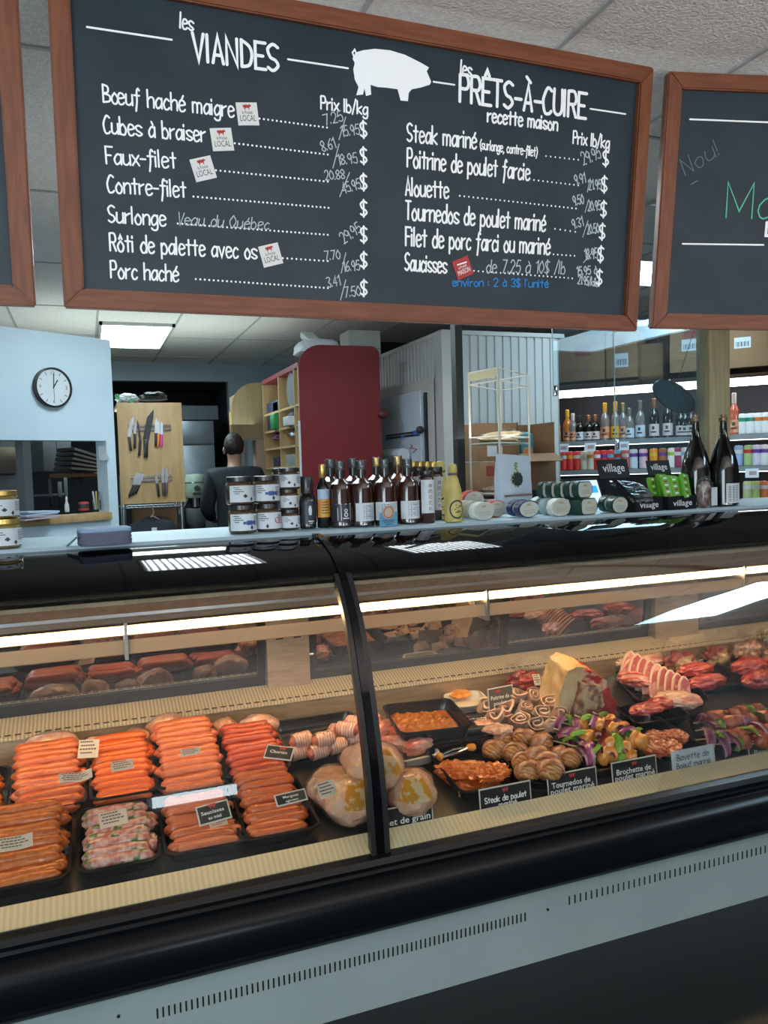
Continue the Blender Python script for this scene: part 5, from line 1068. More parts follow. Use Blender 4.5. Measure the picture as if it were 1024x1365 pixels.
# ------------------------------------------------------------------ kitchen side
def aDep(px, py, d): return CAMP + ray(px, py) * (d / FPX)
m_ply = mat('plywood', (.50, .34, .16), .5, 0, col2=(.44, .29, .13), scale=5, stretch=(6, 6, .8)); m_ply2 = mat('cabinet_wood', (.26, .19, .10), .5, 0, col2=(.22, .16, .08), scale=4, stretch=(6, 6, .8))
m_grey = mat('grey_metal', (.20, .22, .24), .4, .3); m_card_b = mat('cardboard', (.30, .17, .085), .8, 0, col2=(.27, .15, .07), scale=4)
A = aDep(0, 585, 4.77); B = aDep(150, 590, 5.40); ax = Vector((B.x - A.x, B.y - A.y, 0)).normalized(); nz = Vector((ax.y, -ax.x, 0))   # towards the customer
MW = Matrix((ax, Vector((0, 0, 1)), nz)).transposed().to_4x4(); MW.translation = Vector((A.x, A.y, 0)); MWi = MW.inverted()
def wl(px, py): q = MWi @ aP(px, py, A, nz); return q.x, q.y      # along the wall, height
ue = wl(152, 560)[0]; ztop = wl(75, 444)[1]; zo1 = wl(70, 587)[1]; zs = wl(100, 690)[1]; uo = wl(143.5, 630)[0]
def wbox(bm, u0, u1, z0, z1, d0, d1, bev=0): g0 = len(bm.verts); bx(bm, u0, u1, z0, z1, d0, d1, bev); return bm
bm = BM(); wbox(bm, -2.5, ue, zo1, ztop, -.12, 0); wbox(bm, uo, ue, 0, zo1, -.12, 0); wbox(bm, -2.5, uo, 0, zs - .03, -.12, 0)
bmesh.ops.transform(bm, matrix=MW, verts=bm.verts); struct('wall_pass', bm, m_white)
bm = BM(); wbox(bm, -2.5, uo, zs - .03, zs + .02, -.14, .03, .004); bmesh.ops.transform(bm, matrix=MW, verts=bm.verts); struct('trim_2', bm, m_ply)
def onwall(u, z, d=0): return MW @ Vector((u, z, d))
WR3 = MW.to_3x3()
def wrot(extra=None): return (WR3 @ (extra or Matrix.Identity(3))).to_euler()
# wall clock
u, z = wl(68, 517); u2, _ = wl(68 + 23.5, 517); r = (u2 - u) * 1.0
zr = wl(68, 490.5)[1] - z; r = zr
t = thing('wall_clock', 'round white wall clock with a black rim above the pass-through', 'clock', onwall(u, z, .02), wrot())
part('rim', lathe(BM(), [(r * .90, -.02), (r, -.018), (r, .016), (r * .93, .02), (r * .90, .004)], 48, caps=False), m_black, t); part('face', cyl(BM(), (0, 0, .002), r * .92, .012, n=48), mat('clock_face', (.66, .74, .78), .5), t)
bm = BM()
for k in range(12):
    a = k * PI / 6
    if k % 3: box(bm, (r * .76 * math.sin(a), r * .76 * math.cos(a), .0085), (r * .03, r * .16, .001), (0, 0, -a))
for s, x, y in (('12', -.10, .62), ('3', .66, -.07), ('6', -.05, -.78), ('9', -.76, -.07)): sans(bm, s, r * x, r * y, r * (.2 if s == '12' else .1), .0085)
part('dial_marks', bm, m_dk, t, 0)
def hand(a, L, w, zz): part('hand', box(BM(), (L * .42 * math.sin(a), L * .42 * math.cos(a), zz), (w, L, .001), (0, 0, -a)), m_dk, t)
hand(.56, r * .50, r * .06, .010); hand(.06, r * .78, r * .045, .0115); hand(PI, r * .70, r * .015, .013)
# things seen through the opening
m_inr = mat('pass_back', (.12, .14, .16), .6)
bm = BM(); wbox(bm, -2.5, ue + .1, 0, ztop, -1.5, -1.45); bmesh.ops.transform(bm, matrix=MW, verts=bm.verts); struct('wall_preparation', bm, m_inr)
def deep(px, py, d): return aP(px, py, A - nz * d, nz)
def prop(name, label, cat, px, py, d): return thing(name, label, cat, deep(px, py, d), wrot())
def wp(t, name, u0, u1, z0, z1, d0, d1, m, bev=.004, label=None): return part(name, wbox(BM(), u0, u1, z0, z1, d0, d1, bev), m, t, label=label)
t = prop('oven', 'stainless oven seen at the left of the pass-through opening', 'oven', -8, 648, .9); k = mpp(t.location)
wp(t, 'body', -40 * k, 36 * k, -1.0, 70 * k, -.4, 0, m_grey); wp(t, 'door', -36 * k, 32 * k, 14 * k, 52 * k, 0, .02, m_steel); wp(t, 'handle', -30 * k, 26 * k, 14 * k, 16.5 * k, .02, .04, m_black)
struct('trim_3', (lambda bm: (bmesh.ops.transform(bm, matrix=Matrix.Translation(deep(33, 640, .7)) @ WR3.to_4x4(), verts=bm.verts), bm)[1])(bx(BM(), -.03, .03, -1.2, .6, -.05, .05)), mat('grey_post', (.22, .24, .26), .5))
t = prop('grey_cabinet', 'grey wall box behind the stack of folders', 'cabinet', 75, 628, 1.249); k = mpp(t.location); wp(t, 'body', -17 * k, 24 * k, 0, 46 * k, -.2, 0, m_grey); wp(t, 'door_gap', 2 * k, 2.6 * k, 1 * k, 45 * k, 0, .002, m_black, 0)
t = prop('wall_shelf', 'small wooden shelf carrying dark folders in the pass-through', 'shelf', 104, 632, .6); k = mpp(t.location); wp(t, 'shelf_board', -20 * k, 20 * k, -4 * k, 1 * k, -.2, .1, mat('shelf_brown', (.16, .07, .035), .5)); wp(t, 'bracket', -1 * k, 1 * k, -14 * k, -4 * k, -.1, .05, m_black)
for j in range(5):
    t = thing('folder', 'dark folder in the sagging stack, ' + ['lowest', 'second from below', 'middle one', 'second from the top', 'topmost'][j], 'folder', deep(102 + j, 626 - j * 5.2, .55), wrot(Matrix.Rotation(-.10 - .05 * j, 3, 'Z')), 'dark folders on the little shelf')
    part('cover', box(BM(), (0, 0, 0), (42 * k, 4.6 * k, .22), bev=.003), mat('folder_dark', (.035, .03, .03), .5), t); part('pages', box(BM(), (0, 0, .02), (41 * k, 2.4 * k, .2)), mat('pages_grey', (.22, .21, .20), .8), t)
t = prop('knife_strip', 'grey magnetic strip with hanging knives deep in the opening', 'knife strip', 66, 660, 1.43); k = mpp(t.location); wp(t, 'bar', -22 * k, 22 * k, -1.5 * k, 1.5 * k, -.02, .01, m_grey)
for px, h, w, nm in ((67, 24, 2.2, 'grey-handled knife hanging at the left of the deep strip'), (80, 20, 3, 'wide dark knife in the middle of the deep strip'), (88, 26, 2.6, 'long dark knife at the right of the deep strip')):
    t = prop('hanging_knife', nm, 'knife', px, 662, 1.4225); wp(t, 'blade', -w * k, w * k, 0, h * k, 0, .006, m_grey, .001); wp(t, 'handle', -w * k * .8, w * k * .8, -16 * k, 0, -.004, .012, m_black)
t = prop('spray_bottle', 'small white spray bottle on the wooden sill', 'bottle', 89.5, 682.5, .05); k = mpp(t.location); part('bottle_body', lathe(BM(), [(2.6 * k, 0), (3 * k, 1 * k), (3 * k, 9 * k), (1.6 * k, 13 * k), (1.4 * k, 15 * k)], 14, Matrix.Rotation(-PI / 2, 4, 'X')), m_lab, t); part('nozzle', lathe(BM(), [(1.5 * k, 15 * k), (1.5 * k, 19 * k), (.6 * k, 21 * k)], 12, Matrix.Rotation(-PI / 2, 4, 'X')), m_lab, t)
t = prop('red_tin', 'red and black tin on the wooden sill', 'tin', 112, 680.5, .06); part('tin_body', lathe(BM(), [(6.4 * k, 0), (6.6 * k, .5 * k), (6.6 * k, 11 * k), (6.2 * k, 11.6 * k)], 20, Matrix.Rotation(-PI / 2, 4, 'X')), mat('tin_red', (.50, .05, .04), .35), t); part('dark_band', lathe(BM(), [(6.7 * k, 3 * k), (6.7 * k, 9 * k)], 20, Matrix.Rotation(-PI / 2, 4, 'X') , caps=False), m_dk, t)
t = prop('brush_jar', 'clear jar of brushes at the right end of the sill', 'jar', 129, 680, .06); part('glass_body', lathe(BM(), [(5.5 * k, 0), (6 * k, 1 * k), (6 * k, 14 * k)], 16, Matrix.Rotation(-PI / 2, 4, 'X'), caps=False), m_clear, t)
for j in range(3): part('brush', tube(BM(), [((-2 + 2 * j) * k, 1 * k, 0), ((-6 + 5 * j) * k, 26 * k, .01)], 1.1 * k, 6), [m_lab, m_yel, m_grey][j], t)
t = prop('paper_sheets', 'stack of loose paper sheets on the left of the sill', 'papers', 47, 692, -.06)
for j in range(4): part('sheet', box(BM(), ((j % 2) * 2 * k, (1.2 + 2.6 * j) * k, 0), (44 * k, 2.2 * k, .16), (0, .03 * j, .03 * (-1) ** j), bev=.001), [mat('sheet_pink', (.46, .38, .44), .7), mat('sheet_blue', (.40, .52, .66), .7)][j > 1], t)
t = prop('hanging_sheet', 'curled white sheet pinned beside the opening', 'paper', 136, 604, .02); part('curled_sheet', solid(quadgrid(BM(), lambda a, b: ((a - .5) * 13 * k, (b - .5) * 20 * k, .01 + .03 * (1 - b) ** 2 * a), 6, 6), .001), m_lab, t)
# knife board on its wire stand
YK = 5.80; c0 = aY(155, 537, YK); c1 = aY(241.5, 537, YK); zb = aY(200, 671, YK).z; kk = mpp(aY(200, 600, YK))
t = thing('knife_stand', 'steel wire stand faced with a plywood knife panel', 'stand', ((c0.x + c1.x) / 2, YK, 0)); cx_ = t.location.x; hw = (c1.x - c0.x) / 2
part('plywood_panel', bx(BM(), -hw, hw, -.018, 0, zb, c0.z, .003), m_ply, t)
for sx in (-1, 1):
    for y in (.05, .42): part('post', cyl(BM(), (sx * (hw - .02), y, zb / 2 + .1), .013, zb + .2, n=12), m_chrome, t)
bm = BM()
for j in range(14): tube(bm, [(-hw + .02 + j * (2 * hw - .04) / 13, .03, zb - .03), (-hw + .02 + j * (2 * hw - .04) / 13, .44, zb - .03)], .003, 6)
for y in (.04, .43): tube(bm, [(-hw, y, zb - .03), (hw, y, zb - .03)], .005, 6)
part('wire_shelf', bm, m_grey, t); part('top_shelf', bx(BM(), -hw, hw, 0, .44, c0.z - .03, c0.z - .005), m_ply, t)
def onk(px, py, dy=-.02): return aY(px, py, YK + dy)
for x0, x1, y0, y1, lab in ((171, 228, 566, 575, 'upper magnetic knife bar on the plywood panel'), (174, 229, 634, 642, 'lower magnetic knife bar on the plywood panel')):
    a, b = onk(x0, y0), onk(x1, y1); t = thing('knife_bar', lab, 'knife rack', ((a.x + b.x) / 2, YK - .024, (a.z + b.z) / 2)); w, h = b.x - a.x, a.z - b.z
    part('wood_back', box(BM(), (0, .003, 0), (w, .006, h), bev=.001), mat('bar_wood', (.30, .20, .11), .5), t)
    for s in (-1, 1): part('steel_strip', box(BM(), (0, -.002, s * h * .25), (w, .005, h * .22)), m_chrome, t)
def knife(tip, mid, end, wpx, label, blade, handle):
    T, Mm, E = onk(*tip, -.032), onk(*mid, -.032), onk(*end, -.032); t = thing('knife', label, 'knife', Mm, group='knives on the plywood panel')
    d = T - Mm; L = d.length; ang = math.atan2(d.x, d.z); w = wpx * kk
    bm = prism(BM(), [(-w / 2, 0), (-w / 2, L * .7), (0 if w < .02 else w * .3, L), (w / 2, L * .75), (w / 2, 0)], -.0012, .0012, 'Y'); bmesh.ops.rotate(bm, matrix=Matrix.Rotation(ang, 3, 'Y'), verts=bm.verts); part('blade', bm, blade, t)
    e = E - Mm; bm = box(BM(), (0, 0, -e.length / 2), (max(w * .7, .018), .016, e.length), bev=.005); bmesh.ops.rotate(bm, matrix=Matrix.Rotation(math.atan2(-e.x, -e.z), 3, 'Y'), verts=bm.verts); part('handle', bm, handle, t)
m_bl = mat('blade_steel', (.60, .62, .64), .25, .7); m_blk = mat('blade_black', (.03, .03, .035), .4)
knife((177.5, 553), (172, 582), (174.5, 601), 5, 'broad steel knife at the left end of the upper bar', m_bl, m_black); knife((180, 562), (180, 578), (179.5, 598), 3.4, 'narrow steel knife second on the upper bar', m_bl, m_black)
knife((183, 559), (187, 586), (185.5, 608), 2.6, 'thin black-bladed knife beside the big one', m_blk, m_black); knife((202.5, 545), (194.5, 586), (194.5, 610), 8, 'biggest knife with a black blade on the upper bar', m_blk, m_black)
knife((208.5, 557), (208, 577), (207.5, 595), 3.6, 'small knife with a black handle on the right of the upper bar', m_lab, m_black); knife((211.5, 559), (211.5, 578), (210.5, 596), 3.4, 'small knife with an orange handle', m_lab, mat('handle_orange', (.75, .20, .02), .4)); knife((215.5, 561), (215.5, 579), (215, 596), 3.4, 'small knife with a pink handle', m_lab, mat('handle_pink', (.65, .05, .30), .4))
for j in range(3): knife((184.5 + 3.6 * j, 628 + j), (178.5 + 3.2 * j, 646), (172 + 4 * j, 662 - 2 * j), 4, 'tilted steel knife at the left of the lower bar, ' + ['leftmost', 'middle', 'rightmost'][j] + ' of three', m_bl, m_black)
knife((207.5, 629), (209.5, 644), (212, 662), 3, 'slim pointed knife alone in the middle of the lower bar', m_bl, m_black); knife((217, 621), (217.5, 643), (218, 661), 4, 'brown-handled steel knife, left of the pair on the lower bar', m_bl, mat('handle_brown', (.07, .05, .045), .5)); knife((222.5, 621), (222, 643), (221.5, 661), 4, 'brown-handled steel knife, right of the pair on the lower bar', m_bl, MATS['handle_brown'])
t = thing('plastic_bag', 'crumpled clear bag of bottles with green caps on the knife stand', 'bag', aY(170, 537, YK + .2) + Vector((0, 0, 0))); t.location.z = c0.z
bm = blob(BM(), (15 * kk, .12, 8 * kk), (0, 0, 7.5 * kk), amp=.25, freq=3, seed=2, sub=4); part('bag_film', bm, mat('bag_white', (.55, .66, .68), .3, bump=.5, bscale=30), t, 40)
for dx, dz in ((-14, 10), (4, 4)): part('green_cap', cyl(BM(), (dx * kk, -.12, dz * kk), 3 * kk, .03, (PI / 2, 0, 0), 16), mat('cap_green', (.02, .30, .10), .4), t)
t = thing('black_bag', 'crumpled black bag on top of the knife stand', 'bag', (aY(204, 537, YK + .2).x, YK + .2, c0.z)); part('bag_body', blob(BM(), (18 * kk, .14, 10 * kk), (0, 0, 8 * kk), amp=.25, freq=2.5, seed=4, sub=4, flat=0), mat('bag_black', (.012, .013, .015), .6, bump=.6, bscale=25), t, 40)
t = thing('dark_jacket', 'dark jacket on a pale hanger under the knife panel', 'jacket', (aY(203, 674, YK + .08).x, YK + .10, zb - .035))
part('hanger', tube(BM(), [(0, 0, 0), (.012, 0, -.03), (0, 0, -.06), (-.16, 0, -.16)], .005, 6), mat('hanger_pale', (.50, .40, .30), .5), t); part('hanger', tube(BM(), [(0, 0, -.06), (.16, 0, -.16)], .005, 6), MATS['hanger_pale'], t)
part('jacket_body', blob(BM(), (.20, .07, .30), (0, .01, -.38), amp=.12, freq=2, seed=3, sub=4, box_=3), mat('jacket_navy', (.012, .016, .03), .8), t, 60); part('collar_tag', bx(BM(), -.015, .02, -.075, -.065, -.19, -.14), m_lab, t)
t = thing('cardboard_box', 'cardboard box standing behind the dark jacket', 'box', (aY(205, 690, YK + .3).x, YK + .30, 0)); part('carton', bx(BM(), -.15, .15, -.08, .08, 0, aY(205, 677, YK + .2).z), m_card_b, t)
# recess: steel fridge, mixer
YFr = 8.6; a = aY(238, 561, YFr); b = aY(284.5, 561, YFr); t = thing('steel_fridge', 'tall stainless fridge in the dark recess', 'fridge', ((a.x + b.x) / 2, YFr, 0)); w = (b.x - a.x) / 2
part('cabinet', bx(BM(), -w, w, .02, .6, .1, a.z), m_grey, t); zmid = aY(260, 593, YFr).z; m_fr = mat('fridge_steel', (.22, .26, .29), .35, .6, col2=(.17, .20, .23), scale=4); part('door', bx(BM(), -w, w, 0, .02, zmid + .008, a.z, .004), m_fr, t); part('door', bx(BM(), -w, w, 0, .02, .12, zmid - .008, .004), m_fr, t); part('top_housing', bx(BM(), -w, w + .05, -.02, .6, a.z + .01, aY(260, 541, YFr).z), mat('housing_dark', (.05, .065, .075), .5), t)
for sx in (-1, 1): part('foot', bx(BM(), sx * w * .8 - .03, sx * w * .8 + .03, .1, .5, 0, .1), m_black, t)
p = aY(262, 700, 7.8); t = thing('stand_mixer', 'pale green stand mixer in front of the steel fridge', 'mixer', (p.x, 7.8, 0)); k = mpp(aY(262, 650, 7.8)); zt_ = aY(262, 631.5, 7.8).z
part('motor_head', lathe(BM(), [(13.0 * k, 0), (14 * k, 2 * k), (13.4 * k, 28 * k), (12 * k, 31 * k), (3 * k, 32 * k)], 24, Matrix.Translation((0, 0, zt_ - 32 * k))), mat('mixer_green', (.30, .38, .30), .4), t)
bm = BM(); cyl(bm, (1 * k, -14 * k, zt_ - 19 * k), 4.2 * k, .02, (PI / 2, 0, 0), 5); part('badge', bm, m_dk, t); part('badge_plate', box(BM(), (1 * k, -13.8 * k, zt_ - 26 * k), (11 * k, .02, 3 * k)), m_dk, t); part('trim_ring', lathe(BM(), [(14.2 * k, 0), (14.2 * k, 1.2 * k)], 24, Matrix.Translation((0, 0, zt_ - 12 * k)), caps=False), m_chrome, t)
part('spindle', cyl(BM(), (0, 0, zt_ - 38 * k), 4 * k, 12 * k), m_steel, t); part('bowl', lathe(BM(), [(8 * k, 0), (13 * k, 8 * k), (14 * k, 26 * k)], 24, Matrix.Translation((0, 0, zt_ - 72 * k))), m_grey, t); part('column', bx(BM(), -14 * k, 14 * k, .1, .35, 0, zt_ - 30 * k), m_black, t)
for s in (-1, 1): part('bowl_arm', box(BM(), (s * 17 * k, -.02, zt_ - 42 * k), (4 * k, .05, 22 * k), (0, -s * .5, 0)), m_grey, t)
part('base', bx(BM(), -.25, .25, -.2, .4, 0, .2), m_black, t)
# the person at work
Pp = aDep(314, 640, 6.75); PX, PY = Pp.x, Pp.y; zc = aDep(314, 577, 6.75).z
def skin(name, pts, edges, radii, m, parent, sub=2, root=0):
    me = bpy.data.meshes.new(name); me.from_pydata(pts, edges, []); o = bpy.data.objects.new(name, me); COL.objects.link(o)
    md = o.modifiers.new('skin', 'SKIN'); md.use_smooth_shade = True
    for i, r_ in enumerate(radii):
        sv = me.skin_vertices[0].data[i]; sv.radius = r_ if isinstance(r_, tuple) else (r_, r_); sv.use_root = i == root
    s2 = o.modifiers.new('sub', 'SUBSURF'); s2.levels = sub; s2.render_levels = sub
    dg = bpy.context.evaluated_depsgraph_get(); nm = bpy.data.meshes.new_from_object(o.evaluated_get(dg)); bpy.data.objects.remove(o); nm.materials.clear(); nm.materials.append(m)
    nm.polygons.foreach_set('use_smooth', [True] * len(nm.polygons)); o = bpy.data.objects.new(name, nm); COL.objects.link(o); o.parent = parent; return o
m_skin = mat('skin', (.42, .24, .17), .55); m_jk = mat('dark_jacket_cloth', (.016, .024, .032), .8, 0, bump=.3, bscale=14); m_hair = mat('dark_hair', (.022, .015, .012), .6, bump=.5, bscale=60)
t = thing('person', 'person seen from behind in a dark jacket working at the kitchen counter', 'person', (PX, PY, 0), (0, 0, -.15)); s = zc / 1.80
V = [(0, 0, .98), (0, 0, 1.20), (0, .03, 1.42), (0, .05, 1.50), (.0, .07, 1.56), (0, .085, 1.66), (0, .08, 1.745), (-.10, 0, .93), (-.11, .01, .50), (-.11, -.02, .09), (-.11, .13, .04), (.10, 0, .93), (.11, .01, .50), (.11, -.02, .09), (.11, .13, .04),
     (-.18, .02, 1.44), (-.25, .03, 1.17), (-.20, .25, 1.06), (-.16, .34, 1.06), (.18, .02, 1.44), (.27, .06, 1.19), (.26, .29, 1.06), (.24, .38, 1.06)]
Ed = [(0, 1), (1, 2), (2, 3), (3, 4), (4, 5), (5, 6), (0, 7), (7, 8), (8, 9), (9, 10), (0, 11), (11, 12), (12, 13), (13, 14), (2, 15), (15, 16), (16, 17), (17, 18), (2, 19), (19, 20), (20, 21), (21, 22)]
Rd = [(.15, .11), (.14, .10), (.13, .09), .06, .055, (.075, .095), (.06, .075), .085, .058, .042, .038, .085, .058, .042, .038, .055, .043, .032, .030, .055, .043, .032, .030]
# five fingers on each hand
for hand_i, sx in ((18, 1), (22, -1)):
    hx, hy, hz = V[hand_i]
    for f in range(5):
        b_ = len(V); ox = (-.028 + .016 * f) * sx if f < 4 else .035 * sx * -1; L = (.07, .08, .075, .06, .05)[f]
        V += [(hx + ox, hy + (.045 if f < 4 else .0), hz - .004), (hx + ox * 1.1, hy + .045 + L * .5 if f < 4 else hy + .03, hz - .015), (hx + ox * 1.1, hy + .04 + L * .85 if f < 4 else hy + .055, hz - .045)]
        Ed += [(hand_i, b_), (b_, b_ + 1), (b_ + 1, b_ + 2)]; Rd += [.010, .009, .008]
sc = lambda pts: [(x * s, y * s, z * s) for x, y, z in pts]
skin('body', sc(V), Ed, [tuple(q * s for q in r_) if isinstance(r_, tuple) else r_ * s for r_ in Rd], m_skin, t)
JV = [V[i] for i in (0, 1, 2, 3, 15, 16, 17, 19, 20, 21)]; JV[0] = (0, 0, .88); JV[6] = (-.205, .22, 1.07); JV[9] = (.262, .26, 1.07)
skin('jacket', sc(JV), [(0, 1), (1, 2), (2, 3), (2, 4), (4, 5), (5, 6), (2, 7), (7, 8), (8, 9)], [(.19 * s, .135 * s), (.175 * s, .13 * s), (.17 * s, .115 * s), .075 * s, .085 * s, .068 * s, .05 * s, .085 * s, .068 * s, .05 * s], m_jk, t)
skin('trousers', sc([(0, 0, .96), (-.10, 0, .90), (-.11, .01, .5), (-.11, -.02, .08), (.10, 0, .90), (.11, .01, .5), (.11, -.02, .08)]), [(0, 1), (1, 2), (2, 3), (0, 4), (4, 5), (5, 6)], [.15 * s, .105 * s, .08 * s, .07 * s, .105 * s, .08 * s, .07 * s], mat('trouser_dark', (.02, .02, .024), .8), t)
bm = blob(BM(), (.083 * s, .102 * s, .105 * s), (0, .07 * s, 1.70 * s), amp=.06, freq=4, seed=2, sub=4)
bmesh.ops.delete(bm, geom=[v for v in bm.verts if v.co.z < (1.60 if v.co.y < .085 * s else 1.715) * s], context='VERTS'); part('hair', bm, m_hair, t, 70)
for sx in (-1, 1): part('ear', blob(BM(), (.012 * s, .02 * s, .032 * s), (sx * .083 * s, .085 * s, 1.655 * s), amp=.1, sub=3), m_skin, t, 70)
# face (turned away): nose, eyes, mouth
part('nose', blob(BM(), (.014 * s, .02 * s, .025 * s), (0, .178 * s, 1.655 * s), amp=.1, sub=3), m_skin, t, 70)
for sx in (-1, 1): part('eye', blob(BM(), (.012 * s, .006 * s, .007 * s), (sx * .032 * s, .168 * s, 1.68 * s), amp=0, sub=3), m_lab, t, 70)
part('mouth', blob(BM(), (.024 * s, .006 * s, .007 * s), (0, .170 * s, 1.615 * s), amp=.1, sub=3), mat('lips', (.35, .12, .10), .5), t, 70)
# red-ended shelving
YR = 5.6; r0 = aY(399.5, 560, YR); r1 = aY(507, 560, YR); zt_ = aY(455, 461, YR).z; X0 = r0.x; w = r1.x - r0.x; k = mpp(r0)
Ye = aX(351, 560, X0).y; zs_ = aX(397, 488, X0).z
t = thing('shelving_unit', 'wooden pigeonhole shelving with a big red end panel', 'shelving', (X0, YR, 0)); D = .50; LY = Ye - YR
ol = [(0, 0), (w, 0), (w, zt_ - .06)] + [(w - .06 + .06 * math.cos(a * PI / 12), zt_ - .06 + .06 * math.sin(a * PI / 12)) for a in range(1, 7)] + [(.17 + .17 * math.cos(PI / 2 + a * PI / 16), zt_ - .17 + .17 * math.sin(PI / 2 + a * PI / 16)) for a in range(9)]
m_redp2 = mat('red_panel', (.19, .010, .016), .5, 0, bump=.05, bscale=60); part('red_end_panel', prism(BM(), ol, -.02, .0, 'Y'), m_redp2, t); part('white_edge', bx(BM(), -.012, -.001, -.02, .0, 0, zt_ - .55), m_lab, t)
part('red_top', bx(BM(), .0, D, .001, LY, zs_ - .005, zs_ + .03), m_redp2, t); part('back_panel', bx(BM(), D - .02, D, .001, LY, 0, zs_ - .006), m_ply2, t)
ys = [aX(px, 560, X0).y - YR for px in (393, 372.5)]; yy = [.012] + ys + [LY - .01]
for y in yy: part('divider', bx(BM(), .0, D - .021, y - .009, y + .009, 0, zs_ - .006), m_ply, t)
zz = [aX(372.5, q, X0).z for q in (546, 571, 595.5, 622)]
for z in zz + [zz[-1] - .35]:
    for ya, yb2 in zip(yy, yy[1:]): part('shelf_board', bx(BM(), .004, D - .022, ya + .0095, yb2 - .0095, z - .018, z), m_ply, t)
def incub(name, label, cat, px, row, w_, h_, m, kind='box', d=.10):
    p = aX(px, 560, X0 + .01); z = zz[row]; 
    if kind == 'box': return solo(name, bx(BM(), .0, .3, -w_ / 2, w_ / 2, 0, h_, .006), m, label, cat, (X0 + .015, p.y, z), (0, 0, 0))
    return solo(name, blob(BM(), (.14, w_ / 2, h_ / 2), (.15, 0, h_ / 2), amp=.2, freq=2.5, seed=int(px), sub=4, flat=0), m, label, cat, (X0 + .015, p.y, z))
incub('blue_bin', 'dark blue bin in the left pigeonhole of the second row', 'bin', 363, 1, .42, .24, mat('bin_blue', (.008, .02, .07), .5)); incub('green_box', 'bright green box beside the blue bin', 'box', 369, 1, .14, .12, mat('box_green', (.01, .24, .05), .5)).location.x = X0 - .03
incub('grey_bundle', 'crumpled grey bags in the middle pigeonhole of the second row', 'bags', 383, 1, .34, .17, mat('bundle_grey', (.12, .15, .17), .5, bump=.5, bscale=20), 'blob'); incub('white_carton', 'small white carton under the grey bags', 'box', 389, 1, .16, .07, m_lab).location.x = X0 - .04
incub('purple_bag', 'purple bag in the left pigeonhole of the third row', 'bag', 362, 2, .42, .15, mat('bag_purple', (.16, .01, .10), .5, bump=.4, bscale=15), 'blob'); incub('pale_bag', 'pale bag with a blue print in the middle pigeonhole of the third row', 'bag', 384, 2, .34, .15, mat('bag_pale', (.26, .33, .34), .4, bump=.4, bscale=15), 'blob')
incub('white_carton', 'small white carton in the left pigeonhole of the top row', 'box', 367, 0, .18, .08, m_lab); solo('round_tin', cyl(BM(), (0, 0, 0), .13, .2, (0, PI / 2, 0), 28), m_grey, 'grey round tin in the middle pigeonhole of the top row', 'tin', (X0 + .13, aX(383, 530, X0).y, zz[0] + .132))
incub('navy_cup', 'navy cup in the left pigeonhole of the bottom row', 'cup', 364, 3, .14, .08, mat('cup_navy', (.015, .015, .06), .4)); incub('clear_tub', 'clear plastic tub in the middle pigeonhole of the bottom row', 'tub', 384, 3, .28, .09, mat('tub_clear', (.25, .30, .28), .3), 'box')
t = thing('appliance', 'white plastic appliance on the red shelf top', 'appliance', (X0 + .2, aX(388, 487, X0).y, zs_ + .031)); part('body', blob(BM(), (.16, .16, .10), (0, 0, .09), amp=.1, freq=2, seed=1, sub=3, flat=0, box_=4), m_lab, t); part('arm', box(BM(), (-.05, -.02, .20), (.10, .22, .05), (.4, 0, 0), bev=.01), m_lab, t)
t = thing('white_box', 'pale box standing on top of the red panel against the ceiling', 'box', (aY(481, 455, YR + .3).x, YR + .32, zs_ + .03)); wv = aY(502, 455, YR + .3).x - aY(461, 455, YR + .3).x; part('carton', bx(BM(), -wv / 2, wv / 2, -.12, .12, 0, aY(481, 443, YR + .3).z - zs_ - .03, .004), mat('carton_pale', (.42, .44, .42), .6), t); part('lid_line', bx(BM(), -wv / 2 - .002, wv / 2 + .002, -.122, -.119, .14, .146), m_grey, t)
p0 = aY(309, 548, Ye + .03); p1 = aY(350, 548, Ye + .03); za = aY(330, 510, Ye + .03).z; zb_ = aY(330, 586, Ye + .03).z; w = p1.x - p0.x
t = thing('wall_cabinet', 'brown wall cabinet with a rounded corner behind the person', 'cabinet', (p0.x, Ye + .03, zb_)); hh = za - zb_
part('rounded_panel', prism(BM(), [(0, 0), (w, 0), (w, hh)] + [(.22 + .22 * math.cos(PI / 2 + a * PI / 16), hh - .22 + .22 * math.sin(PI / 2 + a * PI / 16)) for a in range(9)], 0, .02, 'Y'), m_ply2, t); part('carcass', bx(BM(), .04, w, .021, .32, .02, hh - .1), m_ply2, t); part('edge_band', bx(BM(), -.02, -.002, .0, .02, .0, hh - .25), m_ply, t)
struct('trim_4', bx(BM(), aY(340, 600, Ye + .1).x, aY(357, 600, Ye + .1).x, Ye + .05, Ye + .2, 0, zb_ - .005), mat('pink_panel', (.42, .28, .22), .6)); struct('trim_5', bx(BM(), aY(324, 600, Ye + .1).x, aY(329, 600, Ye + .1).x, Ye + .05, Ye + .1, 0, zb_ - .005), m_grey)
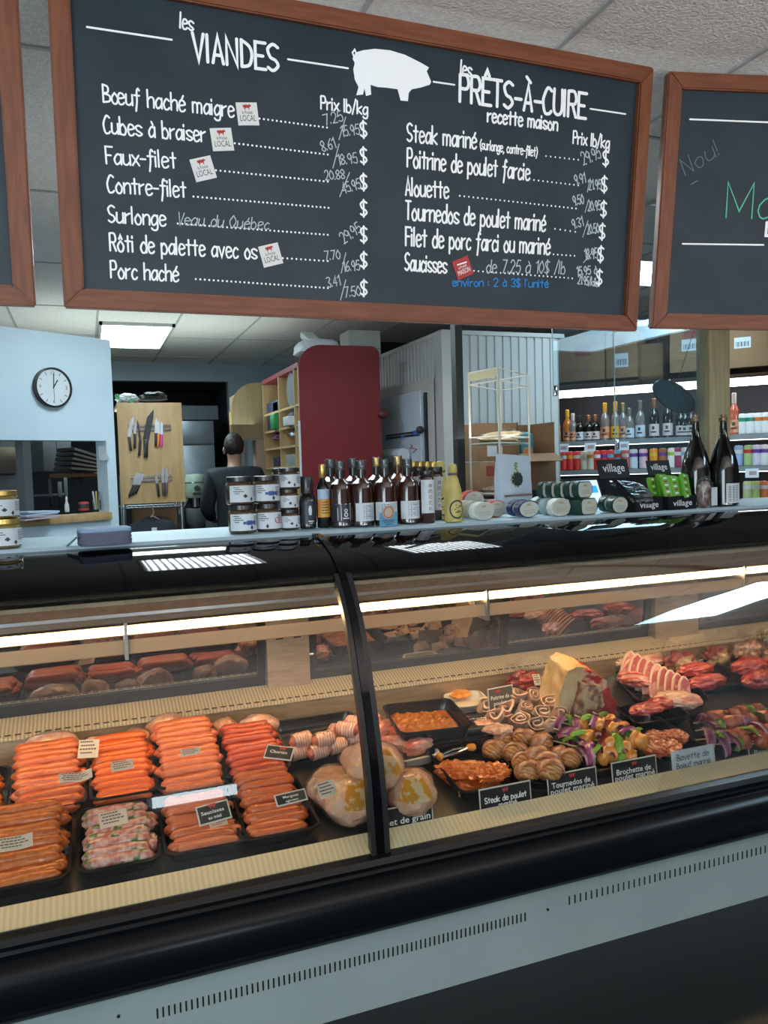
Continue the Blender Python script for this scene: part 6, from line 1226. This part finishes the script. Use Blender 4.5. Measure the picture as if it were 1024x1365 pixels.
# ------------------------------------------------------------------ walk-in cooler
m_cool = mat('cooler_white', (.56, .56, .54), .28); m_coolt = mat('cooler_trim', (.60, .58, .54), .4)
YC = 5.05; XC = aY(592, 560, YC).x; ZT = aY(600, 440, YC).z; XE = aY(752, 480, YC).x; YE2 = 7.2
def ribs(L, pitch=.066, h=.010):
    out = []; n = int(L / pitch)
    for i in range(n):
        a = i * pitch; out += [(a, 0), (a + pitch * .62, 0), (a + pitch * .70, h), (a + pitch * .92, h)]
    return out + [(n * pitch, 0)]
rp = ribs(XE - XC - .1); ol = [(XC + .09 + a, YC - .001 + b) for a, b in rp]; bm = prism(BM(), ol + [(ol[-1][0], YC + .08), (ol[0][0], YC + .08)], 0, ZT - .02, 'Z')
t = thing('walkin_cooler', 'white ribbed walk-in cooler room with a door', 'cooler', (XC, YC, 0)); CO = t.location.copy()
def kp(name, bm, m, label=None, smooth=30): bmesh.ops.translate(bm, vec=-CO, verts=bm.verts); return part(name, bm, m, t, smooth, label)
kp('ribbed_front', bm, m_cool)
rp = ribs(YE2 - YC - .12); ol = [(XC + .001 + b, YC + .11 + a) for a, b in rp]; bm = prism(BM(), ol + [(XC + .08, ol[-1][1]), (XC + .08, ol[0][1])], 0, ZT - .02, 'Z'); kp('ribbed_side', bm, m_cool)
kp('corner_trim', bx(BM(), XC - .008, XC + .085, YC - .012, YC + .0, 0, ZT), m_coolt); kp('corner_trim', bx(BM(), XC - .010, XC + .0, YC - .0119, YC + .105, 0, ZT), m_cool); kp('top_trim', bx(BM(), XC - .006, XC + .09, YC, YE2, ZT - .03, ZT), m_coolt); kp('top_trim', bx(BM(), XC + .086, XE, YC - .01, YC + .08, ZT - .03, ZT), m_coolt)
def cxp(px, py): q = aX(px, py, XC - .02); return q.y, q.z
yd0 = cxp(567, 560)[0]; yd1 = cxp(505, 560)[0]; zd = cxp(567, 520)[1]; yf = cxp(578, 560)[0]; zf = cxp(578, 502)[1]
kp('door_frame', bx(BM(), XC - .02, XC - .011, yf, yd1 + .15, 0, zf), m_coolt); kp('door', bx(BM(), XC - .06, XC - .021, yd0, yd1, .03, zd, .008), mat('door_white', (.52, .58, .66), .3)); kp('door_seal', bx(BM(), XC - .035, XC - .0205, yd0 - .05, yd0 - .012, .03, zd - .02), m_black)
def dl(px, py): q = aX(px, py, XC - .062); return q.y, q.z
def dpanel(name, x0, x1, ya, yb3, m, label=None, off=0): a = dl(x1, ya); b = dl(x0, yb3); kp(name, bx(BM(), XC - .064 - off, XC - .0605 - off, a[0], b[0], min(a[1], b[1]), max(a[1], b[1])), m, label)
dpanel('paper_notice', 515, 559, 574, 586, m_dk); dpanel('blue_note', 552, 558.5, 573, 580, mat('note_blue', (.05, .22, .60), .5), None, .004); dpanel('white_strip', 516, 551, 578, 583, m_lab, None, .004); dpanel('blue_note', 536, 540, 580, 584, MATS['note_blue'], None, .008); dpanel('blue_note', 515.5, 520, 583, 587, MATS['note_blue'], None, .008)
kp('red_scrawl', (lambda bm: bm)(tube(BM(), [(XC - .063, *dl(547, 592)), (XC - .063, *dl(550, 594)), (XC - .063, *dl(547, 597)), (XC - .063, *dl(556, 599)), (XC - .063, *dl(551, 603))], .004, 5)), m_redp); kp('door_knob', blob(BM(), (.03, .03, .03), (XC - .08, dl(563, 573)[0], dl(563, 573)[1]), amp=0, sub=3), m_dk)
kp('roll_holder', cyl(BM(), (XC - .12, (dl(548, 607)[0] + dl(510, 607)[0]) / 2, dl(530, 607)[1]), .05, abs(dl(548, 607)[0] - dl(510, 607)[0]), (PI / 2, 0, 0), 20), m_lab)
q = aY(513, 552, YR - .03); solo('dark_red_handle', blob(BM(), (.045, .02, .034), amp=.1, freq=3, seed=3, sub=3), mat('handle_red', (.10, .015, .02), .4), 'dark red oval knob fixed at the right edge of the red panel', 'knob', (q.x - .01, YR - .03, q.z))
# posts and glass screen between counter and shop
YP_ = 3.4; a = aY(609.5, 560, YP_).x; b = aY(619, 560, YP_).x; struct('trim_6', bx(BM(), a, b, YP_, YP_ + .05, 0, CEIL), m_black)
YW_ = 3.12; a = aY(946, 560, YW_).x; b = aY(974, 560, YW_).x; struct('trim_7', bx(BM(), a, b, YW_, YW_ + .09, 0, CEIL, .004), mat('spruce_post', (.46, .36, .20), .6, 0, col2=(.38, .29, .15), scale=6, stretch=(8, 8, .7)))
m_scr = glassy('screen_glass', (.90, .96, .98), .3, .0, 1.5, .04, (.45, .62, .72))
for x0, x1, yb4, lab in ((737.5, 819, 528, 'clear hanging glass sheet, narrower left one'), (819.5, 945, 600, 'clear hanging glass sheet beside the wood post')):
    a = aY(x0, 500, YW_ + .03).x; b = aY(x1, 500, YW_ + .03).x; zl = aY(x0, yb4, YW_ + .03).z; t = thing('glass_screen', lab, 'glass screen', ((a + b) / 2, YW_ + .03, zl), group=None)
    part('pane', bx(BM(), -(b - a) / 2, (b - a) / 2, -.003, .003, 0, CEIL - zl - .003), m_scr, t); part('edge', bx(BM(), -(b - a) / 2 - .002, -(b - a) / 2, -.0032, .0032, 0, CEIL - zl - .003), mat('glass_edge', (.30, .42, .42), .2), t)
    part('clip', box(BM(), (-(b - a) / 2 + .008, 0, .025), (.018, .018, .05), bev=.003), m_chrome, t)
t = thing('oval_clock', 'plain dark oval clock hung behind the glass screen', 'clock', aY(898, 529, YW_ + .10), (0, .42, 0)); k = mpp(t.location)
el = [(36 * k * math.cos(a * PI / 20), 17 * k * math.sin(a * PI / 20)) for a in range(40)]; part('dial', prism(BM(), el, -.006, .006, 'Y'), mat('dial_slate', (.022, .042, .055), .5), t)
bm = BM()
for a in range(40):
    p, q = el[a], el[(a + 1) % 40]; box(bm, ((p[0] + q[0]) / 2, -.004, (p[1] + q[1]) / 2), (math.hypot(p[0] - q[0], p[1] - q[1]) * 1.1, .012, 1.6 * k), (0, -math.atan2(q[1] - p[1], q[0] - p[0]), 0))
part('rim', bm, m_dk, t)
for aa, L in ((.5, 9), (1.9, 12)): part('hand', box(BM(), (L / 2 * k * math.cos(aa), -.008, L / 2 * k * math.sin(aa)), (L * k, .002, 1.3 * k), (0, -aa, 0)), m_dk, t)
part('hook', tube(BM(), [(0, .006, 12 * k), (-8 * k, .01, CEIL - t.location.z)], .002, 6), m_dk, t)
# ------------------------------------------------------------------ open drinks cooler
L0 = aDep(712, 528.5, 6.55); R0 = aDep(1024, 507.5, 5.72); dx_ = Vector((R0.x - L0.x, R0.y - L0.y, 0)).normalized(); ny = Vector((-dx_.y, dx_.x, 0))
MD = Matrix((dx_, ny, Vector((0, 0, 1)))).transposed().to_4x4(); MD.translation = Vector((L0.x, L0.y, 0)); MDi = MD.inverted(); zL = (L0.z + R0.z) / 2
def mu(px, py=570, off=0.0): q = MDi @ aP(px, py, L0 + ny * off, ny); return q.x, q.z
DL = mu(1110)[0]; t = thing('drinks_cooler', 'open black drinks cooler with lit shelves of bottles and cans', 'cooler', (0, 0, 0)); t.matrix_world = MD
zsh = [mu(990, y)[1] for y in (579.5, 622, 670)]; zcap = mu(850, 500)[1]
m_mdb = mat('cooler_black', (.010, .010, .011), .3); m_mdi = mat('cooler_inside', (.035, .035, .04), .5)
prof = [(.75, 0), (.75, zcap), (.15, zcap), (-.02, zcap - .05), (-.10, zL + .03), (-.06, zL - .02), (.06, zL - .06), (.10, zL - .16), (.10, .9), (-.10, .8), (-.10, 0)]
part('end_panel', prism(BM(), prof, -.05, 0, 'X'), m_mdb, t); part('back_wall', bx(BM(), 0, DL, .70, .75, 0, zcap), m_mdi, t)
part('canopy', prism(BM(), [(.75, zcap), (.15, zcap), (-.02, zcap - .05), (-.09, zL + .035), (-.05, zL + .025), (.70, zL + .03)], .001, DL, 'X'), m_gloss, t)
part('light_strip', prism(BM(), [(-.092, zL + .018), (-.06, zL + .014), (-.058, zL - .012), (-.085, zL - .012)], .01, DL, 'X'), glow('cool_strip', (.93, .95, 1), 1.8), t)
for i, z in enumerate(zsh):
    part('shelf', bx(BM(), .002, DL, -.01, .69, z - .02, z), mat('shelf_metal', (.12, .12, .13), .35), t); part('price_rail', bx(BM(), .002, DL, -.022, -.0105, z - .035, z + .004), mat('rail_grey', (.24, .25, .26), .3), t)
    if i: part('shelf_light', bx(BM(), .02, DL, .012, .03, zsh[i - 1] - .040, zsh[i - 1] - .0205), glow('shelf_strip', (.95, .97, 1), 2.2), t)
part('shelf_light', bx(BM(), .02, DL, .05, .08, zL - .02, zL + .01), glow('shelf_strip2', (.95, .97, 1), 8), t)
part('base_tub', bx(BM(), .001, DL, -.10, .69, 0, zsh[2] - .12), m_mdb, t)
for j, (px, i) in enumerate(((752, 0), (788, 0), (832, 0), (1003, 1), (935, 0))):
    u = mu(px)[0]; s_ = thing('shelf_ticket', ['white shelf ticket below the leftmost bottles', 'white shelf ticket below the copper-necked pair', 'white shelf ticket with a red spot below the yellow bottle', 'white shelf ticket below the blue can', 'white shelf ticket near the wood post'][j], 'ticket', MD @ Vector((u, -.03, zsh[i] - .02)), (Matrix(MD.to_3x3()) @ Matrix.Rotation(-.3, 3, 'X')).to_euler(), 'shelf tickets')
    part('ticket', box(BM(), (0, 0, -.03), (.09, .002, .07)), m_lab, s_); part('print', box(BM(), (.005, -.0015, -.03), (.05, .001, .03)), mat('ticket_print', (.40, .25, .26), .6), s_)
MDR = MD.to_euler()
def drink(name, label, cat, px, row, group, build, off=.06):
    u = mu(px, [579, 622, 670][row], off)[0]; s_ = thing(name, label, cat, MD @ Vector((u, off, zsh[row] + .001)), MDR, group); build(s_); return s_
m_cop = mat('copper_foil', (.45, .20, .11), .3, .6)
def wine(h, body, labm, cap, lab2=None):
    def f(s_):
        part('glass_body', lathe(BM(), [(.034, 0), (.038, .004), (.038, h * .52), (.030, h * .64), (.014, h * .74), (.013, h * .97)], 18), body, s_); part('foil', lathe(BM(), [(.0145, h * .74), (.0165, h * .76), (.0165, h * .985), (.013, h)], 14), cap, s_)
        part('label', wrap(BM(), .0386, -1.4, 1.4, h * .06, h * .36), labm, s_); bm = BM(); wrap(bm, .039, -.6, .5, h * .14, h * .18, 4); wrap(bm, .039, -.3, .2, h * .22, h * .30, 4); part('print', bm, lab2 or m_dk, s_, 0)
    return f
m_or_l = mat('label_orange', (.62, .20, .03), .45, 0, col2=(.70, .40, .10), scale=30); m_yl = mat('label_yellow', (.75, .42, .04), .45); m_rl = mat('label_coral', (.60, .12, .07), .45, 0, col2=(.66, .40, .20), scale=30); m_pl = mat('label_pink', (.68, .56, .52), .5)
m_pgl = mat('bottle_pale', (.20, .17, .15), .08, coat=.4); m_ora = mat('bottle_orange', (.50, .17, .03), .08, coat=.4); m_rose = mat('bottle_rose', (.50, .10, .05), .08, coat=.4)
for px, top, bm_, lm_, cp, lab in ((742, 541, m_ora, m_or_l, m_gold, 'short orange bottle at the left end of the lit bottle shelf'), (757, 537, m_ora, m_rl, m_yl, 'orange-red bottle second on the lit bottle shelf'), (764, 542, m_pgl, m_rl, m_pl, 'coral-labelled bottle third on the lit bottle shelf'), (773, 545, m_dglass, m_lab, m_dk, 'small black wine bottle with a white label, left of the copper pair'), (785, 545, m_dglass, m_pl, m_cop, 'copper-necked small dark bottle, left of the pair'), (794, 545, m_dglass, m_pl, m_cop, 'copper-necked small dark bottle, right of the pair'),
                                   (807, 530, m_pgl, m_rl, m_yl, 'bottle with a colourful round-art label left of the yellow one'), (821, 529, m_pgl, m_yl, m_yl, 'bottle with a bright yellow label'), (831, 531, m_pgl, m_rl, m_gold, 'coral-labelled bottle right behind the yellow one'), (839.5, 538, m_pgl, m_lab, m_pgl, 'small pale bottle with a white label'), (854, 529, m_pgl, m_lab, m_pgl, 'taller pale bottle with a white leaf label'),
                                   (872.5, 527, m_dglass, m_pl, m_cop, 'tall dark bottle with copper neck, left of the tall pair'), (890.5, 526, m_dglass, m_pl, m_cop, 'tall dark bottle with copper neck, right of the tall pair'), (908, 537, m_dglass, m_pl, m_cop, 'shorter copper-necked bottle, left of three by the post'), (914, 538, m_dglass, m_pl, m_cop, 'shorter copper-necked bottle, middle of three by the post'), (922, 537, m_dglass, m_pl, m_cop, 'shorter copper-necked bottle, right of three by the post'), (937, 523, m_rose, m_pl, m_cop, 'tall rose bottle with a bulbous copper stopper left of the post'), (979, 524, m_rose, m_rl, m_pl, 'rose bottle right of the wood post')):
    d = MD @ Vector((mu(px, 579, .06)[0], .06, zsh[0])); h = (579 - top) * mpp(d) * 1.02; drink('wine_bottle', lab, 'bottle', px, 0, 'bottles on the lit shelf', wine(h, bm_, lm_, cp))
def can(c1, c2, h=.156, r=.033):
    def f(s_):
        part('can_body', lathe(BM(), [(r * .82, 0), (r, .008), (r, h - .012), (r * .8, h)], 18), mat('can_%d_%d_%d' % tuple(int(q * 100) for q in c1), c1, .35), s_); part('band', wrap(BM(), r * 1.01, -1.5, 1.5, h * .62, h * .80), mat('band_%d_%d_%d' % tuple(int(q * 100) for q in c2), c2, .4), s_); part('lid', cyl(BM(), (0, 0, h + .001), r * .78, .002), m_chrome, s_)
    return f
wht, red, cyan, org, lime, pur, brn, crm = (.70, .70, .68), (.62, .035, .03), (.14, .45, .62), (.72, .28, .03), (.40, .55, .08), (.14, .05, .30), (.30, .12, .05), (.62, .58, .44)
for i, (px, c1, c2, n1) in enumerate(((742, cyan, wht, 'pale blue'), (752, red, wht, 'red'), (761, red, org, 'red with an orange band'), (770, red, crm, 'red with a cream band'), (779, crm, wht, 'cream'), (788, crm, org, 'cream with orange'), (797, red, wht, 'red'), (806, red, pur, 'red with a purple band'), (815, red, cyan, 'red with a blue band'), (824, cyan, red, 'blue with a red band'), (834, (.60, .16, .16), wht, 'rosy'), (845, (.50, .62, .66), pur, 'pale grey-blue'), (858, (.60, .45, .52), pur, 'lilac'), (872, org, (.72, .5, .05), 'orange'), (884, brn, pur, 'brown'), (896, wht, lime, 'white with a lime band'), (904, (.28, .03, .08), wht, 'maroon'), (914, wht, cyan, 'white with a blue band'), (924, (.52, .64, .40), wht, 'pale green'), (934, wht, lime, 'white with lime'), (985, (.30, .40, .66), wht, 'blue'), (998, (.35, .50, .20), red, 'green with red'), (1009, (.62, .55, .66), pur, 'pale violet'), (1020, wht, pur, 'white with purple'))):
    drink('drink_can', n1 + ' can on the middle shelf, ' + ['at its left end', 'second from its left end', 'third from its left end', 'fourth from its left end', 'fifth from its left end', 'sixth from its left end', 'seventh from its left end', 'eighth from its left end', 'above the screen', 'left of the village lid', 'above the village lid', 'above the lid corner', 'right of the tall lid', 'above the second lid', 'above the second lid corner', 'left of the large bottle', 'behind the large bottle', 'near the bottle neck', 'between bottle and post', 'beside the wood post', 'right of the wood post', 'second right of the post', 'third right of the post', 'at the right picture edge'][i], 'can', px, 1, 'cans on the middle shelf', can(c1, c2))
for i, (px, c2) in enumerate(((990, (.02, .28, .16)), (1001, (.02, .28, .16)), (1012, (.66, .16, .03)), (1022, (.66, .16, .03)))): drink('drink_can', 'white can with a ' + ['green band, first right of the post', 'green band, second right of the post', 'orange band, third right of the post', 'orange band at the right picture edge'][i] + ' on the top shelf', 'can', px, 0, 'white cans on the top shelf', can(wht, c2))
for i, (px, c1, c2) in enumerate(((997, (.48, .55, .28), wht), (1008, (.45, .60, .16), wht), (1019, (.66, .15, .04), wht))): drink('drink_can', ['pale lime can low behind the large bottle', 'bright lime can low right of the large bottle', 'orange can low at the right picture edge'][i], 'can', px, 2, 'cans on the lowest shelf', can(c1, c2))
# cartons on top of the cooler
def carton(label, x0, x1, ytop, off, labels=(), z0=None, name='cardboard_box', dp=.35):
    a = mu(x0, 480, off); b = mu(x1, 480, off); z0 = zcap + .001 if z0 is None else z0; zt2 = max(mu((x0 + x1) / 2, ytop, off)[1], z0 + .1); s_ = thing(name, label, 'box', MD @ Vector(((a[0] + b[0]) / 2, off, z0)), MDR, 'cartons on the drinks cooler'); w = b[0] - a[0]; h = zt2 - z0
    part('carton', bx(BM(), -w / 2, w / 2, 0, dp, 0, h, .004), m_card_b, s_)
    for (fx, fz, fw, fh, m) in labels:
        part('sticker' if m is m_lab else 'print', bx(BM(), w * (fx - fw / 2), w * (fx + fw / 2), -.002, -.0003, h * (fz - fh / 2), h * (fz + fh / 2)), m, s_)
        if m is m_lab:
            bm = BM(); [bx(bm, w * (fx - fw * .4 + fw * .1 * j), w * (fx - fw * .4 + fw * (.1 * j + .03 + .03 * (j % 2))), -.003, -.0021, h * (fz - fh * .35), h * (fz + fh * .1)) for j in range(8)]; part('barcode', bm, m_dk, s_, 0)
    return s_
m_logo = mat('carton_red', (.26, .05, .035), .7)
carton('carton with a red print at the left on the drinks cooler', 742, 806, 447, .12, ((.05, .66, .32, .24, m_logo), (.12, .25, .1, .2, mat('carton_grey', (.22, .15, .10), .8)))); carton('carton with a white barcode sticker second from the left', 808, 850, 442, .12, ((-.1, .78, .4, .2, m_logo), (.0, .38, .42, .3, m_lab)))
carton('dark carton set back in the middle of the row', 852, 884, 458, .25); carton('carton with a white barcode sticker left of the wood post', 893, 949, 436, .06, ((.1, .86, .5, .2, m_logo), (.0, .60, .42, .26, m_lab))); carton('carton with a white barcode sticker right of the wood post', 968, 1024, 434, .06, ((-.1, .60, .40, .26, m_lab),))
# ------------------------------------------------------------------ wire rack and boxes behind the counter
m_wire = mat('white_wire', (.56, .54, .46), .4); YA, YBk, YCk = 3.35, 3.14, 3.40
a = aY(625, 500, YA); b = aY(664, 500, YBk); c = aY(704, 500, YCk); d = a + c - b; t = thing('wire_rack', 'cream wire bread rack behind the paper bag', 'rack', (b.x, b.y, 0)); O = t.location.copy(); za_ = aY(664, 490, YBk).z; zb_ = aY(664, 590, YBk).z; zc_ = aY(664, 668, YBk).z
P_ = lambda q, z: Vector((q.x, q.y, z)) - O
for q in (a, b, c, d): part('post', tube(BM(), [P_(q, 0), P_(q, za_)], .0055, 8), m_wire, t)
for z in (za_, za_ - .055, zb_, zb_ + .03, zc_, zc_ + .03, .3):
    part('rail', tube(BM(), [P_(a, z), P_(b, z), P_(c, z), P_(d, z), P_(a, z)], .0035, 6), m_wire, t)
for z in (zb_, zc_):
    bm = BM()
    for j in range(1, 9): f = j / 9; tube(bm, [P_(a.lerp(b, f), z), P_(d.lerp(c, f), z)], .0025, 5)
    part('wire_shelf', bm, m_wire, t)
mid = (a + b) / 2; part('name_strip', box(BM(), P_(mid, za_ - .022), ((b - a).xy.length, .003, .035), (0, 0, math.atan2((b - a).y, (b - a).x))), mat('strip_beige', (.52, .46, .28), .6), t)
m_bread = mat('flatbread', (.50, .34, .17), .6, 0, col2=(.62, .48, .30), scale=20)
ctr = (a + b + c + d) / 4
for i, (z, dx2, dy2, lab) in enumerate(((zb_, -.01, .0, 'wrapped round flatbread on the upper rack shelf'), (zb_ + .032, .02, .02, 'second flatbread pack lying on top on the upper rack shelf'), (zc_, -.02, 0, 'wrapped round flatbread on the lower rack shelf'), (zc_ + .032, .03, .02, 'second flatbread pack on the lower rack shelf with a white label'))):
    t = thing('flatbread_pack', lab, 'bread', (ctr.x + dx2, ctr.y + dy2, z + .016), (0, .06 * (-1) ** i, .3 * i), 'flatbread packs on the wire rack'); part('bread', blob(BM(), (.095, .095, .014), amp=.06, freq=3, seed=i, sub=4), m_bread, t, 70); part('film', blob(BM(), (.106, .106, .018), amp=.12, freq=5, seed=i, sub=4), m_film, t, 40); part('label', box(BM(), (.02, -.03, .018), (.05, .04, .001), (-.15, .1, 0)), m_lab, t)
YB2 = 4.15; zq = aY(650, 655, YB2).z; t = thing('storage_cabinet', 'dark low cabinet carrying the cardboard boxes behind the rack', 'cabinet', (aY(690, 640, YB2).x, YB2 + .2, 0)); part('body', bx(BM(), -.24, .24, -.2, .25, 0, zq - .003), m_black, t); part('door_gap', bx(BM(), -.003, .003, -.202, -.2, .05, zq - .05), m_grey, t)
def bxs(label, x0, x1, yb5, yt, dy=0, open_=False):
    p0, p1 = aY(x0, yb5, YB2 + dy), aY(x1, yb5, YB2 + dy); z1 = aY(x0, yt, YB2 + dy).z; w = p1.x - p0.x; t = thing('cardboard_box', label, 'box', ((p0.x + p1.x) / 2, YB2 + dy, p0.z)); h = z1 - p0.z
    if not open_: part('carton', bx(BM(), -w / 2, w / 2, 0, .3, 0, h, .003), m_card_b, t)
    else:
        bm = BM(); bx(bm, -w / 2, w / 2, .297, .3, 0, h); bx(bm, -w / 2, -w / 2 + .004, 0, .297, 0, h); bx(bm, w / 2 - .004, w / 2, 0, .297, 0, h); bx(bm, -w / 2 + .004, w / 2 - .004, .0, .297, 0, .004); part('carton', bm, m_card_b, t); part('flap', box(BM(), (0, -.05, .02), (w, .1, .004), (.5, 0, 0)), m_card_b, t)
    return t, w, h
t, w, h = bxs('cardboard box with a white slip at the left behind the rack', 637, 690, 615, 564); part('slip', bx(BM(), -w * .26, -w * .02, -.002, -.0003, h * .12, h * .5), m_lab, t)
t, w, h = bxs('lower cardboard box with a red print behind the rack', 640, 690, 654, 616); part('print', bx(BM(), -w * .32, -w * .12, -.002, -.0003, h * .5, h * .85), m_logo, t)
bxs('lower cardboard box under the open one', 691, 742, 654, 616)
t, w, h = bxs('open-fronted cardboard box holding a colourful bag', 691, 740, 615, 563, 0, True)
t = thing('snack_bag', 'teal and orange snack bag standing in the open cardboard box', 'bag', t.location + Vector((-.01, .10, .005))); part('pouch', blob(BM(), (.045, .02, .085), (0, 0, .085), amp=.1, freq=2, seed=3, sub=4, box_=4), mat('pouch_teal', (.05, .25, .28), .4), t, 60); part('orange_print', blob(BM(), (.036, .012, .032), (0, -.012, .05), amp=.1, seed=2, sub=3, box_=4), mat('pouch_orange', (.60, .22, .06), .4), t); part('red_print', blob(BM(), (.03, .010, .018), (0, -.013, .125), amp=.1, seed=4, sub=3), m_redp, t)
